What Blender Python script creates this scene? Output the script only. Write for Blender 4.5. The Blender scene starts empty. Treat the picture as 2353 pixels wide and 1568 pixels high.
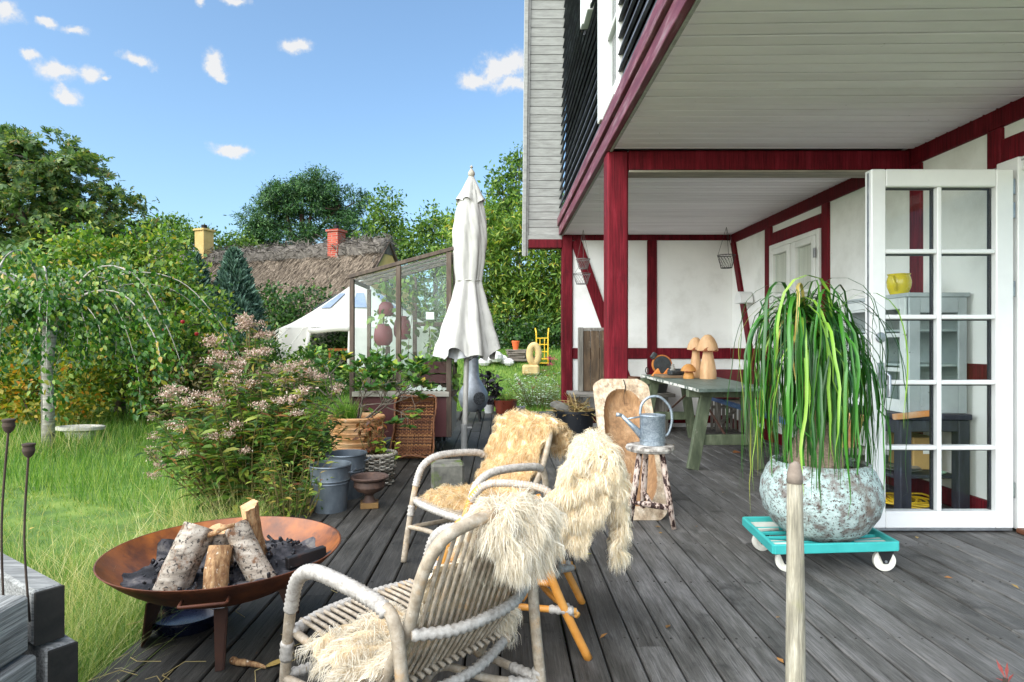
import bpy, math, random
import numpy as np
from mathutils import Vector, Matrix, Euler
random.seed(7); RNG = np.random.default_rng(11)
R = math.radians; PI = math.pi
SC = bpy.context.scene; COL = SC.collection
H = 1.2; FP = 1425.0; CX, CY = 1149.0, 790.4   # eye height, focal length and vanishing point in picture units (2353 wide)

# ---------------------------------------------------------------- camera
cd = bpy.data.cameras.new('camera'); cam = bpy.data.objects.new('camera', cd); COL.objects.link(cam)
cam.location = (0, 0, H); cam.rotation_euler = (R(90), 0, 0)
cd.sensor_width = 36.0; cd.lens = 36.0 * FP / 2353.0
cd.shift_x = (1176.5 - CX) / 2353.0; cd.shift_y = (CY - 784.0) / 2353.0
cd.clip_start = 0.05; cd.clip_end = 2000
SC.camera = cam

# ---------------------------------------------------------------- sun, sky, exposure
SUN_EL, SUN_AZ = 38.0, 226.0      # azimuth clockwise from +Y (view direction)
def sun_dir():
    e, a = R(SUN_EL), R(SUN_AZ)
    return Vector((math.sin(a) * math.cos(e), math.cos(a) * math.cos(e), math.sin(e)))
sd = bpy.data.lights.new('sun', 'SUN'); sun = bpy.data.objects.new('sun', sd); COL.objects.link(sun)
sd.energy = 1.95; sd.angle = R(110); sd.color = (1.0, 0.975, 0.94)
sun.rotation_euler = sun_dir().to_track_quat('Z', 'Y').to_euler(); sun.location = (-3, -4, 12)
SC.view_settings.view_transform = 'Standard'; SC.view_settings.look = 'None'
SC.view_settings.exposure = 2.1; SC.view_settings.gamma = 1.0; SC.view_settings.use_curve_mapping = False

wd = bpy.data.worlds.new('World'); SC.world = wd; wd.use_nodes = True
W = wd.node_tree; W.nodes.clear()
def wn(t, **k):
    n = W.nodes.new(t)
    for a, b in k.items(): setattr(n, a, b)
    return n
def wmath(op, a, b=None, c=None, clamp=False):
    n = wn('ShaderNodeMath', operation=op, use_clamp=clamp)
    for i, v in enumerate((a, b, c)):
        if v is None: continue
        if isinstance(v, (int, float)): n.inputs[i].default_value = v
        else: W.links.new(v, n.inputs[i])
    return n.outputs[0]
sky = wn('ShaderNodeTexSky', sky_type='NISHITA', sun_disc=False)
sky.sun_elevation = R(SUN_EL); sky.sun_rotation = R(SUN_AZ); sky.air_density = 1.0; sky.dust_density = 2.2; sky.ozone_density = 3.0
hs = wn('ShaderNodeHueSaturation'); hs.inputs['Saturation'].default_value = .96; hs.inputs['Value'].default_value = 1.0
tn = wn('ShaderNodeMixRGB', blend_type='MULTIPLY'); tn.inputs[0].default_value = 1; tn.inputs[2].default_value = (.86, 1.0, 1.0, 1); W.links.new(sky.outputs[0], tn.inputs[1]); W.links.new(tn.outputs[0], hs.inputs['Color'])
tc = wn('ShaderNodeTexCoord')
nz = wn('ShaderNodeTexNoise'); nz.inputs['Scale'].default_value = 14; nz.inputs['Detail'].default_value = 6; nz.inputs['Roughness'].default_value = .6
W.links.new(tc.outputs['Generated'], nz.inputs['Vector'])
nsub = wn('ShaderNodeVectorMath', operation='SUBTRACT'); W.links.new(nz.outputs['Color'], nsub.inputs[0]); nsub.inputs[1].default_value = (.5, .5, .5)
nsc = wn('ShaderNodeVectorMath', operation='SCALE'); W.links.new(nsub.outputs[0], nsc.inputs[0]); nsc.inputs['Scale'].default_value = .05
nad = wn('ShaderNodeVectorMath', operation='ADD'); W.links.new(tc.outputs['Generated'], nad.inputs[0]); W.links.new(nsc.outputs[0], nad.inputs[1])
sx = wn('ShaderNodeSeparateXYZ'); W.links.new(nad.outputs[0], sx.inputs[0])
az = wmath('ARCTAN2', sx.outputs[0], sx.outputs[1]); el = wmath('ARCSINE', wmath('MINIMUM', wmath('MAXIMUM', sx.outputs[2], -1.0), 1.0))
ae = wn('ShaderNodeCombineXYZ'); W.links.new(az, ae.inputs[0]); W.links.new(el, ae.inputs[1])
def aedir(x, y):
    v = Vector(((x - CX) / FP, 1.0, (CY - y) / FP)).normalized()
    return math.atan2(v.x, v.y), math.asin(v.z)
CL = [(20, 22, 42, 34), (104, 45, 22, 14), (163, 66, 34, 13), (57, 129, 26, 13), (130, 165, 62, 28), (200, 175, 38, 26), (150, 222, 36, 18), (240, 180, 14, 8),
      (326, 134, 42, 17), (498, 150, 24, 26), (512, 174, 12, 14), (678, 99, 36, 19), (535, 339, 42, 15), (1165, 150, 46, 38), (1100, 178, 46, 24), (1180, 190, 40, 20), (464, 10, 12, 14), (548, 6, 28, 14)]
rr = random.Random(3)
EXTRA = [(rr.uniform(.95, 5.4), rr.uniform(.1, 1.1), rr.uniform(.02, .06), rr.uniform(.012, .03)) for _ in range(26)]
dmin = None
def addc(a0, e0, wa, we):
    global dmin
    s = wn('ShaderNodeVectorMath', operation='SUBTRACT'); W.links.new(ae.outputs[0], s.inputs[0]); s.inputs[1].default_value = (a0, e0, 0)
    m = wn('ShaderNodeVectorMath', operation='MULTIPLY'); W.links.new(s.outputs[0], m.inputs[0]); m.inputs[1].default_value = (1 / wa, 1 / we, 0)
    l = wn('ShaderNodeVectorMath', operation='LENGTH'); W.links.new(m.outputs[0], l.inputs[0])
    dmin = l.outputs['Value'] if dmin is None else wmath('MINIMUM', dmin, l.outputs['Value'])
for (x, y, w_, h_) in CL:
    a0, e0 = aedir(x, y); a1, _ = aedir(x + w_, y); _, e1 = aedir(x, y - h_)
    addc(a0, e0, max(abs(a1 - a0) * 1.1, .006), max(abs(e1 - e0) * 1.1, .005))
for (a0, e0, wa, we) in EXTRA:
    a0 = a0 if a0 < PI else a0 - 2 * PI
    addc(a0, e0, wa, we)
nz2 = wn('ShaderNodeTexNoise'); nz2.inputs['Scale'].default_value = 34; nz2.inputs['Detail'].default_value = 8; nz2.inputs['Roughness'].default_value = .65; W.links.new(tc.outputs['Generated'], nz2.inputs['Vector'])
cf = wmath('SUBTRACT', wmath('MULTIPLY_ADD', nz2.outputs['Fac'], 2.2, .15), dmin)
cf = wmath('MULTIPLY', cf, 1.35, clamp=True)
cf = wmath('SMOOTHSTEP', cf, None) if False else wmath('MULTIPLY', cf, cf)
cf = wmath('MULTIPLY', cf, .95)
mixc = wn('ShaderNodeMixRGB'); W.links.new(cf, mixc.inputs[0]); W.links.new(hs.outputs[0], mixc.inputs[1]); mixc.inputs[2].default_value = (3.2, 3.2, 3.2, 1)
bg = wn('ShaderNodeBackground'); bg.inputs['Strength'].default_value = 0.066
W.links.new(mixc.outputs[0], bg.inputs['Color'])
wo = wn('ShaderNodeOutputWorld'); W.links.new(bg.outputs[0], wo.inputs[0])
SC.cycles.use_denoising = True
SC.cycles.max_bounces = 6; SC.cycles.diffuse_bounces = 4; SC.cycles.glossy_bounces = 3; SC.cycles.transparent_max_bounces = 14

# ---------------------------------------------------------------- layout helpers (sight line + real distance -> place)
def at(x, y, Y): return Vector(((x - CX) * Y / FP, Y, H - (y - CY) * Y / FP))
def gr(x, y, z=0.0):
    Y = (H - z) * FP / (y - CY); return Vector(((x - CX) * Y / FP, Y, z))

# ---------------------------------------------------------------- objects
ORG = {}
def thing(name, label, cat, loc=(0, 0, 0), rz=0.0, group=None):
    o = bpy.data.objects.new(name, None); COL.objects.link(o); o.location = loc; o.rotation_euler = (0, 0, rz)
    o.empty_display_size = .05
    o['label'] = label; o['category'] = cat
    if group: o['group'] = group
    ORG[o.name] = Vector(loc); return o
def tag(o, label, cat, group=None):
    o['label'] = label; o['category'] = cat
    if group: o['group'] = group
    return o
def copy_tree(o, parent=None):
    c = o.copy(); COL.objects.link(c); c.parent = parent
    ORG[c.name] = ORG.get(o.name, Vector())
    for ch in o.children: copy_tree(ch, c)
    return c
def linkmesh(name, me, m, parent=None, kind=None):
    o = bpy.data.objects.new(name, me); COL.objects.link(o)
    if m: me.materials.append(m)
    if parent is not None:
        o.parent = parent; ORG[o.name] = ORG.get(parent.name, Vector())
    else: ORG[o.name] = Vector()
    if kind: o['kind'] = kind
    return o

class MB:
    def __init__(s): s.v = []; s.f = []
    def add(s, vs, fs):
        k = len(s.v); s.v += [Vector(p) for p in vs]; s.f += [tuple(i + k for i in f) for f in fs]; return s
    def cbox(s, c, d, b=.003, M=None):
        hx, hy, hz = d[0] / 2, d[1] / 2, d[2] / 2; b = min(b, hx * .45, hy * .45, hz * .45)
        vs = []; ix = {}
        for sx_ in (-1, 1):
            for sy in (-1, 1):
                for sz in (-1, 1):
                    ix[sx_, sy, sz] = len(vs)
                    vs += [Vector((sx_ * hx, sy * (hy - b), sz * (hz - b))), Vector((sx_ * (hx - b), sy * hy, sz * (hz - b))), Vector((sx_ * (hx - b), sy * (hy - b), sz * hz))]
        fs = []
        for a in range(3):
            o1, o2 = [k for k in range(3) if k != a]
            for sg in (-1, 1):
                q = []
                for (p, r) in ((-1, -1), (1, -1), (1, 1), (-1, 1)):
                    k = [0, 0, 0]; k[a] = sg; k[o1] = p; k[o2] = r; q.append(ix[tuple(k)] + a)
                fs.append(q)
            for p in (-1, 1):
                for r in (-1, 1):
                    k0 = [0, 0, 0]; k0[a] = -1; k0[o1] = p; k0[o2] = r; k1 = list(k0); k1[a] = 1
                    fs.append([ix[tuple(k0)] + o1, ix[tuple(k1)] + o1, ix[tuple(k1)] + o2, ix[tuple(k0)] + o2])
        for k, i in ix.items(): fs.append([i, i + 1, i + 2])
        out = []
        for f in fs:
            p = [vs[i] for i in f]; n = (p[1] - p[0]).cross(p[2] - p[0]); cc = sum(p, Vector()) / len(p)
            out.append(tuple(f) if n.dot(cc) > 0 else tuple(reversed(f)))
        M4 = Matrix.Translation(Vector(c)) @ (M.to_4x4() if M is not None else Matrix.Identity(4))
        return s.add([M4 @ p for p in vs], out)
    def box(s, x0, x1, y0, y1, z0, z1, b=.003):
        return s.cbox(((x0 + x1) / 2, (y0 + y1) / 2, (z0 + z1) / 2), (abs(x1 - x0), abs(y1 - y0), abs(z1 - z0)), b)
    def hexa(s, p):   # 8 points: bottom 4 (ccw), top 4
        return s.add(p, [(3, 2, 1, 0), (4, 5, 6, 7), (0, 1, 5, 4), (1, 2, 6, 5), (2, 3, 7, 6), (3, 0, 4, 7)])
    def bar(s, a, b, w, t, up=(0, 0, 1), ch=.003):
        a, b = Vector(a), Vector(b); z = (b - a); L = z.length; z.normalize(); up = Vector(up)
        x = up.cross(z)
        if x.length < 1e-4: x = Vector((1, 0, 0)).cross(z)
        x.normalize(); y = z.cross(x)
        M = Matrix((x, y, z)).transposed()
        return s.cbox((a + b) / 2, (w, t, L), ch, M)
    def tube(s, path, r, seg=8, cap=True):
        P = [Vector(p) for p in path]; n = len(P)
        rs = r if isinstance(r, (list, tuple)) else [r] * n
        T = []
        for i in range(n):
            t = P[min(i + 1, n - 1)] - P[max(i - 1, 0)]
            T.append(t.normalized() if t.length > 1e-9 else Vector((0, 0, 1)))
        nrm = T[0].orthogonal().normalized(); k = len(s.v)
        for i in range(n):
            if i > 0:
                ax = T[i - 1].cross(T[i])
                if ax.length > 1e-6:
                    nrm = Matrix.Rotation(T[i - 1].angle(T[i]), 3, ax.normalized()) @ nrm
            bn = T[i].cross(nrm)
            for j in range(seg):
                a = 2 * PI * j / seg
                s.v.append(P[i] + (nrm * math.cos(a) + bn * math.sin(a)) * rs[i])
        for i in range(n - 1):
            for j in range(seg):
                j2 = (j + 1) % seg
                s.f.append((k + i * seg + j, k + i * seg + j2, k + (i + 1) * seg + j2, k + (i + 1) * seg + j))
        if cap:
            s.f.append(tuple(k + j for j in reversed(range(seg)))); s.f.append(tuple(k + (n - 1) * seg + j for j in range(seg)))
        return s
    def lathe(s, prof, seg=32, c=(0, 0, 0), M=None, rot=0, rfun=None):
        k = len(s.v); c = Vector(c)
        for (r, z) in prof:
            for j in range(seg):
                a = 2 * PI * j / seg + rot; q = r * (rfun(a, z) if rfun else 1)
                p = Vector((q * math.cos(a), q * math.sin(a), z))
                s.v.append((M @ p if M is not None else p) + c)
        for i in range(len(prof) - 1):
            for j in range(seg):
                j2 = (j + 1) % seg
                s.f.append((k + i * seg + j, k + i * seg + j2, k + (i + 1) * seg + j2, k + (i + 1) * seg + j))
        if prof[0][0] < .003: s.f.append(tuple(k + j for j in reversed(range(seg))))
        if prof[-1][0] < .003: s.f.append(tuple(k + (len(prof) - 1) * seg + j for j in range(seg)))
        return s
    def prism(s, pts, d):   # planar polygon extruded along d
        n = len(pts); p = [Vector(q) for q in pts]; d = Vector(d)
        return s.add(p + [q + d for q in p], [tuple(reversed(range(n))), tuple(range(n, 2 * n))] + [(i, (i + 1) % n, (i + 1) % n + n, i + n) for i in range(n)])
    def build(s, name, m, parent=None, world=True, smooth=False, kind=None):
        o0 = ORG.get(parent.name, Vector()) if (parent is not None and world) else Vector()
        me = bpy.data.meshes.new(name)
        me.from_pydata([tuple(p - o0) for p in s.v], [], s.f); me.validate()
        import bmesh
        bm = bmesh.new(); bm.from_mesh(me); bmesh.ops.recalc_face_normals(bm, faces=bm.faces); bm.to_mesh(me); bm.free()
        if smooth:
            me.polygons.foreach_set('use_smooth', [True] * len(me.polygons))
            if smooth != 'all': me.set_sharp_from_angle(angle=R(smooth if not isinstance(smooth, bool) else 40))
        return linkmesh(name, me, m, parent, kind)

def cr(pts, n=8, closed=False):
    P = [Vector(p) for p in pts]; out = []; m = len(P)
    for i in range(m if closed else m - 1):
        if closed: p0, p1, p2, p3 = P[i - 1], P[i], P[(i + 1) % m], P[(i + 2) % m]
        else: p0, p1, p2, p3 = P[max(i - 1, 0)], P[i], P[i + 1], P[min(i + 2, m - 1)]
        for k in range(n):
            t = k / n
            out.append(.5 * ((2 * p1) + (p2 - p0) * t + (2 * p0 - 5 * p1 + 4 * p2 - p3) * t * t + (3 * p1 - p0 - 3 * p2 + p3) * t ** 3))
    if not closed: out.append(P[-1])
    return out

# numpy scatter of one template (all quads) into one mesh
def nrmz(a): return a / np.maximum(np.linalg.norm(a, axis=-1, keepdims=True), 1e-9)
def npmesh(name, V, F, m, parent=None, world=True, kind='stuff', smooth=False):
    o0 = np.array(ORG.get(parent.name, Vector())) if (parent is not None and world) else np.zeros(3)
    V = np.asarray(V, np.float32) - o0.astype(np.float32); F = np.asarray(F, np.int32); k = F.shape[1]
    me = bpy.data.meshes.new(name); me.vertices.add(len(V)); me.vertices.foreach_set('co', V.ravel().astype(np.float32))
    me.loops.add(F.size); me.loops.foreach_set('vertex_index', F.ravel())
    me.polygons.add(len(F)); me.polygons.foreach_set('loop_start', np.arange(0, F.size, k, dtype=np.int32))
    me.polygons.foreach_set('loop_total', np.full(len(F), k, np.int32))
    if smooth: me.polygons.foreach_set('use_smooth', np.ones(len(F), bool))
    me.update(calc_edges=True)
    return linkmesh(name, me, m, parent, kind)
def scatter(name, tmpl, pos, d, nv, sc, m, parent=None, world=True, kind='stuff', smooth=False):
    tv, tf = np.array(tmpl[0], float), np.array(tmpl[1], int)
    d = nrmz(np.asarray(d, float)); nv = np.asarray(nv, float); x = nrmz(np.cross(d, nv)); z = np.cross(x, d)
    sc = np.asarray(sc, float)
    if sc.ndim == 1: sc = np.repeat(sc[:, None], 3, 1)
    V = pos[:, None, :] + (tv[None, :, 0:1] * sc[:, None, 0:1]) * x[:, None, :] + (tv[None, :, 1:2] * sc[:, None, 1:2]) * d[:, None, :] + (tv[None, :, 2:3] * sc[:, None, 2:3]) * z[:, None, :]
    N, K = len(pos), len(tv)
    F = (tf[None] + (np.arange(N) * K)[:, None, None]).reshape(-1, tf.shape[1])
    return npmesh(name, V.reshape(-1, 3), F, m, parent, world, kind, smooth)
LEAF4 = ([(0, 0, 0), (.28, .45, .06), (0, 1, -.05), (-.28, .45, .06)], [(0, 1, 2, 3)])
LEAF6 = ([(0, 0, 0), (.25, .3, .07), (.22, .65, .04), (0, 1, -.12), (-.22, .65, .04), (-.25, .3, .07), (0, .33, 0), (0, .66, -.02)],
         [(0, 1, 2, 7), (0, 7, 4, 5), (7, 2, 3, 4), (0, 6, 7, 7)][:3])
LEAFW = ([(0, 0, 0), (.12, .35, .03), (.1, .7, -.02), (0, 1, -.1), (-.1, .7, -.02), (-.12, .35, .03)], [(0, 1, 2, 5), (5, 2, 3, 4)])   # willow-like
def blade_t(bend, short=False):
    vs = []
    for t in ((0, .55, 1.0) if short else (0, .4, .75, 1.0)):
        w = .5 * (1 - t) ** .7 if t < 1 else .03
        vs += [(-w, t * (1 - .25 * bend * t), bend * t * t), (w, t * (1 - .25 * bend * t), bend * t * t)]
    return (vs, [(0, 1, 3, 2), (2, 3, 5, 4), (4, 5, 7, 6)][:2 if short else 3])

# ---------------------------------------------------------------- materials
MATS = {}
def lin(c):
    if isinstance(c, str):
        c = [int(c[i:i + 2], 16) / 255 for i in (0, 2, 4)]
        return tuple((v / 12.92 if v <= .04045 else ((v + .055) / 1.055) ** 2.4) for v in c) + (1,)
    return tuple(c) + (1,)
def mat(name, stops, rough=.6, scale=6, stretch=(1, 1, 1), detail=6, bump=0.0, bscale=None, metal=0.0, orand=0.0, spec=.5, grain=None, distort=0.0, spots=None, coat=0, gx=None, fine=None):
    """stops: list of (pos, colour). grain: (scale vec, strength) second stretched noise multiplied in; spots: (scale, lo, hi, colour); gx: (x0,x1,mult0,mult1)"""
    if name in MATS: return MATS[name]
    m = bpy.data.materials.new(name); m.use_nodes = True; N = m.node_tree; L = N.links
    p = N.nodes['Principled BSDF']; MATS[name] = m
    def new(t, **k):
        n = N.nodes.new(t)
        for a, b in k.items(): setattr(n, a, b)
        return n
    tcn = new('ShaderNodeTexCoord'); oi = new('ShaderNodeObjectInfo')
    mul = new('ShaderNodeVectorMath', operation='SCALE'); cmb = new('ShaderNodeCombineXYZ')
    for i in range(3): L.new(oi.outputs['Random'], cmb.inputs[i])
    L.new(cmb.outputs[0], mul.inputs[0]); mul.inputs['Scale'].default_value = 53.0
    ad = new('ShaderNodeVectorMath', operation='ADD'); L.new(tcn.outputs['Object'], ad.inputs[0]); L.new(mul.outputs[0], ad.inputs[1])
    vec = ad.outputs[0] if orand > 0 else tcn.outputs['Object']
    mp = new('ShaderNodeMapping'); mp.inputs['Scale'].default_value = stretch; L.new(vec, mp.inputs['Vector'])
    n1 = new('ShaderNodeTexNoise'); n1.inputs['Scale'].default_value = scale; n1.inputs['Detail'].default_value = detail; n1.inputs['Roughness'].default_value = .62; n1.inputs['Distortion'].default_value = distort
    L.new(mp.outputs[0], n1.inputs['Vector'])
    rp = new('ShaderNodeValToRGB'); e = rp.color_ramp.elements
    e[0].position, e[0].color = stops[0][0], lin(stops[0][1]); e[1].position, e[1].color = stops[-1][0], lin(stops[-1][1])
    for (q, c) in stops[1:-1]: x = e.new(q); x.color = lin(c)
    L.new(n1.outputs['Fac'], rp.inputs[0]); col = rp.outputs[0]
    hsrc = n1.outputs['Fac']
    if grain:
        mg = new('ShaderNodeMapping'); mg.inputs['Scale'].default_value = grain[0]; L.new(vec, mg.inputs['Vector'])
        ng = new('ShaderNodeTexNoise'); ng.inputs['Scale'].default_value = 1; ng.inputs['Detail'].default_value = 5; ng.inputs['Roughness'].default_value = .7; ng.inputs['Distortion'].default_value = .6; L.new(mg.outputs[0], ng.inputs['Vector'])
        mr = new('ShaderNodeMapRange'); mr.inputs[1].default_value = .3; mr.inputs[2].default_value = .7; mr.inputs[3].default_value = 1 - grain[1]; mr.inputs[4].default_value = 1 + grain[1] * .6
        L.new(ng.outputs['Fac'], mr.inputs[0])
        mx = new('ShaderNodeMixRGB', blend_type='MULTIPLY'); mx.inputs[0].default_value = 1; L.new(col, mx.inputs[1]); L.new(mr.outputs[0], mx.inputs[2]); col = mx.outputs[0]; hsrc = ng.outputs['Fac']
    if spots:
        ns = new('ShaderNodeTexNoise'); ns.inputs['Scale'].default_value = spots[0]; ns.inputs['Detail'].default_value = 5; ns.inputs['Roughness'].default_value = .65; L.new(vec, ns.inputs['Vector'])
        m2 = new('ShaderNodeMapRange'); m2.inputs[1].default_value = spots[1]; m2.inputs[2].default_value = spots[2]; L.new(ns.outputs['Fac'], m2.inputs[0])
        mx = new('ShaderNodeMixRGB'); L.new(m2.outputs[0], mx.inputs[0]); L.new(col, mx.inputs[1]); mx.inputs[2].default_value = lin(spots[3]); col = mx.outputs[0]
    if fine:   # (scale, lo, hi, colour) finer second set of marks
        ns = new('ShaderNodeTexNoise'); ns.inputs['Scale'].default_value = fine[0]; ns.inputs['Detail'].default_value = 3; ns.inputs['Roughness'].default_value = .7; L.new(vec, ns.inputs['Vector'])
        m2 = new('ShaderNodeMapRange'); m2.inputs[1].default_value = fine[1]; m2.inputs[2].default_value = fine[2]; L.new(ns.outputs['Fac'], m2.inputs[0])
        mx = new('ShaderNodeMixRGB'); L.new(m2.outputs[0], mx.inputs[0]); L.new(col, mx.inputs[1]); mx.inputs[2].default_value = lin(fine[3]); col = mx.outputs[0]
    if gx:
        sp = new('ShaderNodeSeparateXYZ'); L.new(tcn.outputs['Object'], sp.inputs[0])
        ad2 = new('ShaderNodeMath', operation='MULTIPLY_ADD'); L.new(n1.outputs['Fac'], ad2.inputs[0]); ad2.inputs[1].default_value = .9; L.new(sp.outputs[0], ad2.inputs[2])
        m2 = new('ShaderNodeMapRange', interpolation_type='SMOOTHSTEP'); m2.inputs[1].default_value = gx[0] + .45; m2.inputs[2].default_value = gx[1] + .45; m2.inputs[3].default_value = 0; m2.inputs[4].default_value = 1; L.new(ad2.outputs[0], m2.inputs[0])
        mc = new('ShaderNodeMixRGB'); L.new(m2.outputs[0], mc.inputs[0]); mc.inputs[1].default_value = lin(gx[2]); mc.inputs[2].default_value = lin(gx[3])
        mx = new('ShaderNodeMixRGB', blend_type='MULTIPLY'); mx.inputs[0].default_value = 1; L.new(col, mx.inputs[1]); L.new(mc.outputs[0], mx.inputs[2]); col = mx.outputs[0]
    if orand > 0:
        h = new('ShaderNodeHueSaturation'); mr = new('ShaderNodeMapRange'); mr.inputs[3].default_value = 1 - orand; mr.inputs[4].default_value = 1 + orand
        L.new(oi.outputs['Random'], mr.inputs[0]); L.new(mr.outputs[0], h.inputs['Value']); L.new(col, h.inputs['Color']); col = h.outputs[0]
    L.new(col, p.inputs['Base Color']); p.inputs['Metallic'].default_value = metal; p.inputs['Specular IOR Level'].default_value = spec
    if coat: p.inputs['Coat Weight'].default_value = coat; p.inputs['Coat Roughness'].default_value = .12
    rm = new('ShaderNodeMapRange'); rm.inputs[3].default_value = max(rough - .12, .03); rm.inputs[4].default_value = min(rough + .12, 1); L.new(n1.outputs['Fac'], rm.inputs[0]); L.new(rm.outputs[0], p.inputs['Roughness'])
    if bump:
        b = new('ShaderNodeBump'); b.inputs['Strength'].default_value = min(bump, 1); b.inputs['Distance'].default_value = .004 if bump <= 1 else .004 * bump
        if bscale:
            nb = new('ShaderNodeTexNoise'); nb.inputs['Scale'].default_value = bscale; nb.inputs['Detail'].default_value = 4; L.new(vec, nb.inputs['Vector']); hsrc = nb.outputs['Fac']
        L.new(hsrc, b.inputs['Height']); L.new(b.outputs[0], p.inputs['Normal'])
    return m
def leafm(name, stops, trans=.25, rough=.5, tint=(1.0, 1.1, .6), spec=.4):
    if name in MATS: return MATS[name]
    m = bpy.data.materials.new(name); m.use_nodes = True; N = m.node_tree; L = N.links; MATS[name] = m
    p = N.nodes['Principled BSDF']; out = N.nodes['Material Output']
    g = N.nodes.new('ShaderNodeNewGeometry'); rp = N.nodes.new('ShaderNodeValToRGB'); e = rp.color_ramp.elements
    e[0].position, e[0].color = stops[0][0], lin(stops[0][1]); e[1].position, e[1].color = stops[-1][0], lin(stops[-1][1])
    for (q, c) in stops[1:-1]: x = e.new(q); x.color = lin(c)
    L.new(g.outputs['Random Per Island'], rp.inputs[0]); L.new(rp.outputs[0], p.inputs['Base Color'])
    p.inputs['Roughness'].default_value = rough; p.inputs['Specular IOR Level'].default_value = spec
    if trans:
        t = N.nodes.new('ShaderNodeBsdfTranslucent'); mx = N.nodes.new('ShaderNodeMixRGB'); mx.blend_type = 'MULTIPLY'; mx.inputs[0].default_value = 1
        L.new(rp.outputs[0], mx.inputs[1]); mx.inputs[2].default_value = (tint[0] * 1.5, tint[1] * 1.5, tint[2] * 1.5, 1); L.new(mx.outputs[0], t.inputs['Color'])
        ms = N.nodes.new('ShaderNodeMixShader'); ms.inputs[0].default_value = trans; L.new(p.outputs[0], ms.inputs[1]); L.new(t.outputs[0], ms.inputs[2]); L.new(ms.outputs[0], out.inputs[0])
    return m
def glassm(name, refl=.07, tint=(.96, .98, .97), rough=.01):
    if name in MATS: return MATS[name]
    m = bpy.data.materials.new(name); m.use_nodes = True; N = m.node_tree; L = N.links; MATS[name] = m
    out = N.nodes['Material Output']; N.nodes.remove(N.nodes['Principled BSDF'])
    t = N.nodes.new('ShaderNodeBsdfTransparent'); t.inputs[0].default_value = tint + (1,)
    g = N.nodes.new('ShaderNodeBsdfGlossy'); g.inputs['Roughness'].default_value = rough
    lw = N.nodes.new('ShaderNodeLayerWeight'); lw.inputs[0].default_value = .5
    pw = N.nodes.new('ShaderNodeMath'); pw.operation = 'POWER'; pw.inputs[1].default_value = 5.0; L.new(lw.outputs['Facing'], pw.inputs[0])
    ad = N.nodes.new('ShaderNodeMath'); ad.operation = 'MULTIPLY_ADD'; ad.inputs[1].default_value = .45; ad.inputs[2].default_value = .015 + refl; ad.use_clamp = True; L.new(pw.outputs[0], ad.inputs[0])
    ms = N.nodes.new('ShaderNodeMixShader'); L.new(ad.outputs[0], ms.inputs[0]); L.new(t.outputs[0], ms.inputs[1]); L.new(g.outputs[0], ms.inputs[2]); L.new(ms.outputs[0], out.inputs[0])
    return m
# ================================================================ the setting: ground, deck, house
M_red = mat('red_timber', [(.3, '540c17'), (.55, '6a1420'), (.75, '7f2430')], .62, 3, (6, 6, 1), bump=.8, grain=((75, 75, 2.5), .55), orand=.12, spots=(5, .60, .75, '4a0f18'), spec=.15)
M_redold = mat('weathered_red_paint', [(.3, '572030'), (.5, '6e3442'), (.72, '93757d')], .6, 3, (8, 1, 8), bump=.6, grain=((40, 2, 40), .4), orand=.08)
M_wall = mat('limewashed_wall', [(.3, 'd4d3cf'), (.5, 'ebebe9'), (.75, 'f3f3f1')], .85, 1.3, bump=1.6, bscale=7, spots=(18, .70, .78, 'c4bfb2'), spec=.15, fine=(60, .74, .78, 'b0a897'))
M_ceil = mat('soffit_paint', [(.25, 'e4dde2'), (.5, 'eee8ed'), (.75, 'f5f0f4')], .7, 1.2, (1, 4, 4), bump=.15, orand=.05, spots=(14, .70, .76, '8d887a'))
M_verge = mat('weathered_white_board', [(.25, '8f8e8a'), (.5, 'a3a3a0'), (.75, 'b1b1ae')], .75, 3, (2, 10, 10), bump=.5, grain=((3, 34, 34), .22), orand=.07)
M_black = mat('tarred_weatherboard', [(.25, '28292e'), (.5, '45474f'), (.75, '7a7f8a')], .55, 4, (8, 1, 8), bump=.7, grain=((50, 2.5, 50), .5), orand=.2)
M_white = mat('white_gloss_paint', [(.3, 'dcdcdc'), (.7, 'e8e8e7')], .38, 3, bump=.05, spec=.5)
M_whitew = mat('white_window_paint', [(.3, 'd3d3d0'), (.7, 'e2e2df')], .5, 3, bump=.15)
M_glass = glassm('window_glass', .0)
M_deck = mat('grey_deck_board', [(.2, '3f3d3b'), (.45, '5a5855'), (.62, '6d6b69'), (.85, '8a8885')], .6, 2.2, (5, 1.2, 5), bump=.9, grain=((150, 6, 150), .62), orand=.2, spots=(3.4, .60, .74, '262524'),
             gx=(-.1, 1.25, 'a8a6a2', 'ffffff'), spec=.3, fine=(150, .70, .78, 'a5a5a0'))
M_dark = mat('dark_void', [(0, '101010'), (1, '181614')], .9)
M_soil = mat('garden_soil', [(.3, '3d5a1e'), (.5, '577428'), (.7, '768a3a')], .95, 3, bump=.5)
M_steel = mat('galvanised_fitting', [(.3, '8c8f94'), (.7, 'b4b7bb')], .4, 20, metal=.8)

def sstep(a, b, x):
    t = np.clip((np.asarray(x, float) - a) / (b - a), 0, 1); return t * t * (3 - 2 * t)
def gz(x, y):
    x = np.asarray(x, float); y = np.asarray(y, float)
    return -.15 + .55 * sstep(8.5, 18, y) + .72 * sstep(10.9, 15, y) * sstep(-3.2, -.6, x) + .02 * np.sin(x * 1.7 + y * .6) * sstep(-1.6, -2.2, x)
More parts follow.
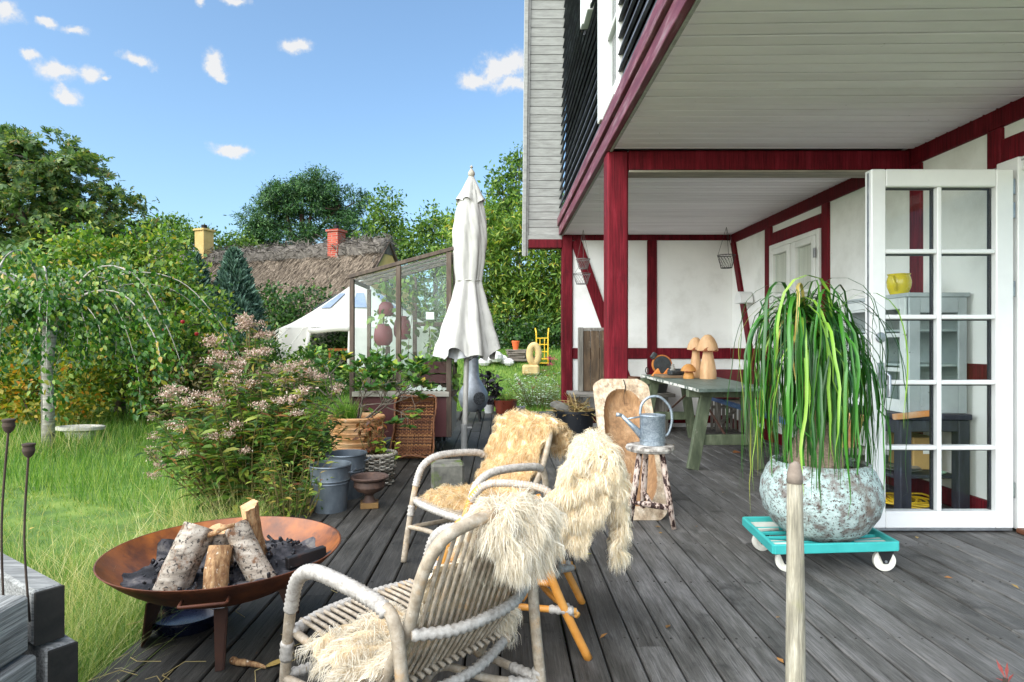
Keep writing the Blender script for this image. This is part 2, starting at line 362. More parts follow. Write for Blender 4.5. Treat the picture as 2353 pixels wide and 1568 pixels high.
# ground
xs = np.concatenate([np.linspace(-300, -30, 10), np.linspace(-26, 12, 96), np.linspace(20, 300, 10)]); ys = np.concatenate([np.linspace(-40, 0, 6), np.linspace(.5, 30, 80), np.linspace(36, 600, 14)])
GX, GY = np.meshgrid(xs, ys); GZ = gz(GX, GY); nx, ny = len(xs), len(ys)
F = [(j * nx + i, j * nx + i + 1, (j + 1) * nx + i + 1, (j + 1) * nx + i) for j in range(ny - 1) for i in range(nx - 1)]
npmesh('ground', np.stack([GX, GY, GZ], -1).reshape(-1, 3), F, M_soil, kind='structure', smooth=True)

# deck: each board a piece
DX0, DX1, DY0, DY1 = -1.47, 3.31, -3.0, 11.05
mb = MB()
for y in np.arange(DY0 + .1, DY1, .6): mb.box(DX0 + .03, DX1 + .6, y, y + .06, -.16, -.032, .002)
deck = mb.build('deck', mat('deck_joist', [(.3, '15130f'), (.7, '221e18')], .9)); deck['kind'] = 'structure'
bw, gap = .134, .0085
nb = int((DX1 - DX0) / bw) + 1; rb = random.Random(5)
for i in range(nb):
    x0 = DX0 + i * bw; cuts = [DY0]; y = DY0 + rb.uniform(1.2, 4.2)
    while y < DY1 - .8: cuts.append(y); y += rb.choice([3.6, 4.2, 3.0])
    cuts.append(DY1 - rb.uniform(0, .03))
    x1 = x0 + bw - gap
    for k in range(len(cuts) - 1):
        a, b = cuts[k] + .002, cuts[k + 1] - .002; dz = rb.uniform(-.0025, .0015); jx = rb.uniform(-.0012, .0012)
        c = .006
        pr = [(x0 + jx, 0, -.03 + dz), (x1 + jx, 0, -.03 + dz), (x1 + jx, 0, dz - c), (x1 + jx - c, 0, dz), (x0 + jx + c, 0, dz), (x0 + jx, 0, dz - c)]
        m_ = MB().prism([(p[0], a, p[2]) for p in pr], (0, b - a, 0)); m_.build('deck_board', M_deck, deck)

mb = MB()   # screw heads, two to each joist
for i in range(nb):
    for y in np.arange(DY0 + .13, DY1, .6):
        if y < 1.2: continue
        for ox in (.022, .104): mb.lathe([(.001, .0012), (.0045, .0012), (.005, -.002)], 6, (DX0 + i * bw + ox + rb.uniform(-.004, .004), y + rb.uniform(-.008, .008), .0006))
mb.build('deck_screws', mat('screw_head', [(.3, '1c1a18'), (.7, '3a3733')], .6, 50), deck, kind='stuff')
bounce_obj = MB().box(-6, 9, -16, -3.02, -.14, -.06, .01).build('bounce_ground', mat('pale_bounce_gravel', [(.3, '8d877b'), (.5, 'a8a296'), (.7, 'bdb8ad')], .95, 40, bump=1)); bounce_obj['kind'] = 'structure'  # unseen pale ground added behind the deck to bounce light under the soffit
# the half timbered house
XW, YB, ZC, XE = 3.324, 8.92, 2.768, .879
house = thing('half_timbered_house', 'half-timbered house with red beams, white walls, black gable boards and boarded overhang above the deck', 'house', (2.0, 5.0, 0))
def part(name, m, *boxes, parent=house, b=.006, smooth=False):
    q = MB()
    for bx in boxes: q.box(*bx, b=b)
    return q.build(name, m, parent, smooth=smooth)
# wall cores
part('wall', M_wall, (XW + .02, XW + .3, 4.12, YB + .3, .0, ZC + .4), b=.002)
part('wall', M_wall, (1.0, XW + .018, YB + .02, YB + .3, .0, ZC + .4), b=.002)
part('wall', M_wall, (XW + .02, XW + .3, 1.2, 4.118, 2.41, ZC + .4), b=.002)
# right wall timbers (face 2 cm proud)
xr0, xr1 = XW - .004, XW + .14
part('beam', M_red, (xr0, xr1, 1.4, YB, 2.64, ZC + .02))
for (a, b_) in ((6.28, 6.41), (7.60, 7.78), (4.90, 5.03), (4.11, 4.23)): part('post', M_red, (xr0 - .003, xr1, a, b_, .13, 2.638))
part('beam', M_red, (xr0, xr1, 6.412, 7.598, 2.40, 2.553)); part('beam', M_red, (xr0, xr1, 1.4, 4.108, 2.39, 2.553))
part('rail', M_red, (xr0, xr1, 7.782, YB, .985, 1.14)); part('rail', M_red, (xr0, xr1, 5.032, 6.278, .985, 1.14)); part('rail', M_red, (xr0, xr1, 4.232, 4.898, .94, 1.06))
part('sill_beam', M_red, (xr0 - .006, xr1, 4.11, YB - .01, .0, .128))
MB().bar((XW + .05, 8.86, 2.66), (XW + .05, 7.88, .2), .12, .13, up=(1, 0, 0)).build('brace', M_red, house)
# back wall timbers
yb0, yb1 = YB - .004, YB + .14
part('beam', M_red, (1.047, XW - .006, yb0, yb1, 2.69, ZC + .02)); part('post', M_red, (2.118, 2.258, yb0 - .003, yb1, .16, 2.688))
part('rail', M_red, (1.047, 2.116, yb0, yb1, .983, 1.14)); part('rail', M_red, (2.26, XW - .006, yb0, yb1, .983, 1.14))
part('sill_beam', M_red, (1.047, XW - .006, yb0 - .003, yb1, .06, .17))
MB().bar((1.09, YB + .06, 2.69), (1.95, YB + .06, .3), .155, .125, up=(0, 1, 0)).build('brace', M_red, house)
part('post', M_red, (.889, 1.045, YB - .02, YB + .15, 0, 2.775), b=.012)
# front post and cross beam
part('post', M_red, (.866, 1.036, 5.0, 5.19, 0, 2.76), b=.014)
part('cross_beam', M_red, (1.038, XW - .006, 5.01, 5.17, 2.603, ZC - .004), b=.01)
part('beam_foot_board', mat('bare_board', [(.3, '7d776c'), (.7, 'a49c8d')], .8, 4, (1, 8, 8), bump=.4), (1.04, XW - .008, 5.0, 5.175, 2.583, 2.601), b=.002)
# soffit boards
soff = part('soffit', M_dark, (XE + .02, XW + .05, 1.4, YB + .1, ZC + .045, ZC + .08), b=.001)
def soff_board(ya, w, sk, parent):
    g = .014; x0, x1 = XE + .012, XW - .003; z0 = ZC + random.uniform(-.0012, .0012); c = .004
    pr = []
    for (x, s_) in ((x0, 0), (x1, sk)):
        a, b_ = ya + s_, ya + w - g + s_
        pr.append([(x, a, z0 + .04), (x, a, z0 + c), (x, a + c, z0), (x, b_ - c, z0), (x, b_, z0 + c), (x, b_, z0 + .04)])
    q = MB().add(pr[0] + pr[1], [(0, 1, 2, 3, 4, 5), (11, 10, 9, 8, 7, 6)] + [(i, i + 6, (i + 1) % 6 + 6, (i + 1) % 6) for i in range(6)])
    q.build('soffit_board', M_ceil, parent)
y = 1.6
while y < 5.0:
    if 5.004 - y > .02: soff_board(y, min(.112, 5.008 - y), -.10 * max(0, (5.0 - y) / 3.2) ** 1, soff)
    y += .112
y = 5.18
while y < YB - .05: soff_board(y, min(.108, YB + .01 - y), -.01, soff); y += .108
# fascia: two boards and a drip lath
part('fascia_board', M_redold, (XE - .035, XE + .008, 1.4, YB - .02, ZC - .012, ZC + .105), b=.004)
part('fascia_board', M_redold, (XE - .06, XE + .008, 1.4, YB - .02, ZC + .118, ZC + .225), b=.004)
part('drip_lath', M_verge, (XE + .009, XE + .03, 1.4, YB - .03, ZC - .018, ZC - .001), b=.002)
# gable wall with lapped boards; its far edge follows the steep roof slope
SL = (5.70 - ZC) / (YB - 8.12)           # rise per metre towards the camera
def yroof(z): return YB - (z - ZC) / SL
gw = MB(); gw.prism([(XE + .03, 1.3, ZC + .1), (XE + .03, yroof(ZC + .1) - .02, ZC + .1), (XE + .03, yroof(7.6) - .02, 7.6), (XE + .03, 1.3, 7.6)], (.2, 0, 0)); gw.build('gable_wall', M_black, house)
WIN = [(4.40, 5.10, 3.01, 7.6), (5.75, 6.2, 4.35, 7.6)]
z = ZC + .235
while z < 7.3:
    segs = [(1.4, yroof(z) - .03)]
    for (a, b_, z0, z1) in WIN:
        if z + .13 > z0 and z < z1:
            segs = [t for s0, s1 in segs for t in ((s0, min(s1, a - .02)), (max(s0, b_ + .02), s1)) if t[1] - t[0] > .05]
    for (s0, s1) in segs:
        t = .024
        MB().hexa([(XE - .048, s0, z), (XE - .048 + t, s0, z), (XE - .048 + t, s1, z), (XE - .048, s1, z),
                   (XE + .002, s0, z + .15), (XE + .002 + t, s0, z + .15), (XE + .002 + t, s1, z + .15), (XE + .002, s1, z + .15)]).build('weatherboard', M_black, house)
    z += .118
for (a, b_, z0, z1) in WIN:
    w = part('window', M_whitew, (XE - .045, XE + .03, a - .018, a + .05, z0, z1), (XE - .075, XE + .03, b_ - .1, b_ + .018, z0, z1), (XE - .06, XE + .03, a + .071, b_ - .101, z0 - .01, z0 + .05))
    part('sash', M_whitew, (XE - .03, XE + .02, a + .072, a + .13, z0 + .072, z1), (XE - .03, XE + .02, b_ - .16, b_ - .102, z0 + .072, z1), (XE - .03, XE + .02, a + .131, b_ - .161, z0 + .072, z0 + .13), *[(XE - .028, XE + .018, a + .131, b_ - .161, q, q + .03) for q in np.arange(z0 + .6, z1, .55)], parent=w)
    part('pane', M_glass, (XE - .006, XE + .0, a + .132, b_ - .162, z0 + .131, z1), parent=w, b=.0005)
# steep verge: soffit boards, barge board, end beam, roof skin
L_ = math.hypot(1, SL); dy, dz = -1 / L_, SL / L_
verge = MB().prism([(.33, YB + .06, ZC - .02), (.33, yroof(7.6) + .06, 7.6), (.33, yroof(7.6) + .3, 7.6), (.33, YB + .3, ZC - .02)], (.56, 0, 0)).build('roof', mat('roof_skin', [(.3, '2c2a28'), (.7, '3d3a36')], .9, 5, bump=.5), house)
k = 0; tlen = (7.4 - ZC) * L_ / SL; step = .1085
while k * step < tlen:
    a = k * step; b_ = a + step - .007; x0, x1 = .405, .886
    P = lambda t, o: (YB + dy * t + o * dz, ZC + dz * t - o * dy)
    (y0, z0), (y1, z1) = P(a, 0), P(b_, 0); (y2, z2), (y3, z3) = P(a, .02), P(b_, .02)
    MB().hexa([(x0, y0, z0), (x1, y0, z0), (x1, y2, z2), (x0, y2, z2), (x0, y1, z1), (x1, y1, z1), (x1, y3, z3), (x0, y3, z3)]).build('verge_board', M_verge, verge); k += 1
def slab(x0, x1, o0, o1, t0, t1, name, m):
    P = lambda t, o: (YB + dy * t + o * dz, ZC + dz * t - o * dy)
    a, b_, c, d = P(t0, o0), P(t0, o1), P(t1, o0), P(t1, o1)
    MB().hexa([(x0, *a), (x1, *a), (x1, *b_), (x0, *b_), (x0, *c), (x1, *c), (x1, *d), (x0, *d)]).build(name, m, verge)
slab(.372, .403, -.02, .12, -.3, 4.9, 'barge_board', M_verge); slab(.325, .370, -.05, .2, -.3, 4.9, 'barge_board', M_verge)
slab(.404, .888, -.035, .03, -.07, -.004, 'verge_board', M_verge)
part('eave_beam', M_red, (.41, .888, YB - .03, YB + .14, 2.575, 2.70), b=.006)
# window in the right wall
win = part('window', M_whitew, (XW - .03, XW + .09, 6.414, 6.47, 1.15, 2.398), (XW - .03, XW + .09, 7.54, 7.596, 1.15, 2.398), (XW - .03, XW + .09, 6.471, 7.539, 2.34, 2.398), (XW - .03, XW + .09, 6.471, 7.539, 1.15, 1.205), (XW - .03, XW + .09, 6.975, 7.035, 1.206, 2.339))
for (a, b_) in ((6.475, 6.97), (7.04, 7.535)):
    s = part('sash', M_whitew, (XW - .045, XW + .02, a, a + .07, 1.21, 2.335), (XW - .045, XW + .02, b_ - .07, b_, 1.21, 2.335), (XW - .045, XW + .02, a + .071, b_ - .071, 2.265, 2.335), (XW - .045, XW + .02, a + .071, b_ - .071, 1.21, 1.28), (XW - .04, XW + .015, a + .071, b_ - .071, 1.755, 1.785), parent=win, b=.006)
    for (z0, z1) in ((1.281, 1.754), (1.786, 2.264)): part('pane', M_glass, (XW - .012, XW - .006, a + .072, b_ - .072, z0, z1), parent=win, b=.0005)
    part('curtain', mat('grey_curtain', [(.3, 'bcb8b0'), (.7, 'dcd8d0')], .9, 3, (1, 14, .4), bump=.2), (XW + .005, XW + .012, a + .072, b_ - .072, 1.282, 2.263), parent=win, b=.0005)
for z0 in (1.4, 2.1): part('hinge', M_steel, (XW - .055, XW - .046, 6.44, 6.48, z0, z0 + .1), parent=win, b=.002)
# glazed door, swung out square to the wall
DX = (2.355, 3.257); DYf, DYb = 3.93, 4.005; DZ = (.03, 2.308)
def dz_(y): return H - (y - CY) * DYf / FP
def dxx(x): return (x - CX) * DYf / FP
gl, gm0, gm1, grr = dxx(2036), dxx(2155.6), dxx(2166), dxx(2290); gt, gb = dz_(429), dz_(1176)
mz = [dz_(v) for v in (577.4, 728.4, 879.3, 1030)]
door = part('door', M_white, (DX[0], gl, DYf, DYb, *DZ), (grr, DX[1], DYf, DYb, *DZ), (gl + .001, grr - .001, DYf, DYb, gt, DZ[1]), (gl + .001, grr - .001, DYf, DYb, DZ[0], gb), b=.006)
part('muntin', M_white, (gm0, gm1, DYf + .005, DYb - .005, gb + .001, gt - .001), parent=door, b=.005)
for q in mz:
    part('muntin', M_white, (gl + .001, gm0 - .001, DYf + .007, DYb - .007, q - .014, q + .014), parent=door, b=.005)
    part('muntin', M_white, (gm1 + .001, grr - .001, DYf + .007, DYb - .007, q - .014, q + .014), parent=door, b=.005)
zz = [gt] + mz + [gb]
M_spacer_refl = mat('spacer_reflection', [(.3, '14151c'), (.7, '22232e')], .4, 9)  # dark strips paint the muntin reflections along the pane edges
for (a, b_) in ((gl, gm0), (gm1, grr)):
    for i in range(5):
        t0, t1 = zz[i] - (.015 if i else .002), zz[i + 1] + (.015 if i < 4 else .002)
        part('pane', M_glass, (a + .002, b_ - .002, DYf + .036, DYf + .039, t1, t0), parent=door, b=.0004)
        part('spacer_reflection', M_spacer_refl, (b_ - .0125, b_ - .001, DYf + .041, DYb - .012, t1, t0), (a + .002, b_ - .013, DYf + .041, DYb - .012, t0 - .008, t0), parent=door, b=.0005)
part('edge_strip', M_steel, (DX[0] - .003, DX[0] - .0005, DYf + .025, DYf + .045, .05, 2.29), parent=door, b=.0005)
part('weather_bar', M_steel, (DX[0], DX[1], DYf + .01, DYb, .012, .029), parent=door, b=.002)
MB().tube([(DX[0] + .055, DYf - .0, 1.02), (DX[0] + .055, DYf - .05, 1.02), (DX[0] + .075, DYf - .06, 1.0), (DX[0] + .075, DYf - .06, .87)], .011, 10).cbox((DX[0] + .055, DYf - .004, 1.0), (.045, .008, .16), .003).build('handle', M_steel, door, smooth=True)
MB().lathe([(.001, 0), (.03, 0), (.034, .006), (.03, .012), (.001, .014)], 20, (DX[0] + .055, DYf, 1.24), Matrix.Rotation(R(90), 3, 'X')).build('lock_rosette', M_steel, door, smooth=True)
for z0 in (.22, 1.5, 2.0, 2.15): part('hinge', M_steel, (DX[1] + .001, DX[1] + .02, DYf + .01, DYf + .07, z0, z0 + .1), parent=door, b=.003)
part('door_frame', M_white, (XW - .04, XW + .12, 3.93, 4.105, .02, 2.388), (XW - .02, XW + .12, 1.4, 3.929, 2.30, 2.388), b=.005)
part('threshold', mat('brown_threshold', [(.3, '4f2a19'), (.7, '6f4329')], .6, 4), (XW - .06, XW + .3, 1.4, 3.928, 0.004, .035))
part('cable', M_steel, (XW - .02, XW - .008, 2.6, 4.6, 2.36, 2.372), b=.001)
# ================================================================ chairs and sheepskins
M_rat = mat('whitewashed_rattan', [(.25, '7a6b58'), (.5, 'a0927f'), (.75, 'bfb4a4')], .6, 35, (1, 1, 1), bump=.3, spots=(9, .56, .70, 'b08d62'), fine=(120, .6, .7, '7d746a'))
M_bind = mat('cane_binding', [(.3, '817a72'), (.5, 'aaa49c'), (.8, 'c8c3bc')], .55, 60, bump=.3)
M_honey = mat('honey_rattan', [(.25, 'a8672a'), (.5, 'cd8b3c'), (.75, 'dda558')], .42, 7, (1, 1, 1), bump=.15, spots=(9, .62, .74, '8a5a2a'))
M_wool = leafm('sheep_wool', [(0, 'd0c09c'), (.35, 'dfd3bc'), (.7, 'e8e1d2'), (1, 'eee9df')], .38, .75, (1.0, .97, .88), spec=.15)
M_woolw = leafm('white_sheep_wool', [(0, 'cdc1a8'), (.3, 'dad1c0'), (.7, 'e5dfd3'), (1, 'ece8df')], .38, .75, (1.0, .98, .93), spec=.15)
M_wooly = leafm('golden_sheep_wool', [(0, 'c0a06c'), (.35, 'd0b78c'), (.7, 'dccbaa'), (1, 'e5dac4')], .38, .75, (1.0, .95, .8), spec=.15)
M_hide = mat('sheep_hide', [(.3, 'cdb088'), (.5, 'dcc6a3'), (.8, 'e6d6ba')], .8, 5, bump=.3)

def wrapr(path, r, amp, n):
    """resample a path so that its radius can ripple like wound cane"""
    P = [Vector(p) for p in path]; d = [0]
    for i in range(1, len(P)): d.append(d[-1] + (P[i] - P[i - 1]).length)
    out, rs = [], []
    for k in range(n):
        t = d[-1] * k / (n - 1); i = max(j for j in range(len(d)) if d[j] <= t + 1e-9); i = min(i, len(P) - 2)
        f = (t - d[i]) / max(d[i + 1] - d[i], 1e-9); out.append(P[i].lerp(P[i + 1], f)); rs.append(r + (amp if k % 2 else -amp))
    return out, rs
def chair(label, loc, rz, wood, binding, straight=False):
    t = thing('rattan_chair', label, 'chair', (loc[0], loc[1], 0), rz, 'rattan armchairs round the fire bowl')
    def tb(name, path, r, m=wood, seg=8, n=6, par=t): return MB().tube(cr(path, n), r, seg).build(name, m, par, world=False, smooth='all')
    def wr(path, r, par, n): p, rs = wrapr(cr(path, 8), r, .0024, max(int(n * .5) | 1, 7)); return MB().tube(p, rs, 8).build('binding', binding, par, world=False, smooth='all')
    for s in (-1, 1):
        if straight:
            leg = [(s * .25, .33, 0), (s * .262, .27, .25), (s * .268, .215, .46), (s * .27, .15, .53), (s * .272, .05, .545), (s * .27, -.10, .53), (s * .265, -.17, .5)]
            f = tb('arm_frame', leg, .0165); wr(leg[2:], .0185, f, 120)
            tb('leg', [(s * .24, -.10, .50), (s * .25, -.19, .25), (s * .255, -.31, 0)], .017)
        else:
            leg = [(s * .25, .35, 0), (s * .262, .31, .2), (s * .27, .265, .40), (s * .272, .225, .50), (s * .275, .14, .55), (s * .277, .0, .558), (s * .272, -.16, .545), (s * .262, -.225, .50), (s * .257, -.255, .3), (s * .252, -.30, 0)]
            f = tb('arm_frame', leg, .017); wr(leg[2:7] + [(s * .266, -.20, .525)], .0205, f, 150)
            wr([(s * .264, .30, .24), (s * .266, .29, .30)], .0205, f, 12); wr([(s * .256, -.258, .16), (s * .255, -.265, .21)], .0205, f, 10)
    hoop = [(-.21, -.05, .20), (-.215, -.13, .33), (-.222, -.225, .48), (-.224, -.285, .635), (-.195, -.325, .72), (-.11, -.345, .75), (0, -.35, .755), (.11, -.345, .75), (.195, -.325, .72), (.224, -.285, .635), (.222, -.225, .48), (.215, -.13, .33), (.21, -.05, .20)]
    hp = tb('back_hoop', hoop, .0165, seg=10, n=8)
    for x in np.linspace(-.185, .185, 15):
        e = abs(x) / .19; top = (x, -.345 + .02 * e ** 4, .748 - .03 * e ** 4)
        tb('spindle', [(x * .95, -.10, .255), (x, -.20, .40), (x * 1.02, -.265, .555), top], .0055, seg=6, n=4)
    b1 = [(-.225, -.24, .47), (-.12, -.285, .462), (0, -.295, .46), (.12, -.285, .462), (.225, -.24, .47)]
    o = tb('back_rail', b1, .013); wr(b1, .0155, o, 90)
    b2 = [(-.225, -.15, .27), (-.1, -.185, .262), (0, -.195, .26), (.1, -.185, .262), (.225, -.15, .27)]
    o = tb('back_rail', b2, .013); wr(b2, .0155, o, 80)
    fr = [(-.262, .27, .33), (-.15, .305, .335), (0, .315, .336), (.15, .305, .335), (.262, .27, .33)]
    o = tb('seat_rail', fr, .014); wr(fr, .018, o, 110)
    for s in (-1, 1): tb('seat_rail', [(s * .25, .27, .325), (s * .245, .05, .30), (s * .235, -.17, .275)], .013)
    for yy, zz_ in ((.17, .322), (-.02, .295)): tb('seat_bearer', [(-.245, yy, zz_ - .004), (.245, yy, zz_ - .004)], .011, n=2)
    for x in np.linspace(-.215, .215, 17): tb('seat_rod', [(x, .30, .346), (x, .17, .342), (x, .02, .32), (x * .97, -.15, .285)], .0068, seg=6, n=3)
    st = [(-.262, .315, .185), (-.13, .28, .19), (0, .27, .19), (.13, .28, .19), (.262, .315, .185)]
    o = tb('stretcher', st, .0135); wr([(-.262, .315, .185), (-.18, .293, .188)], .0165, o, 16)
    for s in (-1, 1):
        o = tb('stretcher', [(s * .262, .31, .18), (s * .24, .05, .185), (s * .254, -.265, .18)], .0135); wr([(s * .247, -.16, .182), (s * .254, -.255, .18)], .0165, o, 18)
        o = tb('stretcher', [(s * .255, -.27, .165), (s * .14, -.17, .19), (s * .05, -.10, .235), (0, -.09, .25)], .0125); wr([(s * .25, -.265, .166), (s * .18, -.205, .18)], .0155, o, 16)
    return t
def fleece(label, loc, rz, keys, nstr, length, wool, seed=0, rise=.5, shag=.10, group='sheepskins over the rattan chairs', narrow=None):
    """keys: (y, z, x0, x1) along the skin in chair space; wool grows on the outer (left-hand) side"""
    t = thing('sheepskin', label, 'sheepskin', (loc[0], loc[1], 0), rz, group); g = np.random.default_rng(seed)
    K = cr([Vector((a[0], a[1], a[2])) for a in keys], 10); X1 = [p.z for p in cr([Vector((0, 0, a[3])) for a in keys], 10)]
    C = np.array([[p.x, p.y, p.z, q] for p, q in zip(K, X1)]); nv, nu = len(C), 25
    u = np.linspace(0, 1, nu)
    Xg = C[:, 2:3] * (1 - u) + C[:, 3:4] * u; edge = (np.abs(u - .5) * 2) ** 4
    wob = .012 * np.sin(np.arange(nv)[:, None] * .55 + u[None] * 7 + seed) + .008 * np.sin(np.arange(nv)[:, None] * 1.3 - u[None] * 13)
    T = np.gradient(C[:, :2], axis=0); T = T / np.linalg.norm(T, axis=1, keepdims=True); Nn = np.stack([T[:, 1], -T[:, 0]], 1)
    S = np.stack([Xg, C[:, 0:1] + Nn[:, 0:1] * wob, C[:, 1:2] + Nn[:, 1:2] * wob - .03 * edge[None] * np.clip(Nn[:, 1:2], 0, 1)], -1)
    F = [(j * nu + i, j * nu + i + 1, (j + 1) * nu + i + 1, (j + 1) * nu + i) for j in range(nv - 1) for i in range(nu - 1)]
    npmesh('hide', S.reshape(-1, 3), F, M_hide, t, world=False, kind=None, smooth=True)
    du = np.gradient(S, axis=1); dv = np.gradient(S, axis=0); NN = nrmz(np.cross(dv, du)); ref = np.stack([np.zeros_like(Xg), Nn[:, 0:1] + 0 * Xg, Nn[:, 1:2] + 0 * Xg], -1)
    NN = NN * np.sign((NN * ref).sum(-1, keepdims=True)); TV = nrmz(dv); TU = nrmz(du)
    arc = np.concatenate([[0], np.cumsum(np.linalg.norm(np.diff(C[:, :2], axis=0), axis=1))]); wd_ = np.linalg.norm(np.diff(C[:, 2:4], axis=1), axis=1)
    pr = np.cumsum(np.maximum(wd_, .02) * np.gradient(arc)); pr /= pr[-1]
    nstr = int(nstr * 1.6); nc = nstr // 34
    def samp(uu, vv):
        ui = np.clip(uu * (nu - 1), 0, nu - 1.001); vi = np.clip(vv, 0, nv - 1.001); a = ui.astype(int); b = vi.astype(int); fu = (ui - a)[:, None]; fv = (vi - b)[:, None]
        def it(A): return (A[b, a] * (1 - fu) + A[b, a + 1] * fu) * (1 - fv) + (A[b + 1, a] * (1 - fu) + A[b + 1, a + 1] * fu) * fv
        return it(S), nrmz(it(NN)), nrmz(it(TV)), nrmz(it(TU))
    cu = g.random(nc); cv = np.interp(g.random(nc), pr, np.arange(nv))
    ridge = float(np.argmax(C[:, 1]))
    def flow(uu, vv, n, tv, tu, seedv):
        grav = np.array([0, 0, -1.0]); gp = grav - (n * grav).sum(-1, keepdims=True) * n
        out = gp * 1.0 + tu * ((uu - .5) * 2)[:, None] ** 3 * .6 + n * rise + seedv * shag
        out = out + tv * np.where(vv > ridge, .6, -.6)[:, None] * np.clip(n[:, 2:3], 0, 1)
        return nrmz(out)
    cs, cn, ctv, ctu = samp(cu, cv); cr_ = g.normal(size=(nc, 3)); cd_ = flow(cu, cv, cn, ctv, ctu, cr_)
    cl = length * g.uniform(.7, 1.25, nc)
    ci = g.integers(0, nc, nstr); su = np.clip(cu[ci] + g.normal(0, .035, nstr), 0, 1); sv = np.clip(cv[ci] + g.normal(0, .9, nstr), 0, nv - 1.01)
    ss, sn, stv, stu = samp(su, sv); sdir = flow(su, sv, sn, stv, stu, g.normal(size=(nstr, 3)) * .7)
    Ls = (cl[ci] * g.uniform(.8, 1.15, nstr))[:, None]
    grav = np.array([0, 0, -1.0])
    def pts(root, d, L): 
        p1 = root + d * L * .35; d2 = nrmz(d + grav * .7); p2 = p1 + d2 * L * .35; d3 = nrmz(d2 + grav * .9); p3 = p2 + d3 * L * .35; return p1, p2, p3
    a1, a2, a3 = pts(ss, sdir, Ls); c1, c2, c3 = pts(cs, cd_, cl[:, None]); off = g.normal(0, .004, (nstr, 3))
    wav = (g.normal(0, .006, (nc, 3)))[ci] + g.normal(0, .0012, (nstr, 3))
    p1 = a1 * .9 + c1[ci] * .1 + wav; p2 = a2 * .75 + c2[ci] * .25 + off * .6 - wav; p3 = a3 * .6 + c3[ci] * .4 + off
    ax = nrmz(np.cross(p3 - ss, g.normal(size=(nstr, 3)))); w0 = g.uniform(.0005, .0011, (nstr, 1))
    V = np.stack([ss - ax * w0, ss + ax * w0, p1 - ax * w0 * 1.1, p1 + ax * w0 * 1.1, p2 - ax * w0 * .8, p2 + ax * w0 * .8, p3 - ax * w0 * .2, p3 + ax * w0 * .2], 1).reshape(-1, 3)
    tf = np.array([(0, 1, 3, 2), (2, 3, 5, 4), (4, 5, 7, 6)]); Fq = (tf[None] + (np.arange(nstr) * 8)[:, None, None]).reshape(-1, 4)
    npmesh('wool', V, Fq, wool, t, world=False, kind='stuff', smooth=True)
    return t
C1, A1 = (-.25, 1.88), math.atan2(.74, .67)
C2, A2 = (-.10, 3.42), R(180) - math.atan2(.80, .60)
C3, A3 = (.05, 2.64), R(90 - 5)
chair('whitewashed rattan armchair in the foreground, its spindle back turned to the camera', C1, A1, M_rat, M_bind)
chair('whitewashed rattan armchair facing the camera in front of the umbrella', C2, A2, M_rat, M_bind)
chair('honey-coloured rattan armchair with bare legs between the other two chairs', C3, A3, M_honey, M_bind, True)
# foreground chair: seat skin, and a skin thrown over the right end of the back
fleece('cream sheepskin lying on the seat of the foreground chair below its armrest', C1, A1, [(.12, .37, -.29, .02), (.03, .36, -.30, .10), (-.08, .34, -.27, .19), (-.15, .40, -.20, .2), (-.205, .52, -.19, .19), (-.255, .63, -.15, .19)], 12000, .06, M_woolw, 1, rise=.24)
fleece('white shaggy sheepskin hanging over the top of the foreground chair back', C1, A1, [(-.23, .60, -.03, .12), (-.285, .69, -.05, .125), (-.325, .758, -.06, .13), (-.375, .758, -.06, .13), (-.395, .70, -.04, .125), (-.395, .64, -.02, .12)], 24000, .075, M_woolw, 2, rise=.18)
fleece('white sheepskin tail bulging from the side of the foreground chair', C1, A1, [(-.02, .46, .22, .25), (-.06, .42, .215, .29), (-.1, .36, .215, .30), (-.13, .30, .22, .28)], 4000, .07, M_woolw, 8, rise=.24)
# chair facing us
fleece('golden shaggy sheepskin covering the seat and back of the chair facing the camera', C2, A2, [(.25, .36, -.16, .25), (.12, .378, -.22, .25), (-.05, .36, -.235, .245), (-.16, .44, -.20, .24), (-.23, .58, -.20, .25), (-.295, .72, -.21, .26), (-.335, .77, -.22, .27), (-.39, .765, -.23, .27), (-.42, .70, -.24, .26), (-.42, .60, -.25, .25)], 24000, .06, M_wooly, 3, rise=.34, shag=.22)
# honey chair
fleece('cream sheepskin draped over the whole honey-coloured chair and down behind its back', C3, A3, [(.16, .37, -.22, .22), (.02, .37, -.235, .235), (-.08, .36, -.235, .235), (-.16, .46, -.235, .235), (-.23, .60, -.25, .25), (-.29, .725, -.27, .27), (-.335, .785, -.28, .28), (-.375, .785, -.28, .28), (-.40, .72, -.28, .28), (-.405, .63, -.27, .27), (-.40, .56, -.24, .26)], 24000, .07, M_wool, 4, rise=.24)
fleece('long cream sheepskin leg hanging behind the honey-coloured chair to near the deck', C3, A3, [(-.39, .785, -.27, -.12), (-.415, .72, -.28, -.10), (-.425, .60, -.27, -.11), (-.425, .48, -.26, -.13), (-.42, .40, -.25, -.14)], 6500, .075, M_wool, 5, rise=.18)
fleece('short cream sheepskin leg hanging under the seat of the honey-coloured chair', C3, A3, [(.05, .36, -.30, -.24), (.04, .30, -.34, -.25), (.05, .22, -.34, -.24), (.06, .17, -.33, -.26)], 3000, .07, M_wool, 6, rise=.24)

fleece('thick cream sheepskin flap over the near side of the honey-coloured chair', C3, A3 - R(90), [(.05, .785, .27, .41), (-.14, .79, .27, .41), (-.25, .77, .25, .41), (-.295, .68, .20, .40), (-.30, .57, .10, .35), (-.29, .46, .05, .28)], 12000, .06, M_wool, 12, rise=.16)

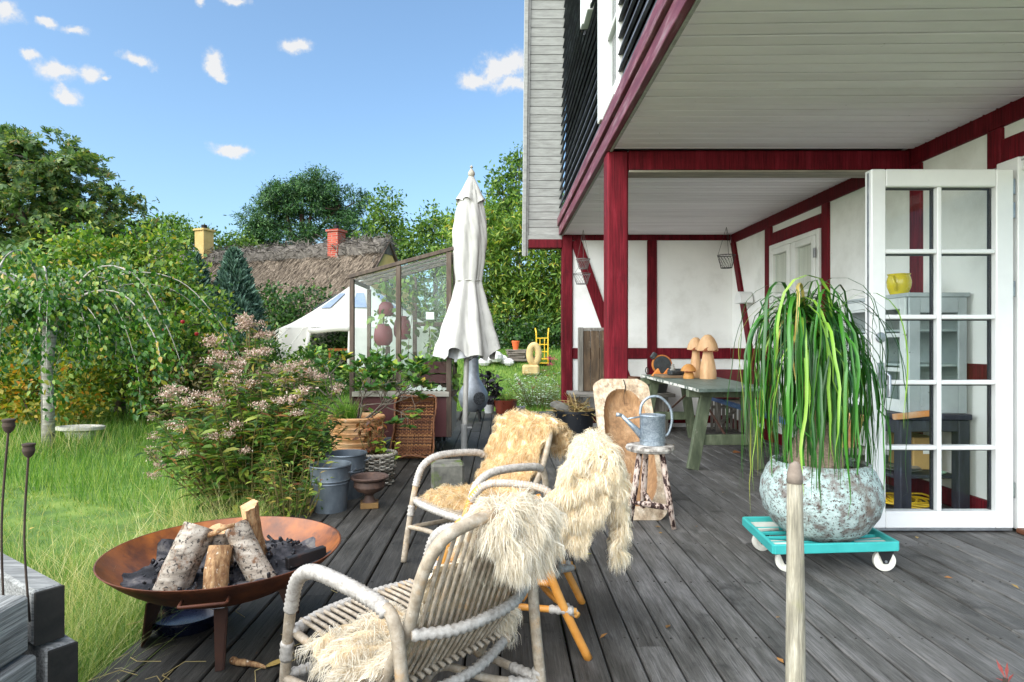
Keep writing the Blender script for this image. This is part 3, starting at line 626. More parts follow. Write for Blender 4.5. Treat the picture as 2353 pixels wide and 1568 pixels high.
# ================================================================ fire bowl and what lies in it
BC = Vector((-1.13, 2.56, 0)); BR, BZ, BDp = .46, .36, .20
M_rust = mat('rusty_steel', [(.2, '341a10'), (.45, '512a18'), (.62, '6b3a1e'), (.82, '804a26')], .65, 9, bump=.35, spots=(16, .6, .75, '3d2218'), spec=.4, bscale=60)
M_rusti = mat('orange_rusty_steel', [(.2, '3f210e'), (.4, '6f3b15'), (.6, '96541c'), (.82, 'b8742c')], .42, 7, (1, 1, 1), bump=.3, spots=(9, .55, .72, '4a2814'), spec=.6, bscale=40)
bowl = thing('fire_bowl', 'wide rusty steel fire bowl on three bent plate legs at the deck edge', 'fire bowl', tuple(BC))
rs = (BR ** 2 + BDp ** 2) / (2 * BDp); prof_o = []; prof_i = []
amax = math.asin(BR / rs)
for k in range(17):
    a = amax * k / 16; prof_o.append((max(rs * math.sin(a), .0008), BZ - BDp + rs * (1 - math.cos(a))))
prof_i = [(max(r - .001, .0006), z + .006) for r, z in prof_o]; prof_i[-1] = (BR - .006, BZ + .001)
MB().lathe(prof_o + [(BR, BZ + .0015), (BR - .0055, BZ + .0015)], 72, BC).build('bowl_shell', M_rust, bowl, smooth='all')
MB().lathe(prof_i, 72, BC).build('bowl_inside', M_rusti, bowl, smooth='all')
def hnd(ang):
    q = Vector((math.cos(ang), math.sin(ang), 0)); tn = Vector((-q.y, q.x, 0)); c = BC + q * (BR - .035); c.z = BZ - .045
    pts = [c - tn * .075, c - tn * .075 + q * .05, c - tn * .068 + q * .055, c + tn * .068 + q * .055, c + tn * .075 + q * .05, c + tn * .075]
    MB().tube(pts, .006, 8).build('handle', M_rust, bowl, smooth='all')
hnd(R(-75)); hnd(R(105))
for ang in (-71, 50, 192):
    q = Vector((math.cos(R(ang)), math.sin(R(ang)), 0)); tn = Vector((-q.y, q.x, 0)); c = BC + q * .25
    if ang == -71: w1, w2 = .022, .012
    else: w1, w2 = .15, .05
    mb = MB(); a, b_ = c - tn * w1, c + tn * w1; d = q * .02
    top = BZ - BDp + rs * (1 - math.cos(math.asin(.25 / rs))) - .003
    mb.hexa([(c - tn * w2 + q * .05) + Vector((0, 0, .001)), (c + tn * w2 + q * .05) + Vector((0, 0, .001)), (c + tn * w2 + q * .056) + Vector((0, 0, .001)), (c - tn * w2 + q * .056) + Vector((0, 0, .001)), a + Vector((0, 0, top)), b_ + Vector((0, 0, top)), b_ + q * .006 + Vector((0, 0, top)), a + q * .006 + Vector((0, 0, top))])
    if ang == -71: mb.hexa([(c + tn * .012 + q * .0) + Vector((0, 0, .001)), (c + tn * .018 + q * .0) + Vector((0, 0, .001)), (c + tn * .018 + q * .05) + Vector((0, 0, .001)), (c + tn * .012 + q * .05) + Vector((0, 0, .001)), c + tn * .02 - q * .03 + Vector((0, 0, top - .01)), c + tn * .026 - q * .03 + Vector((0, 0, top - .01)), c + tn * .026 + Vector((0, 0, top)), c + tn * .02 + Vector((0, 0, top))])
    mb.build('leg', mat('dark_rusty_steel', [(.3, '33190f'), (.7, '54301c')], .7, 6, bump=.3), bowl)
# ash: an uneven heap
g = np.random.default_rng(9); na, nr_ = 90, 26; V = []
ph = g.uniform(0, 6.28, 8)
def ashz(x, y): return .018 * math.sin(9 * x + ph[0]) * math.cos(7 * y + ph[1]) + .012 * math.sin(23 * x + ph[2] + 5 * y) + .009 * math.sin(31 * y - 11 * x + ph[3]) + .006 * math.sin(70 * x + 41 * y)
for j in range(nr_):
    for i in range(na):
        a = 2 * PI * i / na; ro = .375 + .030 * math.sin(3 * a + 1) + .025 * math.sin(7 * a + 2) + .012 * math.sin(17 * a)
        r = ro * j / (nr_ - 1); x, y = r * math.cos(a), r * math.sin(a)
        zb = BZ - BDp + rs * (1 - math.cos(math.asin(min(r / rs, 1)))) + .008
        zf = BZ - .075 + (ashz(x, y) + g.normal(0, .004)) * (1 - .6 * (r / ro)) + .045 * math.exp(-((x - .2) ** 2 + (y - .12) ** 2) / .02)
        z = max(zb, zf) if j < nr_ - 1 else zb - .004
        if r > .33: z = zb + max(0, (zf - zb)) * max(0, (ro - r) / (ro - .33 + 1e-6)) * .9
        V.append((BC.x + x, BC.y + y, z))
Fq = [(j * na + i, j * na + (i + 1) % na, (j + 1) * na + (i + 1) % na, (j + 1) * na + i) for j in range(nr_ - 1) for i in range(na)]
ash = npmesh('ash', V, Fq, mat('ash_and_char', [(.3, '0d0d10'), (.44, '1b1b20'), (.54, '4a474a'), (.70, '8a8379')], .9, 7, bump=1.5, bscale=55, fine=(60, .6, .7, '08080b')), None, kind='stuff', smooth=True)
tag(ash, 'black and grey ash heaped in the rusty fire bowl', 'ash')
g2 = np.random.default_rng(4); mb = MB()
for k in range(150):
    a = g2.uniform(0, 6.28); r = .31 * math.sqrt(g2.random()); x, y = r * math.cos(a), r * math.sin(a); s = g2.uniform(.005, .016)
    mb.cbox((BC.x + x, BC.y + y, BZ - .068 + .012 + ashz(x, y) * (1 - .6 * r / .34) + .045 * math.exp(-((x - .2) ** 2 + (y - .12) ** 2) / .02) - .004), (s * 1.6, s, s * .8), s * .3, Euler(tuple(g2.uniform(0, 3, 3))).to_matrix())
tag(mb.build('charcoal', mat('charcoal', [(.3, '08080c'), (.7, '1c1c24')], .5, 20), None, kind='stuff'), 'charcoal crumbs scattered over the ash in the fire bowl', 'charcoal')
M_birch = mat('birch_bark', [(.3, '4a4038'), (.42, '83786a'), (.55, 'a3988a'), (.75, 'c3bbae')], .75, 22, (.5, .5, 2.2), bump=1, spots=(20, .53, .64, '6a4a30'), fine=(70, .55, .63, '2c2622'), bscale=30)
M_split = mat('split_wood', [(.3, 'b98a5e'), (.55, 'd3a87a'), (.8, 'e2c19a')], .75, 20, (1, 1, 1), bump=.6, grain=((120, 120, 10), .3))
M_bark2 = mat('brown_bark', [(.25, '5e4028'), (.45, '8a6542'), (.62, 'b08d64'), (.8, 'c9b391')], .8, 30, (2.5, 2.5, .6), bump=1.4, fine=(60, .62, .7, 'd8cdb8'), bscale=50)
def log(label, a, b_, r, arc0, arc1, bark, seed, taper=.92):
    g = random.Random(seed); a, b_ = Vector(a), Vector(b_); L = (b_ - a).length
    t = thing('firewood_log', label, 'log', tuple(a)); z = (b_ - a).normalized(); x = z.orthogonal().normalized(); x = (Vector((0, -1, 0)) - z * Vector((0, -1, 0)).dot(z)).normalized(); y = z.cross(x)
    full = abs(arc1 - arc0) >= 359; n = 22; rings = 9
    mb = MB(); ids = []
    wob = [g.uniform(-.06, .06) for _ in range(n + 1)]
    for i in range(rings):
        f = i / (rings - 1); rr_ = r * (1 + (taper - 1) * f); row = []
        bend = math.sin(f * PI) * .012
        for j in range(n + (0 if full else 1)):
            an = R(arc0 + (arc1 - arc0) * j / n); q = rr_ * (1 + wob[j % n] + g.uniform(-.02, .02))
            p = a + z * (f * L) + x * (q * math.cos(an) + bend) + y * (q * math.sin(an)); row.append(len(mb.v)); mb.v.append(p)
        ids.append(row)
    m_ = len(ids[0])
    for i in range(rings - 1):
        for j in range(m_ if full else m_ - 1): mb.f.append((ids[i][j], ids[i][(j + 1) % m_], ids[i + 1][(j + 1) % m_], ids[i + 1][j]))
    mb.build('bark', bark, t, smooth='all')
    mw = MB(); vs0 = [mb.v[k] for k in ids[0]]; vs1 = [mb.v[k] for k in ids[-1]]
    if full: mw.add(vs0, [tuple(reversed(range(m_)))]).add(vs1, [tuple(range(m_))])
    else:
        c0 = a + x * 0; mw.add(vs0, [tuple(range(m_))]).add(vs1, [tuple(range(m_))])
        for s_ in (0, -1):
            e = [mb.v[row[s_]] for row in ids]; cc = [a + z * (L * i / (rings - 1)) for i in range(rings)]
            k = len(mw.v); mw.v += e + cc; mw.f += [(k + i, k + i + 1, k + rings + i + 1, k + rings + i) for i in range(rings - 1)]
        mw.add([a, vs0[0], vs0[-1]], [(0, 1, 2)]).add([b_, vs1[0], vs1[-1]], [(0, 1, 2)])
    mw.build('split_face', M_split, t)
log('stout birch log with peeling white bark, leftmost in the fire bowl', (-1.25, 2.35, .25), (-1.185, 2.46, .475), .064, -200, 100, M_birch, 1, .98)
log('short barkless brown log standing upright at the front of the fire bowl', (-1.075, 2.345, .265), (-1.08, 2.40, .42), .046, 0, 360, M_bark2, 2, .96)
log('slanting white birch branch on the right of the stacked logs', (-.915, 2.42, .265), (-1.06, 2.50, .465), .052, -180, 120, M_birch, 3, .92)
log('pale split log with clean cut faces topmost behind the stack', (-1.05, 2.60, .30), (-1.065, 2.54, .535), .07, 40, 150, M_bark2, 4, .95)
log('greyish split log half hidden between the birch logs', (-1.14, 2.54, .28), (-1.125, 2.50, .455), .05, -150, 120, M_birch, 5, .9)
tag(MB().tube(cr([(-1.15, 2.43, .45), (-1.11, 2.41, .465), (-1.07, 2.41, .485), (-1.04, 2.43, .49)], 5), [.011] * 8 + [.009] * 8, 7).build('dry_twig', M_bark2, smooth='all'), 'curved dry twig laid across the top of the logs', 'twig')
mb = MB(); mb.bar((-.86, 2.50, .315), (-.74, 2.62, .325), .03, .045); tag(mb.build('charred_stick', mat('charred_wood', [(.3, '0c0b0d'), (.6, '1d191a'), (.8, '4a2c20')], .6, 9, bump=.5)), 'charred dark stick lying in the ash on the right', 'stick')
mb = MB(); c = Vector((-1.34, 2.66, 0)); mb.lathe([(.001, .002), (.13, .002), (.15, .05), (.156, .052), (.15, .06), (.14, .05), (.125, .012), (.001, .01)], 40, c)
tag(mb.build('enamel_pan', mat('dark_blue_enamel', [(.3, '10131f'), (.7, '1a2036')], .25, 6, coat=.4), smooth=True), 'dark blue enamel pan on the deck under the fire bowl', 'pan')

# ================================================================ stool, watering can, trough
SC0 = Vector((1.0, 4.13, 0))
M_peel = mat('peeling_brown_paint', [(.38, '2a1715'), (.47, '3d211d'), (.5, 'b9a294'), (.7, 'd6c8be')], .75, 26, (1.6, 1.6, .7), bump=.8, detail=4)
st = thing('stool', 'old round three-legged stool with flaking paint beside the wooden trough', 'stool', tuple(SC0))
MB().lathe([(.001, .483), (.12, .483), (.155, .492), (.162, .508), (.155, .524), (.13, .53), (.001, .527)], 36, SC0).build('seat', mat('flaking_seat', [(.35, '3b322e'), (.48, '8d867e'), (.65, 'c9c4bc')], .8, 18, bump=.8), st, smooth=True)
for a in (-42, 95, 205):
    q = Vector((math.cos(R(a)), math.sin(R(a)), 0)); MB().tube([SC0 + q * .17 + Vector((0, 0, .0)), SC0 + q * .125 + Vector((0, 0, .25)), SC0 + q * .085 + Vector((0, 0, .484))], [.017, .022, .019], 9).build('leg', M_peel, st, smooth='all')
p1 = SC0 + Vector((math.cos(R(-42)), math.sin(R(-42)), 0)) * .145; p2 = SC0 + Vector((math.cos(R(205)), math.sin(R(205)), 0)) * .145; p3 = SC0 + Vector((math.cos(R(95)), math.sin(R(95)), 0)) * .14
MB().tube(cr([p1 + Vector((0, 0, .13)), p1.lerp(p2, .5) + Vector((0, -.01, .15)), p2 + Vector((0, 0, .16))], 6), [.012, .015, .018, .02, .021, .022, .021, .02, .018, .015, .013, .012, .012], 8).tube([p1.lerp(p2, .5) + Vector((0, 0, .15)), p3 + Vector((0, 0, .19))], .014, 8).build('stretcher', M_peel, st, smooth='all')
M_zinc = mat('galvanised_steel', [(.25, '77828c'), (.45, '8e99a3'), (.6, 'a3aeb8'), (.8, 'b9c3cb')], .42, 45, detail=3, metal=.55, bump=.1, distort=1.2)
wc = thing('watering_can', 'galvanised watering can with hoop handle standing on the round stool', 'watering can', (SC0.x + .015, SC0.y, .529)); o = ORG[wc.name]
MB().lathe([(.001, .002), (.083, .002), (.083, .03), (.087, .033), (.083, .036), (.083, .19), (.087, .195), (.083, .2), (.08, .2), (.08, .012), (.001, .012)], 40, o).build('body', M_zinc, wc, smooth=True)
MB().lathe([(.079, .196), (.079, .2), (.001, .203)], 3, o).build('half_lid', M_zinc, wc) if False else MB().prism([o + Vector((.079 * math.cos(a), .079 * math.sin(a), .197)) for a in np.linspace(PI * .5, PI * 1.5, 14)], (0, 0, .003)).build('half_lid', M_zinc, wc)
MB().tube([o + Vector((-.06, 0, .05)), o + Vector((-.13, 0, .12)), o + Vector((-.205, 0, .195))], [.028, .018, .011], 12).tube([o + Vector((-.205, 0, .195)), o + Vector((-.24, 0, .20))], [.011, .014], 10).build('spout', M_zinc, wc, smooth='all')
MB().tube([o + Vector((-.175, 0, .17)), o + Vector((-.083, 0, .185))], .006, 8).build('spout_brace', M_zinc, wc, smooth='all')
hp = cr([o + Vector(p) for p in ((-.083, 0, .20), (-.07, 0, .27), (-.02, 0, .315), (.05, 0, .315), (.115, 0, .25), (.13, 0, .16), (.105, 0, .075), (.08, 0, .06))], 6)
MB().tube(hp, .009, 8).build('handle', M_zinc, wc, smooth='all')
# dough trough leaning back against the post
TR0, TR1 = Vector((.96, 4.22, .0)), Vector((.955, 4.955, .92))
zt = (TR1 - TR0).normalized(); xt = Vector((1, 0, 0)); yt = zt.cross(xt).normalized()   # yt points away from camera/up
Lt = (TR1 - TR0).length; tr = thing('dough_trough', 'old carved wooden dough trough stood on end against the red post', 'trough', tuple(TR0))
M_tr = mat('worn_trough_wood', [(.25, '86705a'), (.45, 'b09a80'), (.6, 'c8b69e'), (.8, 'd9cfbf')], .8, 9, (2, 2, 1), bump=.9, grain=((60, 60, 7), .4), spots=(12, .58, .72, '6b5138'))
M_trin = mat('trough_hollow_wood', [(.25, '7c5a3c'), (.5, '9d7853'), (.75, 'b89673')], .75, 8, (2, 2, 1), bump=.7, grain=((50, 50, 6), .35), spots=(10, .62, .74, '5d4028'))
def outw(f): return (.185 + .035 * math.sin(min(f * 1.35, 1) * PI * .5)) * (1 - max(0, (.06 - f) / .06) ** 2 * .3) * (1 - max(0, (f - .93) / .07) ** 2 * .35)
nl, nw = 120, 80; V = []
for i in range(nl):
    f = i / (nl - 1); w = outw(f)
    for j in range(nw):
        s = -1 + 2 * j / (nw - 1); u_ = s * w
        e = ((f - .5) / .40) ** 2; hollow = 0
        wi = .165 * math.sqrt(max(0, 1 - ((f - .5) / .415) ** 4)) if abs(f - .5) < .415 else 0
        if wi > 0 and abs(u_) < wi: hollow = .10 * min(1, (1 - (u_ / wi) ** 2) * 1.8) ** .5 * min(1, (1 - abs(f - .5) / .415) * 5) ** .5
        V.append((u_, f * Lt, hollow))
def tw(u_, l, d): return TR0 + xt * u_ + zt * l + yt * d
Vw = [tw(*p) for p in V]; mA, mB_ = MB(), MB(); mA.v = list(Vw); mB_.v = list(Vw)
for i in range(nl - 1):
    for j in range(nw - 1):
        q = (i * nw + j, i * nw + j + 1, (i + 1) * nw + j + 1, (i + 1) * nw + j)
        (mB_ if max(V[k][2] for k in q) > .012 else mA).f.append(q)
# back shell and sides
nb_ = len(mA.v)
for i in range(nl):
    f = i / (nl - 1); w = outw(f); dep = .145 * min(1, min(f, 1 - f) * 7 + .25)
    for j in range(12):
        a = PI * j / 11; mA.v.append(tw(-w * math.cos(a), f * Lt, dep * math.sin(a) ** .6 if 0 < j < 11 else 0))
for i in range(nl - 1):
    for j in range(11): mA.f.append((nb_ + i * 12 + j, nb_ + (i + 1) * 12 + j, nb_ + (i + 1) * 12 + j + 1, nb_ + i * 12 + j + 1))
for i in (0, nl - 1): mA.f.append(tuple(nb_ + i * 12 + j for j in range(12)))
mA.build('trough_body', M_tr, tr, smooth=35); mB_.build('hollow', M_trin, tr, smooth='all')
ck = cr([tw(.03, .99 * Lt, -.004), tw(.035, .93 * Lt, -.004), tw(.02, .87 * Lt, .03), tw(.028, .82 * Lt, .07)], 5)
MB().tube(ck, [.004] * 8 + [.0015] * 8, 5).build('crack', M_dark, tr)
# ================================================================ umbrella
UB = Vector((-.40, 6.9, 0)); M_canv = mat('off_white_canvas', [(.3, 'a3a19b'), (.55, 'b5b3ae'), (.8, 'c0bdb8')], .8, 2.5, (3, 3, 1), bump=1.2, spots=(5, .66, .76, '98958e'), bscale=16)
um = thing('garden_umbrella', 'closed off-white garden umbrella on a pole beside the small greenhouse', 'umbrella', tuple(UB))
def ux(z): return UB.x + .0265 * z
kf = 6.9 / FP; zy = lambda y: H - (y - CY) * kf
M_pole = mat('grey_pole', [(.3, 'a7a49d'), (.7, 'bdbab4')], .5, 5, (4, 4, 1), metal=.1)
MB().tube([(UB.x, UB.y, .004), (ux(1.6), UB.y, 1.6), (ux(3.05), UB.y, 3.05)], .029, 14).build('pole', M_pole, um, smooth=True)
MB().lathe([(.036, 0), (.036, .3), (.03, .305)], 16, (UB.x, UB.y, .005)).cbox((UB.x + .06, UB.y - .01, .27), (.06, .02, .02)).build('pole_socket', mat('grey_socket', [(.3, '7d7d7c'), (.7, '93938f')], .5, 6), um, smooth=True)
prof = [(405, .028), (415, .05), (430, .085), (448, .125), (460, .155)]
def canopy(pr, seed, nf, am0, am1, hem, name, m):
    g = random.Random(seed); ph_ = g.uniform(0, 6); pts = cr([Vector((r, zy(y), 0)) for y, r in pr], 6); n = 96; mb = MB(); nr = len(pts)
    for i, p in enumerate(pts):
        f = i / (nr - 1); am = am0 + (am1 - am0) * f
        for j in range(n):
            a = 2 * PI * j / n
            w = math.cos(nf * a + ph_ + .5 * math.sin(a * 2 + seed)); w2 = math.cos((nf * 2 + 1) * a + ph_ * 2 + f * 1.5)
            r = p.x * (1 + am * (w if w > 0 else w * .75) + am * .35 * w2 * f + .018 * math.sin(19 * a + 11 * p.y + 3 * math.sin(5 * p.y)) + .012 * math.sin(31 * p.y + 4 * a)) ; tw_ = .35 * am * math.sin(nf * a + ph_)
            z = p.y - hem * (f ** 3) * (.5 + .5 * math.sin(nf * .5 * a + ph_ * 1.3) * 1.0 - .4 * w)
            mb.v.append(Vector((ux(z) + r * math.cos(a + tw_), UB.y + r * math.sin(a + tw_) * .8, z)))
    for i in range(nr - 1):
        for j in range(n): mb.f.append((i * n + j, i * n + (j + 1) % n, (i + 1) * n + (j + 1) % n, (i + 1) * n + j))
    return mb.build(name, m, um, smooth='all')
canopy([(440, .10), (462, .128), (500, .165), (540, .182), (590, .170), (625, .152), (646, .138), (655, .142), (690, .185), (740, .245), (780, .295), (806, .325)], 3, 7, .05, .16, .09, 'canopy', M_canv)
canopy([(440, .06), (700, .10), (770, .16), (818, .20)], 9, 5, .05, .3, .05, 'inner_folds', mat('canvas_underside', [(.3, 'a8a9ab'), (.7, 'bcbdbe')], .85, 4))
canopy(prof, 5, 6, .02, .13, .05, 'vent_cap', M_canv)
MB().tube([(ux(1.9) + .14 * math.cos(a), UB.y + .115 * math.sin(a), 1.9) for a in np.linspace(0, 2 * PI, 40)], .006, 6).build('tie_cord', M_canv, um, smooth='all')
MB().lathe([(.001, 3.19), (.008, 3.18), (.02, 3.165), (.008, 3.15), (.014, 3.14), (.036, 3.11), (.04, 3.085), (.03, 3.06), (.016, 3.05)][::-1], 20, (ux(3.1), UB.y, 0)).build('finial', mat('grey_wood_finial', [(.3, '8f877a'), (.7, 'a9a294')], .7, 8), um, smooth=True)

# ================================================================ small greenhouse on castors
GX0, GX1, GY0, GY1 = -1.66, -.54, 6.84, 7.78; zl, zr_ = 1.93, 2.235
M_gh = mat('brown_stained_frame', [(.25, '3a2f28'), (.5, '544539'), (.75, '74685b')], .7, 4, (5, 5, 1), bump=.5, grain=((30, 30, 3), .3))
M_oxb = mat('oxblood_panel', [(.3, '4b2325'), (.7, '5a2c2d')], .6, 3)
gh = thing('greenhouse', 'small brown timber greenhouse with sloping glass roof and oxblood base', 'greenhouse', (-1.1, 7.3, 0))
def gp(name, m, *b_, b=.004): return part(name, m, *b_, parent=gh, b=b)
def zt_(x): return zl + (zr_ - zl) * (x - GX0) / (GX1 - GX0)
gp('base_panel', M_oxb, (GX0 + .03, GX1 - .0, GY0 + .012, GY0 + .03, .17, .615)); gp('base_panel', mat('pale_side_panel', [(.3, '8d8d8c'), (.7, 'a3a3a2')], .6, 3), (GX1 - .02, GX1 - .003, GY0 + .07, GY1, .17, .615)); gp('base_panel', M_oxb, (GX0 + .01, GX0 + .03, GY0 + .031, GY1, .17, .615)); gp('base_panel', M_oxb, (GX0 + .031, GX1 - .021, GY1 - .02, GY1, .17, .615))
gp('floor', M_gh, (GX0 + .032, GX1 - .022, GY0 + .032, GY1 - .022, .18, .56))
gp('sill', mat('grey_sill', [(.3, '8d897f'), (.7, 'aca89d')], .8, 5, (1, 8, 8), bump=.4), (GX0 + .03, GX1 - .02, GY0 - .02, GY0 + .07, .617, .672)); gp('sill', M_gh, (GX1 - .06, GX1 + .03, GY0 + .072, GY1, .617, .672))
for x, w in ((GX0, .048), (-1.148, .052), (GX1 - .052, .056)):
    z1 = zt_(x); gp('front_post', M_gh, (x, x + w, GY0 - .008, GY0 + .05, .673 if x < -.9 and x > -1.5 else .17, z1 - .01))
for x, w in ((GX0, .045), (-1.3, .04), (-1.09, .05), (GX1 - .05, .05)): gp('rear_post', M_gh, (x, x + w, GY1 - .05, GY1 - .002, .673, zt_(x) - .05))
def sl_bar(y, zo, w, t, x0=GX0 - .03, x1=GX1 + .03, nm='roof_rail'): return MB().bar((x0, y, zt_(x0) + zo), (x1, y, zt_(x1) + zo), w, t, up=(0, 1, 0)).build(nm, M_gh, gh)
sl_bar(GY0 + .02, .012, .04, .06); sl_bar(GY1 - .02, .012, .04, .06)
for f in (.33, .62): sl_bar(GY0 + (GY1 - GY0) * f, .005, .03, .03)
gp('side_rail', M_gh, (GX1 - .05, GX1 - .005, GY0 + .055, GY1 - .055, zr_ - .06, zr_ - .02)); gp('side_rail', M_gh, (GX0, GX0 + .04, GY0 + .055, GY1 - .055, zl - .05, zl - .01)); gp('rear_rail', M_gh, (-1.038, GX1 - .052, GY1 - .045, GY1 - .005, 1.42, 1.47))
gp('side_door', M_gh, (GX1 - .045, GX1 - .01, GY0 + .06, GY0 + .11, .673, zr_ - .065), (GX1 - .045, GX1 - .01, GY1 - .12, GY1 - .06, .673, zr_ - .065))
def qpane(p): m_ = MB(); m_.add(p, [(0, 1, 2, 3)]); return m_.build('pane', M_glass2, gh)
M_glass2 = glassm('greenhouse_glass', .0, (.93, .97, .96))
def pane(a, b_, y, z0): 
    m_ = MB(); m_.prism([(a, y, z0), (b_, y, z0), (b_, y, zt_(b_) - .03), (a, y, zt_(a) - .03)], (0, .004, 0)); return m_.build('pane', M_glass2, gh)
pane(GX0 + .05, -1.15, GY0 + .02, .675); pane(-1.094, GX1 - .054, GY0 + .02, .675); pane(-1.25, -1.092, GY1 - .03, .675); pane(-1.038, GX1 - .052, GY1 - .03, .675); pane(GX0 + .046, -1.302, GY1 - .03, .675)
MB().prism([(GX1 - .03, GY0 + .112, .675), (GX1 - .03, GY1 - .122, .675), (GX1 - .03, GY1 - .122, zr_ - .07), (GX1 - .03, GY0 + .112, zr_ - .07)], (.004, 0, 0)).build('pane', M_glass2, gh)
for f0, f1 in ((.05, .32), (.35, .61), (.64, .95)):
    y0, y1 = GY0 + (GY1 - GY0) * f0, GY0 + (GY1 - GY0) * f1; MB().prism([(GX0, y0, zt_(GX0) + .022), (GX1, y0, zt_(GX1) + .022), (GX1, y1, zt_(GX1) + .022), (GX0, y1, zt_(GX0) + .022)], (0, 0, .006)).build('roof_pane', M_glass2, gh)
for x in (GX0 + .12, GX1 - .15):
    for y in (GY0 + .1, GY1 - .12):
        c = Vector((x, y, .055)); w_ = MB().lathe([(.02, -.018), (.05, -.018), (.054, -.01), (.054, .01), (.05, .018), (.02, .018)], 20, c, Matrix.Rotation(R(90), 3, 'Y')).build('castor', mat('black_rubber', [(.3, '121212'), (.7, '1f1f1f')], .7, 9), gh, smooth=True)
        MB().cbox((x, y, .14), (.07, .08, .05)).cbox((x - .03, y, .085), (.006, .04, .09)).cbox((x + .03, y, .085), (.006, .04, .09)).build('fork', M_dark, w_)
M_lant = mat('maroon_lantern', [(.3, '5a1a24'), (.6, '73262f'), (.8, '8a3c42')], .6, 6, bump=.3, fine=(30, .66, .72, 'a98a88'))
def lantern(label, c, r, h):
    o = thing('clay_bell_pot', label, 'pot', tuple(c)); MB().lathe([(.001, 0), (r * .6, 0), (r * .95, h * .2), (r, h * .45), (r * .92, h * .75), (r * .6, h * .97), (r * .35, h), (.001, h)], 24, c, rfun=lambda a, z: 1 + .012 * math.sin(z * 260)).build('body', M_lant, o, smooth=True)
    MB().tube([Vector(c) + Vector((0, 0, h)), Vector(c) + Vector((0, 0, h + .12))], .006, 6).build('cord', M_dark, o)
lantern('maroon bell pot hanging highest inside the greenhouse', (-1.33, 7.25, 1.52), .09, .17); lantern('large maroon bell pot low on the post inside the greenhouse', (-1.355, 7.2, 1.18), .11, .25); lantern('maroon bell pot half behind the middle greenhouse post', (-1.16, 7.35, 1.25), .10, .28)
tag(part('stand_post', M_gh, (-1.34, -1.29, 7.24, 7.29, .56, 1.17), parent=None), 'brown post carrying the maroon pots inside the greenhouse', 'post')
tag(MB().cbox((-.78, 7.2, .80), (.36, .22, .1)).cbox((-.78, 7.2, .93), (.4, .26, .13)).build('oxblood_box', M_oxb), 'small oxblood planter box behind the greenhouse glass', 'box')
tag(MB().cbox((-.79, 7.3, .66), (.4, .3, .16)).build('shelf_block', M_gh), 'dark block under the oxblood planter box in the greenhouse', 'block')
g = random.Random(2); mb = MB(); npt = 26; V = []
for j in range(7):
    for i in range(npt): V.append(Vector((-1.05 + .5 * i / (npt - 1), 6.93 + .12 * j / 6, .68 + .035 * math.sin(j / 6 * PI) * (1 + .5 * math.sin(i * 1.1)) + .012 * math.sin(i * 2.3 + j))))
mb.v = V; mb.f = [(j * npt + i, j * npt + i + 1, (j + 1) * npt + i + 1, (j + 1) * npt + i) for j in range(6) for i in range(npt - 1)]
tag(mb.build('cloth', mat('grey_white_cloth', [(.3, 'b1ada5'), (.7, 'd3d0c9')], .9, 8, bump=.3), smooth='all'), 'crumpled grey-white cloth along the greenhouse sill', 'cloth')
tag(part('thermometer', M_white, (-.82, -.73, GY0 + .026, GY0 + .034, 1.47, 1.55), parent=None, b=.002), 'small white thermometer on the right greenhouse pane', 'thermometer')

# ================================================================ pots, tubs and baskets left of the chairs
def lathed(name, label, cat, c, prof, m, seg=48, part_name='body', group=None, rfun=None):
    o = thing(name, label, cat, tuple(c), group=group); MB().lathe(prof, seg, c, rfun=rfun).build(part_name, m, o, smooth=30); return o
M_terra = mat('aged_terracotta', [(.25, 'a5703f'), (.45, 'c08a58'), (.6, 'd0a377'), (.82, 'ddbf9d')], .8, 5, (1, 1, 2), bump=.3, spots=(9, .66, .78, 'dccbb2'))
PC = Vector((-1.47, 6.32, 0)); pr = [(.001, .002), (.20, .002)]
nrib = 8
for k in range(nrib):
    z0 = .03 + k * .05; rr_ = .205 + .065 * (k / (nrib - 1)) ** .8
    pr += [(rr_ + .001, z0), (rr_ + .003, z0 + .018), (rr_ + .010, z0 + .028), (rr_ + .011, z0 + .034), (rr_ + .004, z0 + .044)]
pr += [(.292, .435), (.298, .455), (.29, .468), (.265, .468), (.255, .40), (.001, .40)]
pot = lathed('terracotta_pot', 'large ribbed terracotta pot holding the rhododendron', 'pot', PC, pr, M_terra)
MB().lathe([(.001, .425), (.255, .415)], 24, PC).build('soil', mat('potting_soil', [(.3, '1c140e'), (.7, '33271b')], .95, 20, bump=1), pot)
def ztub(label, c, r0, r1, h):
    o = thing('zinc_tub', label, 'tub', tuple(c), group='zinc tubs by the flowering shrub')
    MB().lathe([(.001, .004), (r0 - .003, .004), (r0, 0), (r0, .012), (r0 + (r1 - r0) * .6, h * .6), (r0 + (r1 - r0) * .6 + .005, h * .615), (r0 + (r1 - r0) * .65, h * .64), (r0 + (r1 - r0) * .7 + .005, h * .68), (r0 + (r1 - r0) * .72, h * .71), (r1, h - .012), (r1 + .007, h - .004), (r1 + .004, h + .004), (r1 - .003, h), (r1 - .006, h - .03), (r0 - .004, .012), (.001, .012)], 44, c).build('body', M_zinc2, o, smooth=30)
    MB().tube(cr([Vector(c) + Vector((r1, -.05, h - .05)), Vector(c) + Vector((r1 + .03, -.045, h - .04)), Vector(c) + Vector((r1 + .03, .045, h - .04)), Vector(c) + Vector((r1, .05, h - .05))], 5), .005, 6).build('handle', M_zinc2, o)
M_zinc2 = mat('old_zinc', [(.25, '484f56'), (.5, '5d656d'), (.75, '788189')], .5, 8, (1, 1, .5), metal=.5, bump=.1)
ztub('zinc tub nearest the flowering shrub, half covered by its leaves', (-1.225, 4.48, 0), .115, .145, .33); ztub('zinc tub behind the first one, next to the woven basket', (-1.21, 4.88, 0), .125, .155, .34)
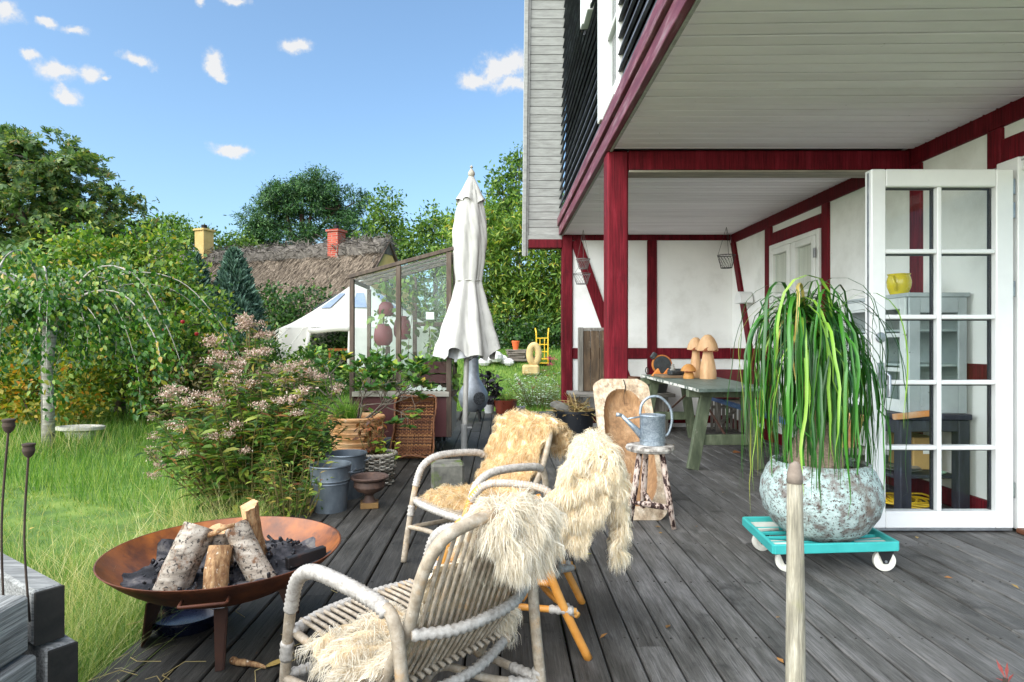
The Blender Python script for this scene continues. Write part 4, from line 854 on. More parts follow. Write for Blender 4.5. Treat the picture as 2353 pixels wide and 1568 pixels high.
UC = Vector((-.96, 4.56, 0)); M_iron = mat('rusty_cast_iron', [(.25, '2e211c'), (.5, '4a362d'), (.75, '63493b')], .75, 14, bump=.6)
urn = thing('cast_iron_urn', 'small rusty cast iron urn on a square foot on the deck', 'urn', tuple(UC))
MB().lathe([(.055, .042), (.045, .05), (.03, .075), (.028, .09), (.045, .105), (.09, .125), (.115, .155), (.112, .185), (.105, .195), (.115, .2), (.138, .215), (.142, .225), (.134, .23), (.115, .222), (.10, .19), (.06, .15), (.001, .14)], 40, UC, rfun=lambda a, z: 1 + (.02 * math.cos(a * 16) if .11 < z < .18 else 0)).build('bowl', M_iron, urn, smooth=30)
MB().cbox(UC + Vector((0, 0, .021)), (.13, .13, .041), .004, Matrix.Rotation(R(12), 3, 'Z')).build('foot', mat('rusty_foot', [(.3, '5d4322'), (.7, '7d5f35')], .8, 8, bump=.5), urn)
# round woven basket
def weave_round(c, r0, r1, h, rows, stakes, rad, m, par):
    mb = MB()
    for k in range(rows):
        z = .012 + (h - .03) * k / (rows - 1); r = r0 + (r1 - r0) * (z / h); n = stakes * 4
        mb.tube([Vector(c) + Vector(((r + .013 * math.sin(stakes * a / 2 * 1.0 + (PI if k % 2 else 0) + .2 * math.sin(k))) * math.cos(a), (r + .013 * math.sin(stakes * a / 2 + (PI if k % 2 else 0) + .2 * math.sin(k))) * math.sin(a), z + .003 * math.sin(5 * a + k))) for a in np.linspace(0, 2 * PI, n)], rad, 5, cap=False)
    mb.build('weave', m, par, smooth='all')
    mb = MB()
    for i in range(stakes):
        a = 2 * PI * i / stakes; mb.tube([Vector(c) + Vector((r0 * math.cos(a), r0 * math.sin(a), 0)), Vector(c) + Vector((r1 * math.cos(a), r1 * math.sin(a), h))], rad * .9, 5)
    mb.build('stakes', m, par, smooth='all')
    mb = MB()
    for o_ in (0, 1): mb.tube([Vector(c) + Vector(((r1 + .006 * math.sin(14 * a + o_ * PI)) * math.cos(a), (r1 + .006 * math.sin(14 * a + o_ * PI)) * math.sin(a), h + .006 * math.cos(14 * a + o_ * PI))) for a in np.linspace(0, 2 * PI, 120)], rad * 1.5, 6, cap=False)
    mb.build('rim', m, par, smooth='all')
M_wick = leafm('grey_willow', [(0, '453c32'), (.5, '7a7266'), (1, 'b3aca0')], 0, .7)
BKC = Vector((-1.05, 5.32, 0)); bk = thing('woven_basket', 'round grey woven willow basket planted with a withered plant', 'basket', tuple(BKC)); weave_round(BKC, .125, .155, .26, 15, 20, .0078, M_wick, bk)
MB().lathe([(.001, .2), (.13, .2)], 20, BKC).build('soil', MATS['potting_soil'], bk)
# rectangular wicker tray leaning on the greenhouse
WT = thing('wicker_tray', 'deep rectangular brown wicker tray leaning against the oxblood base of the greenhouse', 'tray', (-.90, 6.42, 0)); M_wick2 = leafm('brown_willow', [(0, '3a1e11'), (.5, '75462a'), (1, 'b58352')], 0, .55)
tb0, tb1 = Vector((-.90, 6.40, .02)), Vector((-.90, 6.74, .575)); wz = (tb1 - tb0).normalized(); wx = Vector((1, 0, 0)); wy = wz.cross(wx).normalized(); WL, WW, WD = (tb1 - tb0).length, .205, .10
def wp(u_, l, d): return tb0 + wx * u_ + wz * l + wy * d
mb = MB(); rows = 36
for k in range(rows):
    l = .02 + (WL - .04) * k / (rows - 1); sg = 1 if k % 2 else -1
    path = [wp(-WW + .004, l, -WD), wp(-WW, l, -WD * .5), wp(-WW + .004, l, -.005)] + [wp(u_, l + random.uniform(-.001, .001), sg * .0095 * math.cos(PI * i)) for i, u_ in enumerate(np.linspace(-WW + .03, WW - .03, 17))] + [wp(WW - .004, l, -.005), wp(WW, l, -WD * .5), wp(WW - .004, l, -WD)]
    mb.tube(path, .0078, 5, cap=False)
for l in (.0, WL):
    for k in range(9): mb.tube([wp(u_, l + .003 * math.cos(PI * i), -WD * k / 8) for i, u_ in enumerate(np.linspace(-WW, WW, 19))], .0045, 5, cap=False)
mb.build('weave', M_wick2, WT, smooth='all')
mb = MB()
for u_ in np.linspace(-WW + .03, WW - .03, 17): mb.tube([wp(u_, 0, 0), wp(u_, WL, 0)], .004, 5)
mb.build('stakes', M_wick2, WT, smooth='all')
rim = cr([wp(-WW, 0, -WD), wp(-WW, WL * .5, -WD), wp(-WW, WL, -WD), wp(0, WL + .008, -WD), wp(WW, WL, -WD), wp(WW, WL * .5, -WD), wp(WW, 0, -WD), wp(0, -.008, -WD)], 18, True)
mb = MB()
for o_ in range(3): mb.tube([p + Vector((.006 * math.cos(i * .55 + o_ * 2.1), .006 * math.sin(i * .55 + o_ * 2.1), .006 * math.sin(i * .55 + o_ * 2.1))) for i, p in enumerate(rim + rim[:1])], .0055, 5, cap=False)
mb.build('rim', M_wick2, WT, smooth='all')
# mossy stone block
SB = Vector((-.44, 5.18, .11)); M_stone = mat('mossy_stone', [(.3, '4a4944'), (.5, '66645c'), (.75, '7f7c72')], .9, 9, bump=1, spots=(5, .5, .62, '4a5a1e'), bscale=30)
q = MB().cbox(SB, (.27, .24, .216), .02, Matrix.Rotation(R(8), 3, 'Z')); tag(q.build('stone_block', M_stone), 'mossy grey stone block on the deck behind the chair facing the camera', 'stone block')
# chiminea
CH = Vector((-.42, 9.75, 0)); M_ch = mat('grey_cast_iron', [(.3, '5d6168'), (.5, '74787f'), (.75, '8d9198')], .5, 8, metal=.4)
ch = thing('chiminea', 'grey cast iron chiminea stove with diamond grate behind the umbrella pole', 'stove', tuple(CH))
MB().lathe([(.001, .14), (.12, .14), (.2, .22), (.235, .33), (.225, .44), (.16, .56), (.1, .66), (.085, .8), (.085, .98), (.1, 1.0), (.09, 1.01), (.07, .99), (.07, .8)], 36, CH).build('body', M_ch, ch, smooth=30)
for a in (-60, 60, 180): MB().tube([CH + Vector((.12 * math.cos(R(a)), .12 * math.sin(R(a)), .18)), CH + Vector((.19 * math.cos(R(a)), .19 * math.sin(R(a)), .1)), CH + Vector((.22 * math.cos(R(a)), .22 * math.sin(R(a)), 0))], [.03, .022, .016], 8).build('leg', M_dark, ch)
MB().lathe([(.001, .012), (.095, .006), (.1, 0)], 24, CH + Vector((.10, -.205, .36)), Matrix.Rotation(R(22), 3, 'Z') @ Matrix.Rotation(R(90), 3, 'X')).build('grate', mat('sooty_grate', [(.4, '101012'), (.6, '45484d')], .6, 60, detail=1), ch)
# plain pots at the far end of the deck
M_glaze = mat('brown_glaze', [(.3, '4a1c10'), (.6, '6a2a17'), (.8, '7d3b22')], .3, 6, coat=.4)
bp = lathed('brown_glazed_pot', 'brown glazed pot with low green plant at the far deck end', 'pot', (.10, 10.7, 0), [(.001, .002), (.165, .002), (.2, .2), (.205, .235), (.19, .235), (.185, .2), (.001, .2)], M_glaze)
lathed('grey_pot', 'small pale grey pot holding the black kale', 'pot', (-.19, 10.75, 0), [(.001, .002), (.075, .002), (.09, .15), (.08, .15), (.075, .13), (.001, .13)], mat('pale_grey_clay', [(.3, '8b8d8e'), (.7, 'a5a7a7')], .8, 8))
tag(MB().cbox((.36, 10.75, .05), (.14, .12, .1), .01).cbox((.36, 10.75, .105), (.16, .14, .02), .004).build('post_cap', mat('grey_block', [(.3, '5e6165'), (.7, '73767a')], .8, 8)), 'small grey capped block at the far deck edge', 'block')
# black tub with garden waste
BT = Vector((.93, 7.75, 0)); bt = lathed('black_tub', 'black plastic tub full of dried plant stalks near the corner post', 'tub', BT, [(.001, .002), (.205, .002), (.245, .34), (.262, .345), (.262, .375), (.245, .375), (.225, .3), (.001, .3)], mat('black_plastic', [(.3, '0d1016'), (.7, '161a22')], .45, 6))
g = np.random.default_rng(8); n = 420; a = g.uniform(0, 6.28, n); r = .22 * np.sqrt(g.random(n)); pos = np.stack([BT.x + r * np.cos(a), BT.y + r * np.sin(a), .33 + .16 * (1 - r / .24) + g.uniform(-.03, .03, n)], 1)
scatter('dried_stalks', ([(-.03, 0, 0), (.03, 0, 0), (.025, 1, .1), (-.025, 1, .1)], [(0, 1, 2, 3)]), pos, g.normal(size=(n, 3)) * (1, 1, .45), g.normal(size=(n, 3)), g.uniform(.06, .2, n), leafm('dried_stalk', [(0, '4a3a26'), (.4, '8a7148'), (.8, 'b89c66'), (1, '6b6a3a')], .1), bt)
MB().lathe([(.001, .02), (.12, .0), (.17, -.05), (.16, -.09)], 20, BT + Vector((-.12, .02, .44)), Matrix.Rotation(R(25), 3, 'Y')).build('old_felt', M_stone2 if 'M_stone2' in globals() else mat('grey_felt', [(.3, '5b5750'), (.7, '7d7a72')], .95, 12, bump=.6), bt, smooth=True)

# ================================================================ bench, shutter, baskets, lamp at the back wall
M_old = mat('weathered_grey_wood', [(.25, '5f5a53'), (.5, '827d75'), (.75, 'a49f97')], .8, 3, (1, 8, 8), bump=.7, grain=((3, 34, 34), .4), orand=.12)
M_oldv = mat('weathered_grey_upright', [(.25, '5f5a53'), (.5, '827d75'), (.75, 'a49f97')], .8, 3, (8, 8, 1), bump=.7, grain=((34, 34, 3), .4), orand=.12)
M_oldb = mat('old_brown_boards', [(.25, '3a2f26'), (.5, '5c4a38'), (.75, '7d6853')], .8, 3, (8, 8, 1), bump=.8, grain=((30, 30, 3), .45), orand=.15, spots=(4, .6, .72, '8d8273'))
bn = thing('wooden_bench', 'low weathered grey bench along the white back wall', 'bench', (1.5, 8.6, 0))
for y0 in (8.30, 8.50, 8.70): part('seat_plank', M_old, (.95, 2.35, y0, y0 + .19, .485, .53), parent=bn)
for x in (1.05, 2.2): part('leg', M_oldv, (x, x + .07, 8.36, 8.86, 0, .483), parent=bn)
sh = thing('old_shutter', 'old brown plank shutter with grey frame standing behind the red post', 'shutter', (1.3, 8.72, .53))
part('frame_stile', M_oldv, (1.095, 1.165, 8.66, 8.74, .532, 1.43), parent=sh); part('frame_rail', M_oldv, (1.166, 1.66, 8.68, 8.72, 1.385, 1.425), parent=sh)
for k, x in enumerate((1.17, 1.275, 1.40, 1.53)): part('plank', M_oldb, (x, x + (.1, .12, .125, .12)[k], 8.69, 8.725, .535, 1.383), parent=sh)
M_wire = mat('black_wire', [(.3, '1b1b1d'), (.7, '2e2e30')], .5, 9)
def wire_basket(par, c, r, h, hang, m=M_wire):
    c = Vector(c); mb = MB()
    for rr_, z in ((r, 0), (r * .98, -.004), (r * .62, -h)): mb.tube([c + Vector((rr_ * math.cos(a), rr_ * math.sin(a), z)) for a in np.linspace(0, 2 * PI, 30)], .0035, 5, cap=False)
    n = 16
    for i in range(n):
        for s in (-1, 1):
            mb.tube([c + Vector(((r + (.62 - 1) * r * t) * math.cos(2 * PI * i / n + s * t * .9), (r + (.62 - 1) * r * t) * math.sin(2 * PI * i / n + s * t * .9), -h * t)) for t in (0, .33, .66, 1)], .002, 4, cap=False)
    for i in range(8): mb.tube([c + Vector((r * .62 * math.cos(PI * i / 8), r * .62 * math.sin(PI * i / 8), -h)), c - Vector((r * .62 * math.cos(PI * i / 8), r * .62 * math.sin(PI * i / 8), h))], .002, 4, cap=False)
    mb.build('basket', m, par)
    mb = MB()
    for i in range(3): mb.tube([c + Vector((r * math.cos(2.1 * i + .4), r * math.sin(2.1 * i + .4), 0)), Vector(hang)], .0025, 4, cap=False)
    mb.build('hanger', m, par)
hb = thing('hanging_wire_basket', 'single wire basket hanging at the corner of the white walls', 'wire basket', (3.03, 8.3, 2.35), group='hanging wire baskets'); wire_basket(hb, (3.03, 8.3, 2.385), .115, .17, (3.03, 8.3, ZC - .005))
M_wire2 = mat('grey_wire', [(.3, '5a5856'), (.7, '7c7a78')], .5, 9)
hb = thing('hanging_wire_basket', 'two-tier wire basket hanging in front of the red diagonal brace', 'wire basket', (1.15, 8.5, 2.0), group='hanging wire baskets'); wire_basket(hb, (1.14, 8.5, 2.36), .095, .13, (1.14, 8.5, ZC - .005), M_wire2); wire_basket(hb, (1.12, 8.5, 2.16), .12, .14, (1.14, 8.5, 2.36), M_wire2)
lm = thing('wall_lamp', 'small white half-dome lamp on the wall above the table', 'wall lamp', (XW - .08, 8.25, 1.72))
q = MB(); n = 14
for x in (XW - .16, XW - .008): q.v += [Vector((x, 8.25 + .125 * math.cos(a), 1.74 + .155 * math.sin(a))) for a in np.linspace(0, PI, n)]
q.f = [(i, i + 1, n + i + 1, n + i) for i in range(n - 1)] + [tuple(range(n)), tuple(range(2 * n - 1, n - 1, -1))]
q.build('shade', M_white, lm, smooth=40)

# ================================================================ trestle table and what stands on it
tbp = [Vector(p) for p in ((1.80, 5.62, .79), (2.50, 5.78, .79), (2.75, 8.25, .79), (1.875, 8.25, .79))]
M_gtop = mat('worn_green_tabletop', [(.25, '4c5a50'), (.5, '64736a'), (.75, '86938b')], .55, 3, (4, 1, 4), bump=.3, spots=(9, .63, .72, '9aa39a'), grain=((20, 2, 20), .2), fine=(60, .68, .75, '3a4339'))
M_gleg = mat('mossy_green_paint', [(.25, '3c4432'), (.5, '565f48'), (.75, '747b63')], .7, 5, (4, 4, 1), bump=.5, spots=(8, .62, .74, '8b8b7c'))
tb = thing('trestle_table', 'long worn green trestle table with chipped white edge under the overhang', 'table', (2.2, 6.9, 0))
ctr = sum(tbp, Vector()) / 4
for k in range(5):   # five planks
    f0, f1 = k / 5 + (.001 if k else 0), (k + 1) / 5 - (.001 if k < 4 else 0); a, b_ = tbp[0].lerp(tbp[1], f0), tbp[0].lerp(tbp[1], f1); c, d = tbp[3].lerp(tbp[2], f1), tbp[3].lerp(tbp[2], f0); dn = Vector((0, 0, -.03))
    MB().hexa([a + dn, b_ + dn, c + dn, d + dn, a, b_, c, d]).build('top_plank', M_gtop, tb)
e0, e1 = tbp[0] + Vector((-.004, 0, -.014)), tbp[3] + Vector((-.004, 0, -.014)); MB().bar(e0, e1, .007, .027, up=(0, 0, 1)).build('edge_strip', mat('chipped_edge', [(.42, '55625a'), (.5, 'd6d4ca'), (.7, 'e2e0d7')], .7, 16, (1, 1, 1), detail=3), tb)
for (ya, yo) in ((5.93, .06), (7.95, -.06)):
    xl, xr = 1.84, 2.47
    for (xf, xt_) in ((xl, 1.975), (xr, 2.36)): MB().bar((xf, ya, .0), (xt_, ya + yo * .5, .70), .105, .07, up=(0, 1, 0)).build('leg', M_gleg, tb)
    part('head_rail', M_gleg, (1.80, 2.56, ya - .02 + yo * .5, ya + .05 + yo * .5, .685, .758), parent=tb); part('stretcher', M_gleg, (1.93, 2.40, ya - .02 + yo * .3, ya + .03 + yo * .3, .23, .33), parent=tb)
    MB().tube([(2.16, ya + .03, .33), (2.18, 6.94, .72)], .011, 8).build('iron_brace', mat('rusty_iron', [(.3, '3a241c'), (.7, '573829')], .7, 9), tb)
M_mush = mat('turned_wood', [(.3, 'b98a5d'), (.5, 'cfa57a'), (.75, 'deba92')], .6, 4, (3, 3, 1), bump=.2, grain=((12, 12, 3), .15)); M_mcut = mat('rough_cut_wood', [(.3, '5d2f18'), (.6, '8a4c28'), (.8, 'a66a3d')], .85, 20, bump=1.2)
def mushroom(label, c, rb, h, rc, hc, lean=(0, 0), m=M_mush):
    c = Vector(c); o = thing('wooden_mushroom', label, 'mushroom carving', tuple(c), group='wooden mushrooms on the table'); lv = Vector((lean[0], lean[1], 0))
    MB().lathe([(.001, 0), (rb, .001), (rb * 1.03, h * .12), (rb * .9, h * .3), (rb * .62, h * .55), (rb * .55, h - hc + .01)], 32, c).build('stem', m, o, smooth=40)
    cc = c + Vector((lean[0], lean[1], h - hc)); cp = MB().lathe([(rb * .5, .012), (rc * .75, -.004), (rc, .0), (rc * .99, hc * .12), (rc * .88, hc * .42), (rc * .62, hc * .75), (rc * .3, hc * .96), (.001, hc)], 36, cc, rfun=lambda a, z: 1 + .03 * math.sin(3 * a) + .015 * math.sin(7 * a)).build('cap', m, o, smooth=40)
    mb = MB(); n = 16
    for k in range(3):
        for j in range(n):
            a = R(-150) + R(110) * j / (n - 1); rr_ = rc * (1.015 - .02 * k); mb.v.append(cc + Vector((rr_ * math.cos(a) * (1 + .02 * math.sin(j * 2)), rr_ * math.sin(a), -.01 + hc * .14 * k * math.sin(PI * j / (n - 1)) + .004 * math.sin(j * 3))))
    mb.f = [(k * n + j, k * n + j + 1, (k + 1) * n + j + 1, (k + 1) * n + j) for k in range(2) for j in range(n - 1)]; mb.build('bark_edge', M_mcut, cp, smooth='all')
mushroom('tall smooth wooden mushroom, foremost on the green table', (2.43, 7.25, .79), .094, .52, .12, .19); mushroom('tall wooden mushroom half hidden behind the foremost one', (2.375, 7.52, .79), .075, .49, .10, .15); mushroom('small squat orange-brown wooden mushroom on the green table', (2.215, 7.28, .79), .062, .175, .088, .085, m=mat('orange_wood', [(.3, 'a86a2c'), (.7, 'd09a55')], .6, 5))
tag(part('serving_board', mat('brown_board', [(.3, '6b553f'), (.7, '8f7860')], .8, 4, (1, 6, 6), bump=.4), (1.93, 2.30, 7.35, 7.80, .792, .822), parent=None), 'flat brown board lying on the far part of the green table', 'board')
M_slate = mat('dark_slate', [(.3, '1d2022'), (.6, '33383b'), (.8, '4c5154')], .5, 14, bump=.8)
for k, (x, y, w, d, h, lb) in enumerate(((2.10, 7.45, .16, .10, .05, 'dark slate stone at the near edge of the flat board'), (2.16, 7.62, .2, .12, .07, 'dark slate stone lying at the back of the flat board'))):
    tag(MB().cbox((x, y, .824 + h / 2), (w, d, h), .018, Matrix.Rotation(R(20 - 35 * k), 3, 'Z')).build('slate_stone', M_slate), lb, 'stone', 'slate stones on the table')
sk = thing('stone_stack', 'little stack of pale pebbles on the near slate stone', 'pebble stack', (2.07, 7.44, .876))
for k, rr_ in enumerate((.036, .03, .025, .018)): MB().lathe([(.001, 0), (rr_ * .8, .003), (rr_, .011), (rr_ * .8, .019), (.001, .022)], 14, (2.07 + .004 * (k % 2), 7.44, .876 + k * .0205)).build('pebble', mat('pale_pebble', [(.3, '8b8b86'), (.7, 'b3b2ac')], .7, 20, orand=.2), sk, smooth=True)
gd = thing('grinding_wheel', 'round orange-rimmed black wheel leaning on the back of the green table', 'wheel', (2.11, 8.1, .79)); Mg = Matrix.Rotation(R(78), 3, 'X'); c = Vector((2.11, 8.08, .925))
MB().lathe([(.001, -.02), (.128, -.02), (.134, -.01), (.134, .01), (.128, .02), (.001, .02)], 36, c, Mg).build('rim', mat('orange_casing', [(.3, '9a5520'), (.7, 'c47a35')], .6, 8), gd, smooth=40)
MB().lathe([(.001, .026), (.112, .026), (.116, .018)], 36, c, Mg).build('disc', M_slate, gd, smooth=40); MB().cbox(c + Vector((-.11, 0, .12)), (.06, .05, .09), .01, Matrix.Rotation(R(35), 3, 'Y')).build('knob', M_slate, gd)
for k, (x, y, lb) in enumerate(((1.985, 7.84, 'bright orange wedge block, left one beside the black wheel'), (2.14, 7.92, 'bright orange wedge block in front of the black wheel'))): tag(MB().prism([(x - .06, y, .825 - .034), (x + .06, y, .825 - .034), (x + .02, y, .885)], (0, .07, 0)).build('orange_wedge', mat('orange_paint', [(.3, 'd77a2e'), (.7, 'e89348')], .5, 6)), lb, 'block', 'orange wedges')
tag(MB().tube(cr([(1.93, 8.15, .80), (1.91, 8.15, .85), (1.93, 8.15, .89), (1.95, 8.15, .85), (1.94, 8.15, .81)], 5), .006, 6).build('iron_ring', M_wire), 'thin iron ring standing at the far left table corner', 'ring')
# behind the table
cr_o = thing('maroon_crate', 'maroon painted wooden crate beyond the right side of the green table', 'crate', (3.0, 8.05, .5)); M_mar = mat('maroon_paint', [(.3, '5a121a'), (.7, '741f27')], .5, 6)
for bxx in ((2.74, 3.28, 7.86, 7.885, .505, .86), (2.74, 3.28, 8.235, 8.26, .505, .86), (2.74, 2.765, 7.886, 8.234, .505, .86), (3.255, 3.28, 7.886, 8.234, .505, .86), (2.766, 3.254, 7.886, 8.234, .505, .52)): part('side', M_mar, bxx, parent=cr_o)
part('corner_strap', M_mar, (2.99, 3.03, 7.852, 7.859, .505, .862), parent=cr_o, b=.002)
lathed('galvanised_basin', 'dark galvanised basin on the grey bench behind the table', 'basin', (2.10, 8.6, .531), [(.001, .001), (.2, .001), (.24, .18), (.25, .185), (.235, .185), (.19, .012), (.001, .012)], mat('dull_dark_zinc', [(.3, '3a3c3c'), (.7, '565958')], .6, 6, metal=.4)); lathed('clay_pot', 'brown clay pot on the grey bench beside the red post', 'pot', (1.80, 8.58, .531), [(.001, .001), (.09, .001), (.125, .17), (.135, .172), (.135, .215), (.12, .215), (.1, .1), (.001, .08)], mat('brown_clay', [(.3, '5a3a2a'), (.7, '7d5541')], .8, 8))
bb = thing('slatted_bench', 'slatted bench with blue front rail along the right wall', 'bench', (3.0, 7.2, 0)); M_blue = mat('faded_blue_paint', [(.3, '36507e'), (.55, '4e6b9c'), (.75, '8d98a8')], .7, 8, (6, 1, 6), bump=.4)
MB().bar((2.905, 8.5, .455), (2.74, 5.95, .455), .03, .06, up=(0, 0, 1)).build('front_rail', M_blue, bb)
for k in range(5):
    o_ = .045 + k * .085; MB().bar((2.89 + o_ + .01, 8.55, .478), (min(2.725 + o_ + .03 + k * .012, 3.26), 5.9, .478), .07, .02, up=(0, 0, 1)).build('slat', M_oldv, bb)
for (x, y) in ((2.80, 6.1), (3.2, 6.1), (2.94, 8.4), (3.25, 8.4)): part('leg', M_oldv, (x, x + .05, y, y + .06, 0, .42), parent=bb)
pl = thing('slatted_crate', 'small grey slatted panel with a diagonal brace under the slatted bench', 'panel', (3.05, 8.6, 0))
for k in range(7): part('slat', M_oldv, (2.93 + k * .054, 2.967 + k * .054, 8.62, 8.64, .01, .42), parent=pl)
part('batten', M_old, (2.93, 3.30, 8.60, 8.619, .30, .345), parent=pl); MB().bar((3.02, 8.607, .06), (3.27, 8.607, .29), .05, .02, up=(0, 1, 0)).build('brace', M_old, pl)
tag(MB().add([(2.55, 6.8, .003), (2.62, 6.77, .012), (2.66, 6.84, .004), (2.6, 6.88, .02)], [(0, 1, 2, 3)]).build('fallen_leaf', mat('brown_leaf', [(.3, '7d4a28'), (.7, 'a5693c')], .8, 12)), 'curled brown leaf on the deck under the green table', 'leaf', 'leaves fallen on the deck')
# ================================================================ potted ponytail palm on its dolly
PP = Vector((1.776, 3.45, 0)); DZt = .165
M_turq = mat('turquoise_plastic', [(.3, '2f9a97'), (.6, '3caaa6'), (.8, '4cb8b2')], .4, 5, bump=.05)
dl = thing('plant_dolly', 'turquoise plant dolly with white wheels under the big pot', 'dolly', (1.77, 3.45, 0))
dc = [Vector(p) for p in ((1.405, 3.18, 0), (2.075, 3.235, 0), (2.10, 3.72, 0), (1.45, 3.69, 0))]
for i in range(4):
    a, b_ = dc[i] + Vector((0, 0, DZt - .02)), dc[(i + 1) % 4] + Vector((0, 0, DZt - .02)); MB().bar(a, b_, .02, .05, up=(0, 0, 1), ch=.004).build('rim', M_turq, dl)
M_cream = mat('dusty_tray', [(.3, 'b9bbb0'), (.7, 'd2d3c8')], .8, 6)
cm = sum(dc, Vector()) / 4
for i in range(4):
    a = dc[i]; q = [a.lerp(cm, .03), a.lerp(dc[(i + 1) % 4], .32).lerp(cm, .03), a.lerp(cm, .52), a.lerp(dc[i - 1], .32).lerp(cm, .03)]; MB().prism([(p.x, p.y, DZt - .035) for p in q], (0, 0, .012)).build('corner_plate', M_cream, dl)
for k in range(4):
    f = .25 + k * .17; MB().bar(dc[0].lerp(dc[3], f) + Vector((0, 0, DZt - .03)), dc[1].lerp(dc[2], f) + Vector((0, 0, DZt - .03)), .02, .018, up=(0, 0, 1)).build('rib', M_turq, dl)
M_whl = mat('cream_wheel', [(.3, 'd5d1c4'), (.7, 'e6e3d9')], .4, 6)
for i, (x, y, az_) in enumerate(((1.51, 3.27, 30), (2.03, 3.28, 75), (1.52, 3.60, 20), (2.03, 3.62, 60))):
    Mw = Matrix.Rotation(R(az_), 3, 'Z') @ Matrix.Rotation(R(90), 3, 'X') if False else Matrix.Rotation(R(-15 + i * 8), 3, 'Z') @ Matrix.Rotation(R(90), 3, 'X')
    c = Vector((x, y, .056)); w_ = MB().lathe([(.001, -.010), (.03, -.010), (.034, -.014), (.045, -.014), (.055, -.011), (.056, 0), (.055, .011), (.045, .014), (.034, .014), (.03, .010), (.001, .010)], 28, c, Mw).build('wheel', M_whl, dl, smooth=30)
    ax = Mw @ Vector((0, 0, 1)); tn = Mw @ Vector((1, 0, 0)); f_ = MB()
    for s in (-1, 1):
        o_ = c + ax * .02 * s; f_.prism([o_ + tn * -.05 + Vector((0, 0, .075)), o_ + tn * .05 + Vector((0, 0, .075)), o_ + tn * .012 + Vector((0, 0, -.012)), o_ + tn * -.012 + Vector((0, 0, -.012))], ax * .003 * s)
    f_.cbox(c + Vector((0, 0, .0755)), (.1, .06, .006), .001, Matrix.Rotation(R(-15 + i * 8), 3, 'Z')); f_.build('fork', mat('black_steel', [(.3, '131416'), (.7, '202226')], .4, 8), dl)
    MB().tube([c + ax * .026, c - ax * .026], .007, 8).build('axle', M_steel, w_)
M_pot = mat('lichened_glaze', [(.3, '5b4a42'), (.42, '7b7a76'), (.52, '9db0ad'), (.66, 'b3c2bf'), (.8, '6fb0a6')], .8, 16, bump=1.0, detail=8, fine=(75, .54, .62, '4a3c36'), spots=(4.5, .53, .66, '6d6258'), bscale=70)
gp_ = thing('glazed_pot', 'big round pot with flaking pale turquoise glaze on the dolly', 'pot', (PP.x, PP.y, DZt)); zb = DZt - .018
MB().lathe([(.001, zb), (.19, zb), (.26, zb + .05), (.315, zb + .13), (.335, zb + .21), (.325, zb + .29), (.29, zb + .365), (.272, zb + .385), (.272, zb + .40), (.255, zb + .405), (.245, zb + .39), (.26, zb + .34), (.001, zb + .33)], 64, PP, rfun=lambda a, z: .93 + .008 * math.sin(5 * a + 9 * z)).build('body', M_pot, gp_, smooth=40)
MB().lathe([(.001, zb + .365), (.232, zb + .355)], 30, PP).build('soil', MATS['potting_soil'], gp_)
pp = thing('ponytail_palm', 'ponytail palm with long drooping strap leaves in the big turquoise pot', 'potted palm', (PP.x, PP.y, zb + .36)); M_ptr = mat('palm_bark', [(.25, '6b5a4c'), (.5, '8d7a68'), (.75, 'b09c88')], .9, 45, (1, 1, 2), bump=1.5, bscale=80)
z0 = zb + .36
MB().lathe([(.135, z0), (.145, z0 + .04), (.125, z0 + .12), (.088, z0 + .21), (.06, z0 + .27), (.035, z0 + .33)], 28, PP + Vector((-.02, 0, 0))).build('caudex', M_ptr, pp, smooth='all')
HEADS = [(Vector((-.17, -.02, 1.34)), 62), (Vector((-.06, .05, 1.35)), 54), (Vector((.05, -.03, 1.32)), 56), (Vector((.09, .04, 1.15)), 40), (Vector((-.08, -.09, 1.15)), 34)]
for hd, n in HEADS: MB().tube(cr([PP + Vector((-.02 + hd.x * .1, hd.y * .2, z0 + .25)), PP + Vector((hd.x * .45 - .01, hd.y * .6, z0 + .5)), PP + hd], 6), [.034] * 4 + [.027] * 5 + [.022] * 4, 9).build('stem', mat('ringed_stem', [(.3, '7a6248'), (.7, 'a98c6a')], .8, 5, (1, 1, 14), bump=.8), pp, smooth='all')
M_strap = [mat('strap_leaf_%s' % s, [(.2, c0), (.5, c1), (.8, c2)], .38, 3, (1, 1, .6), spec=.5) for s, c0, c1, c2 in (('dark', '173c10', '214f16', '2f641d'), ('mid', '2a6019', '3a7620', '4d8a2c'), ('light', '5f8f2c', '7da63a', '9fbd56'), ('dry', '8a8a3c', 'ad9a50', 'c4ab6a'))]
g = random.Random(21); nl_ = 0; extra = MB()
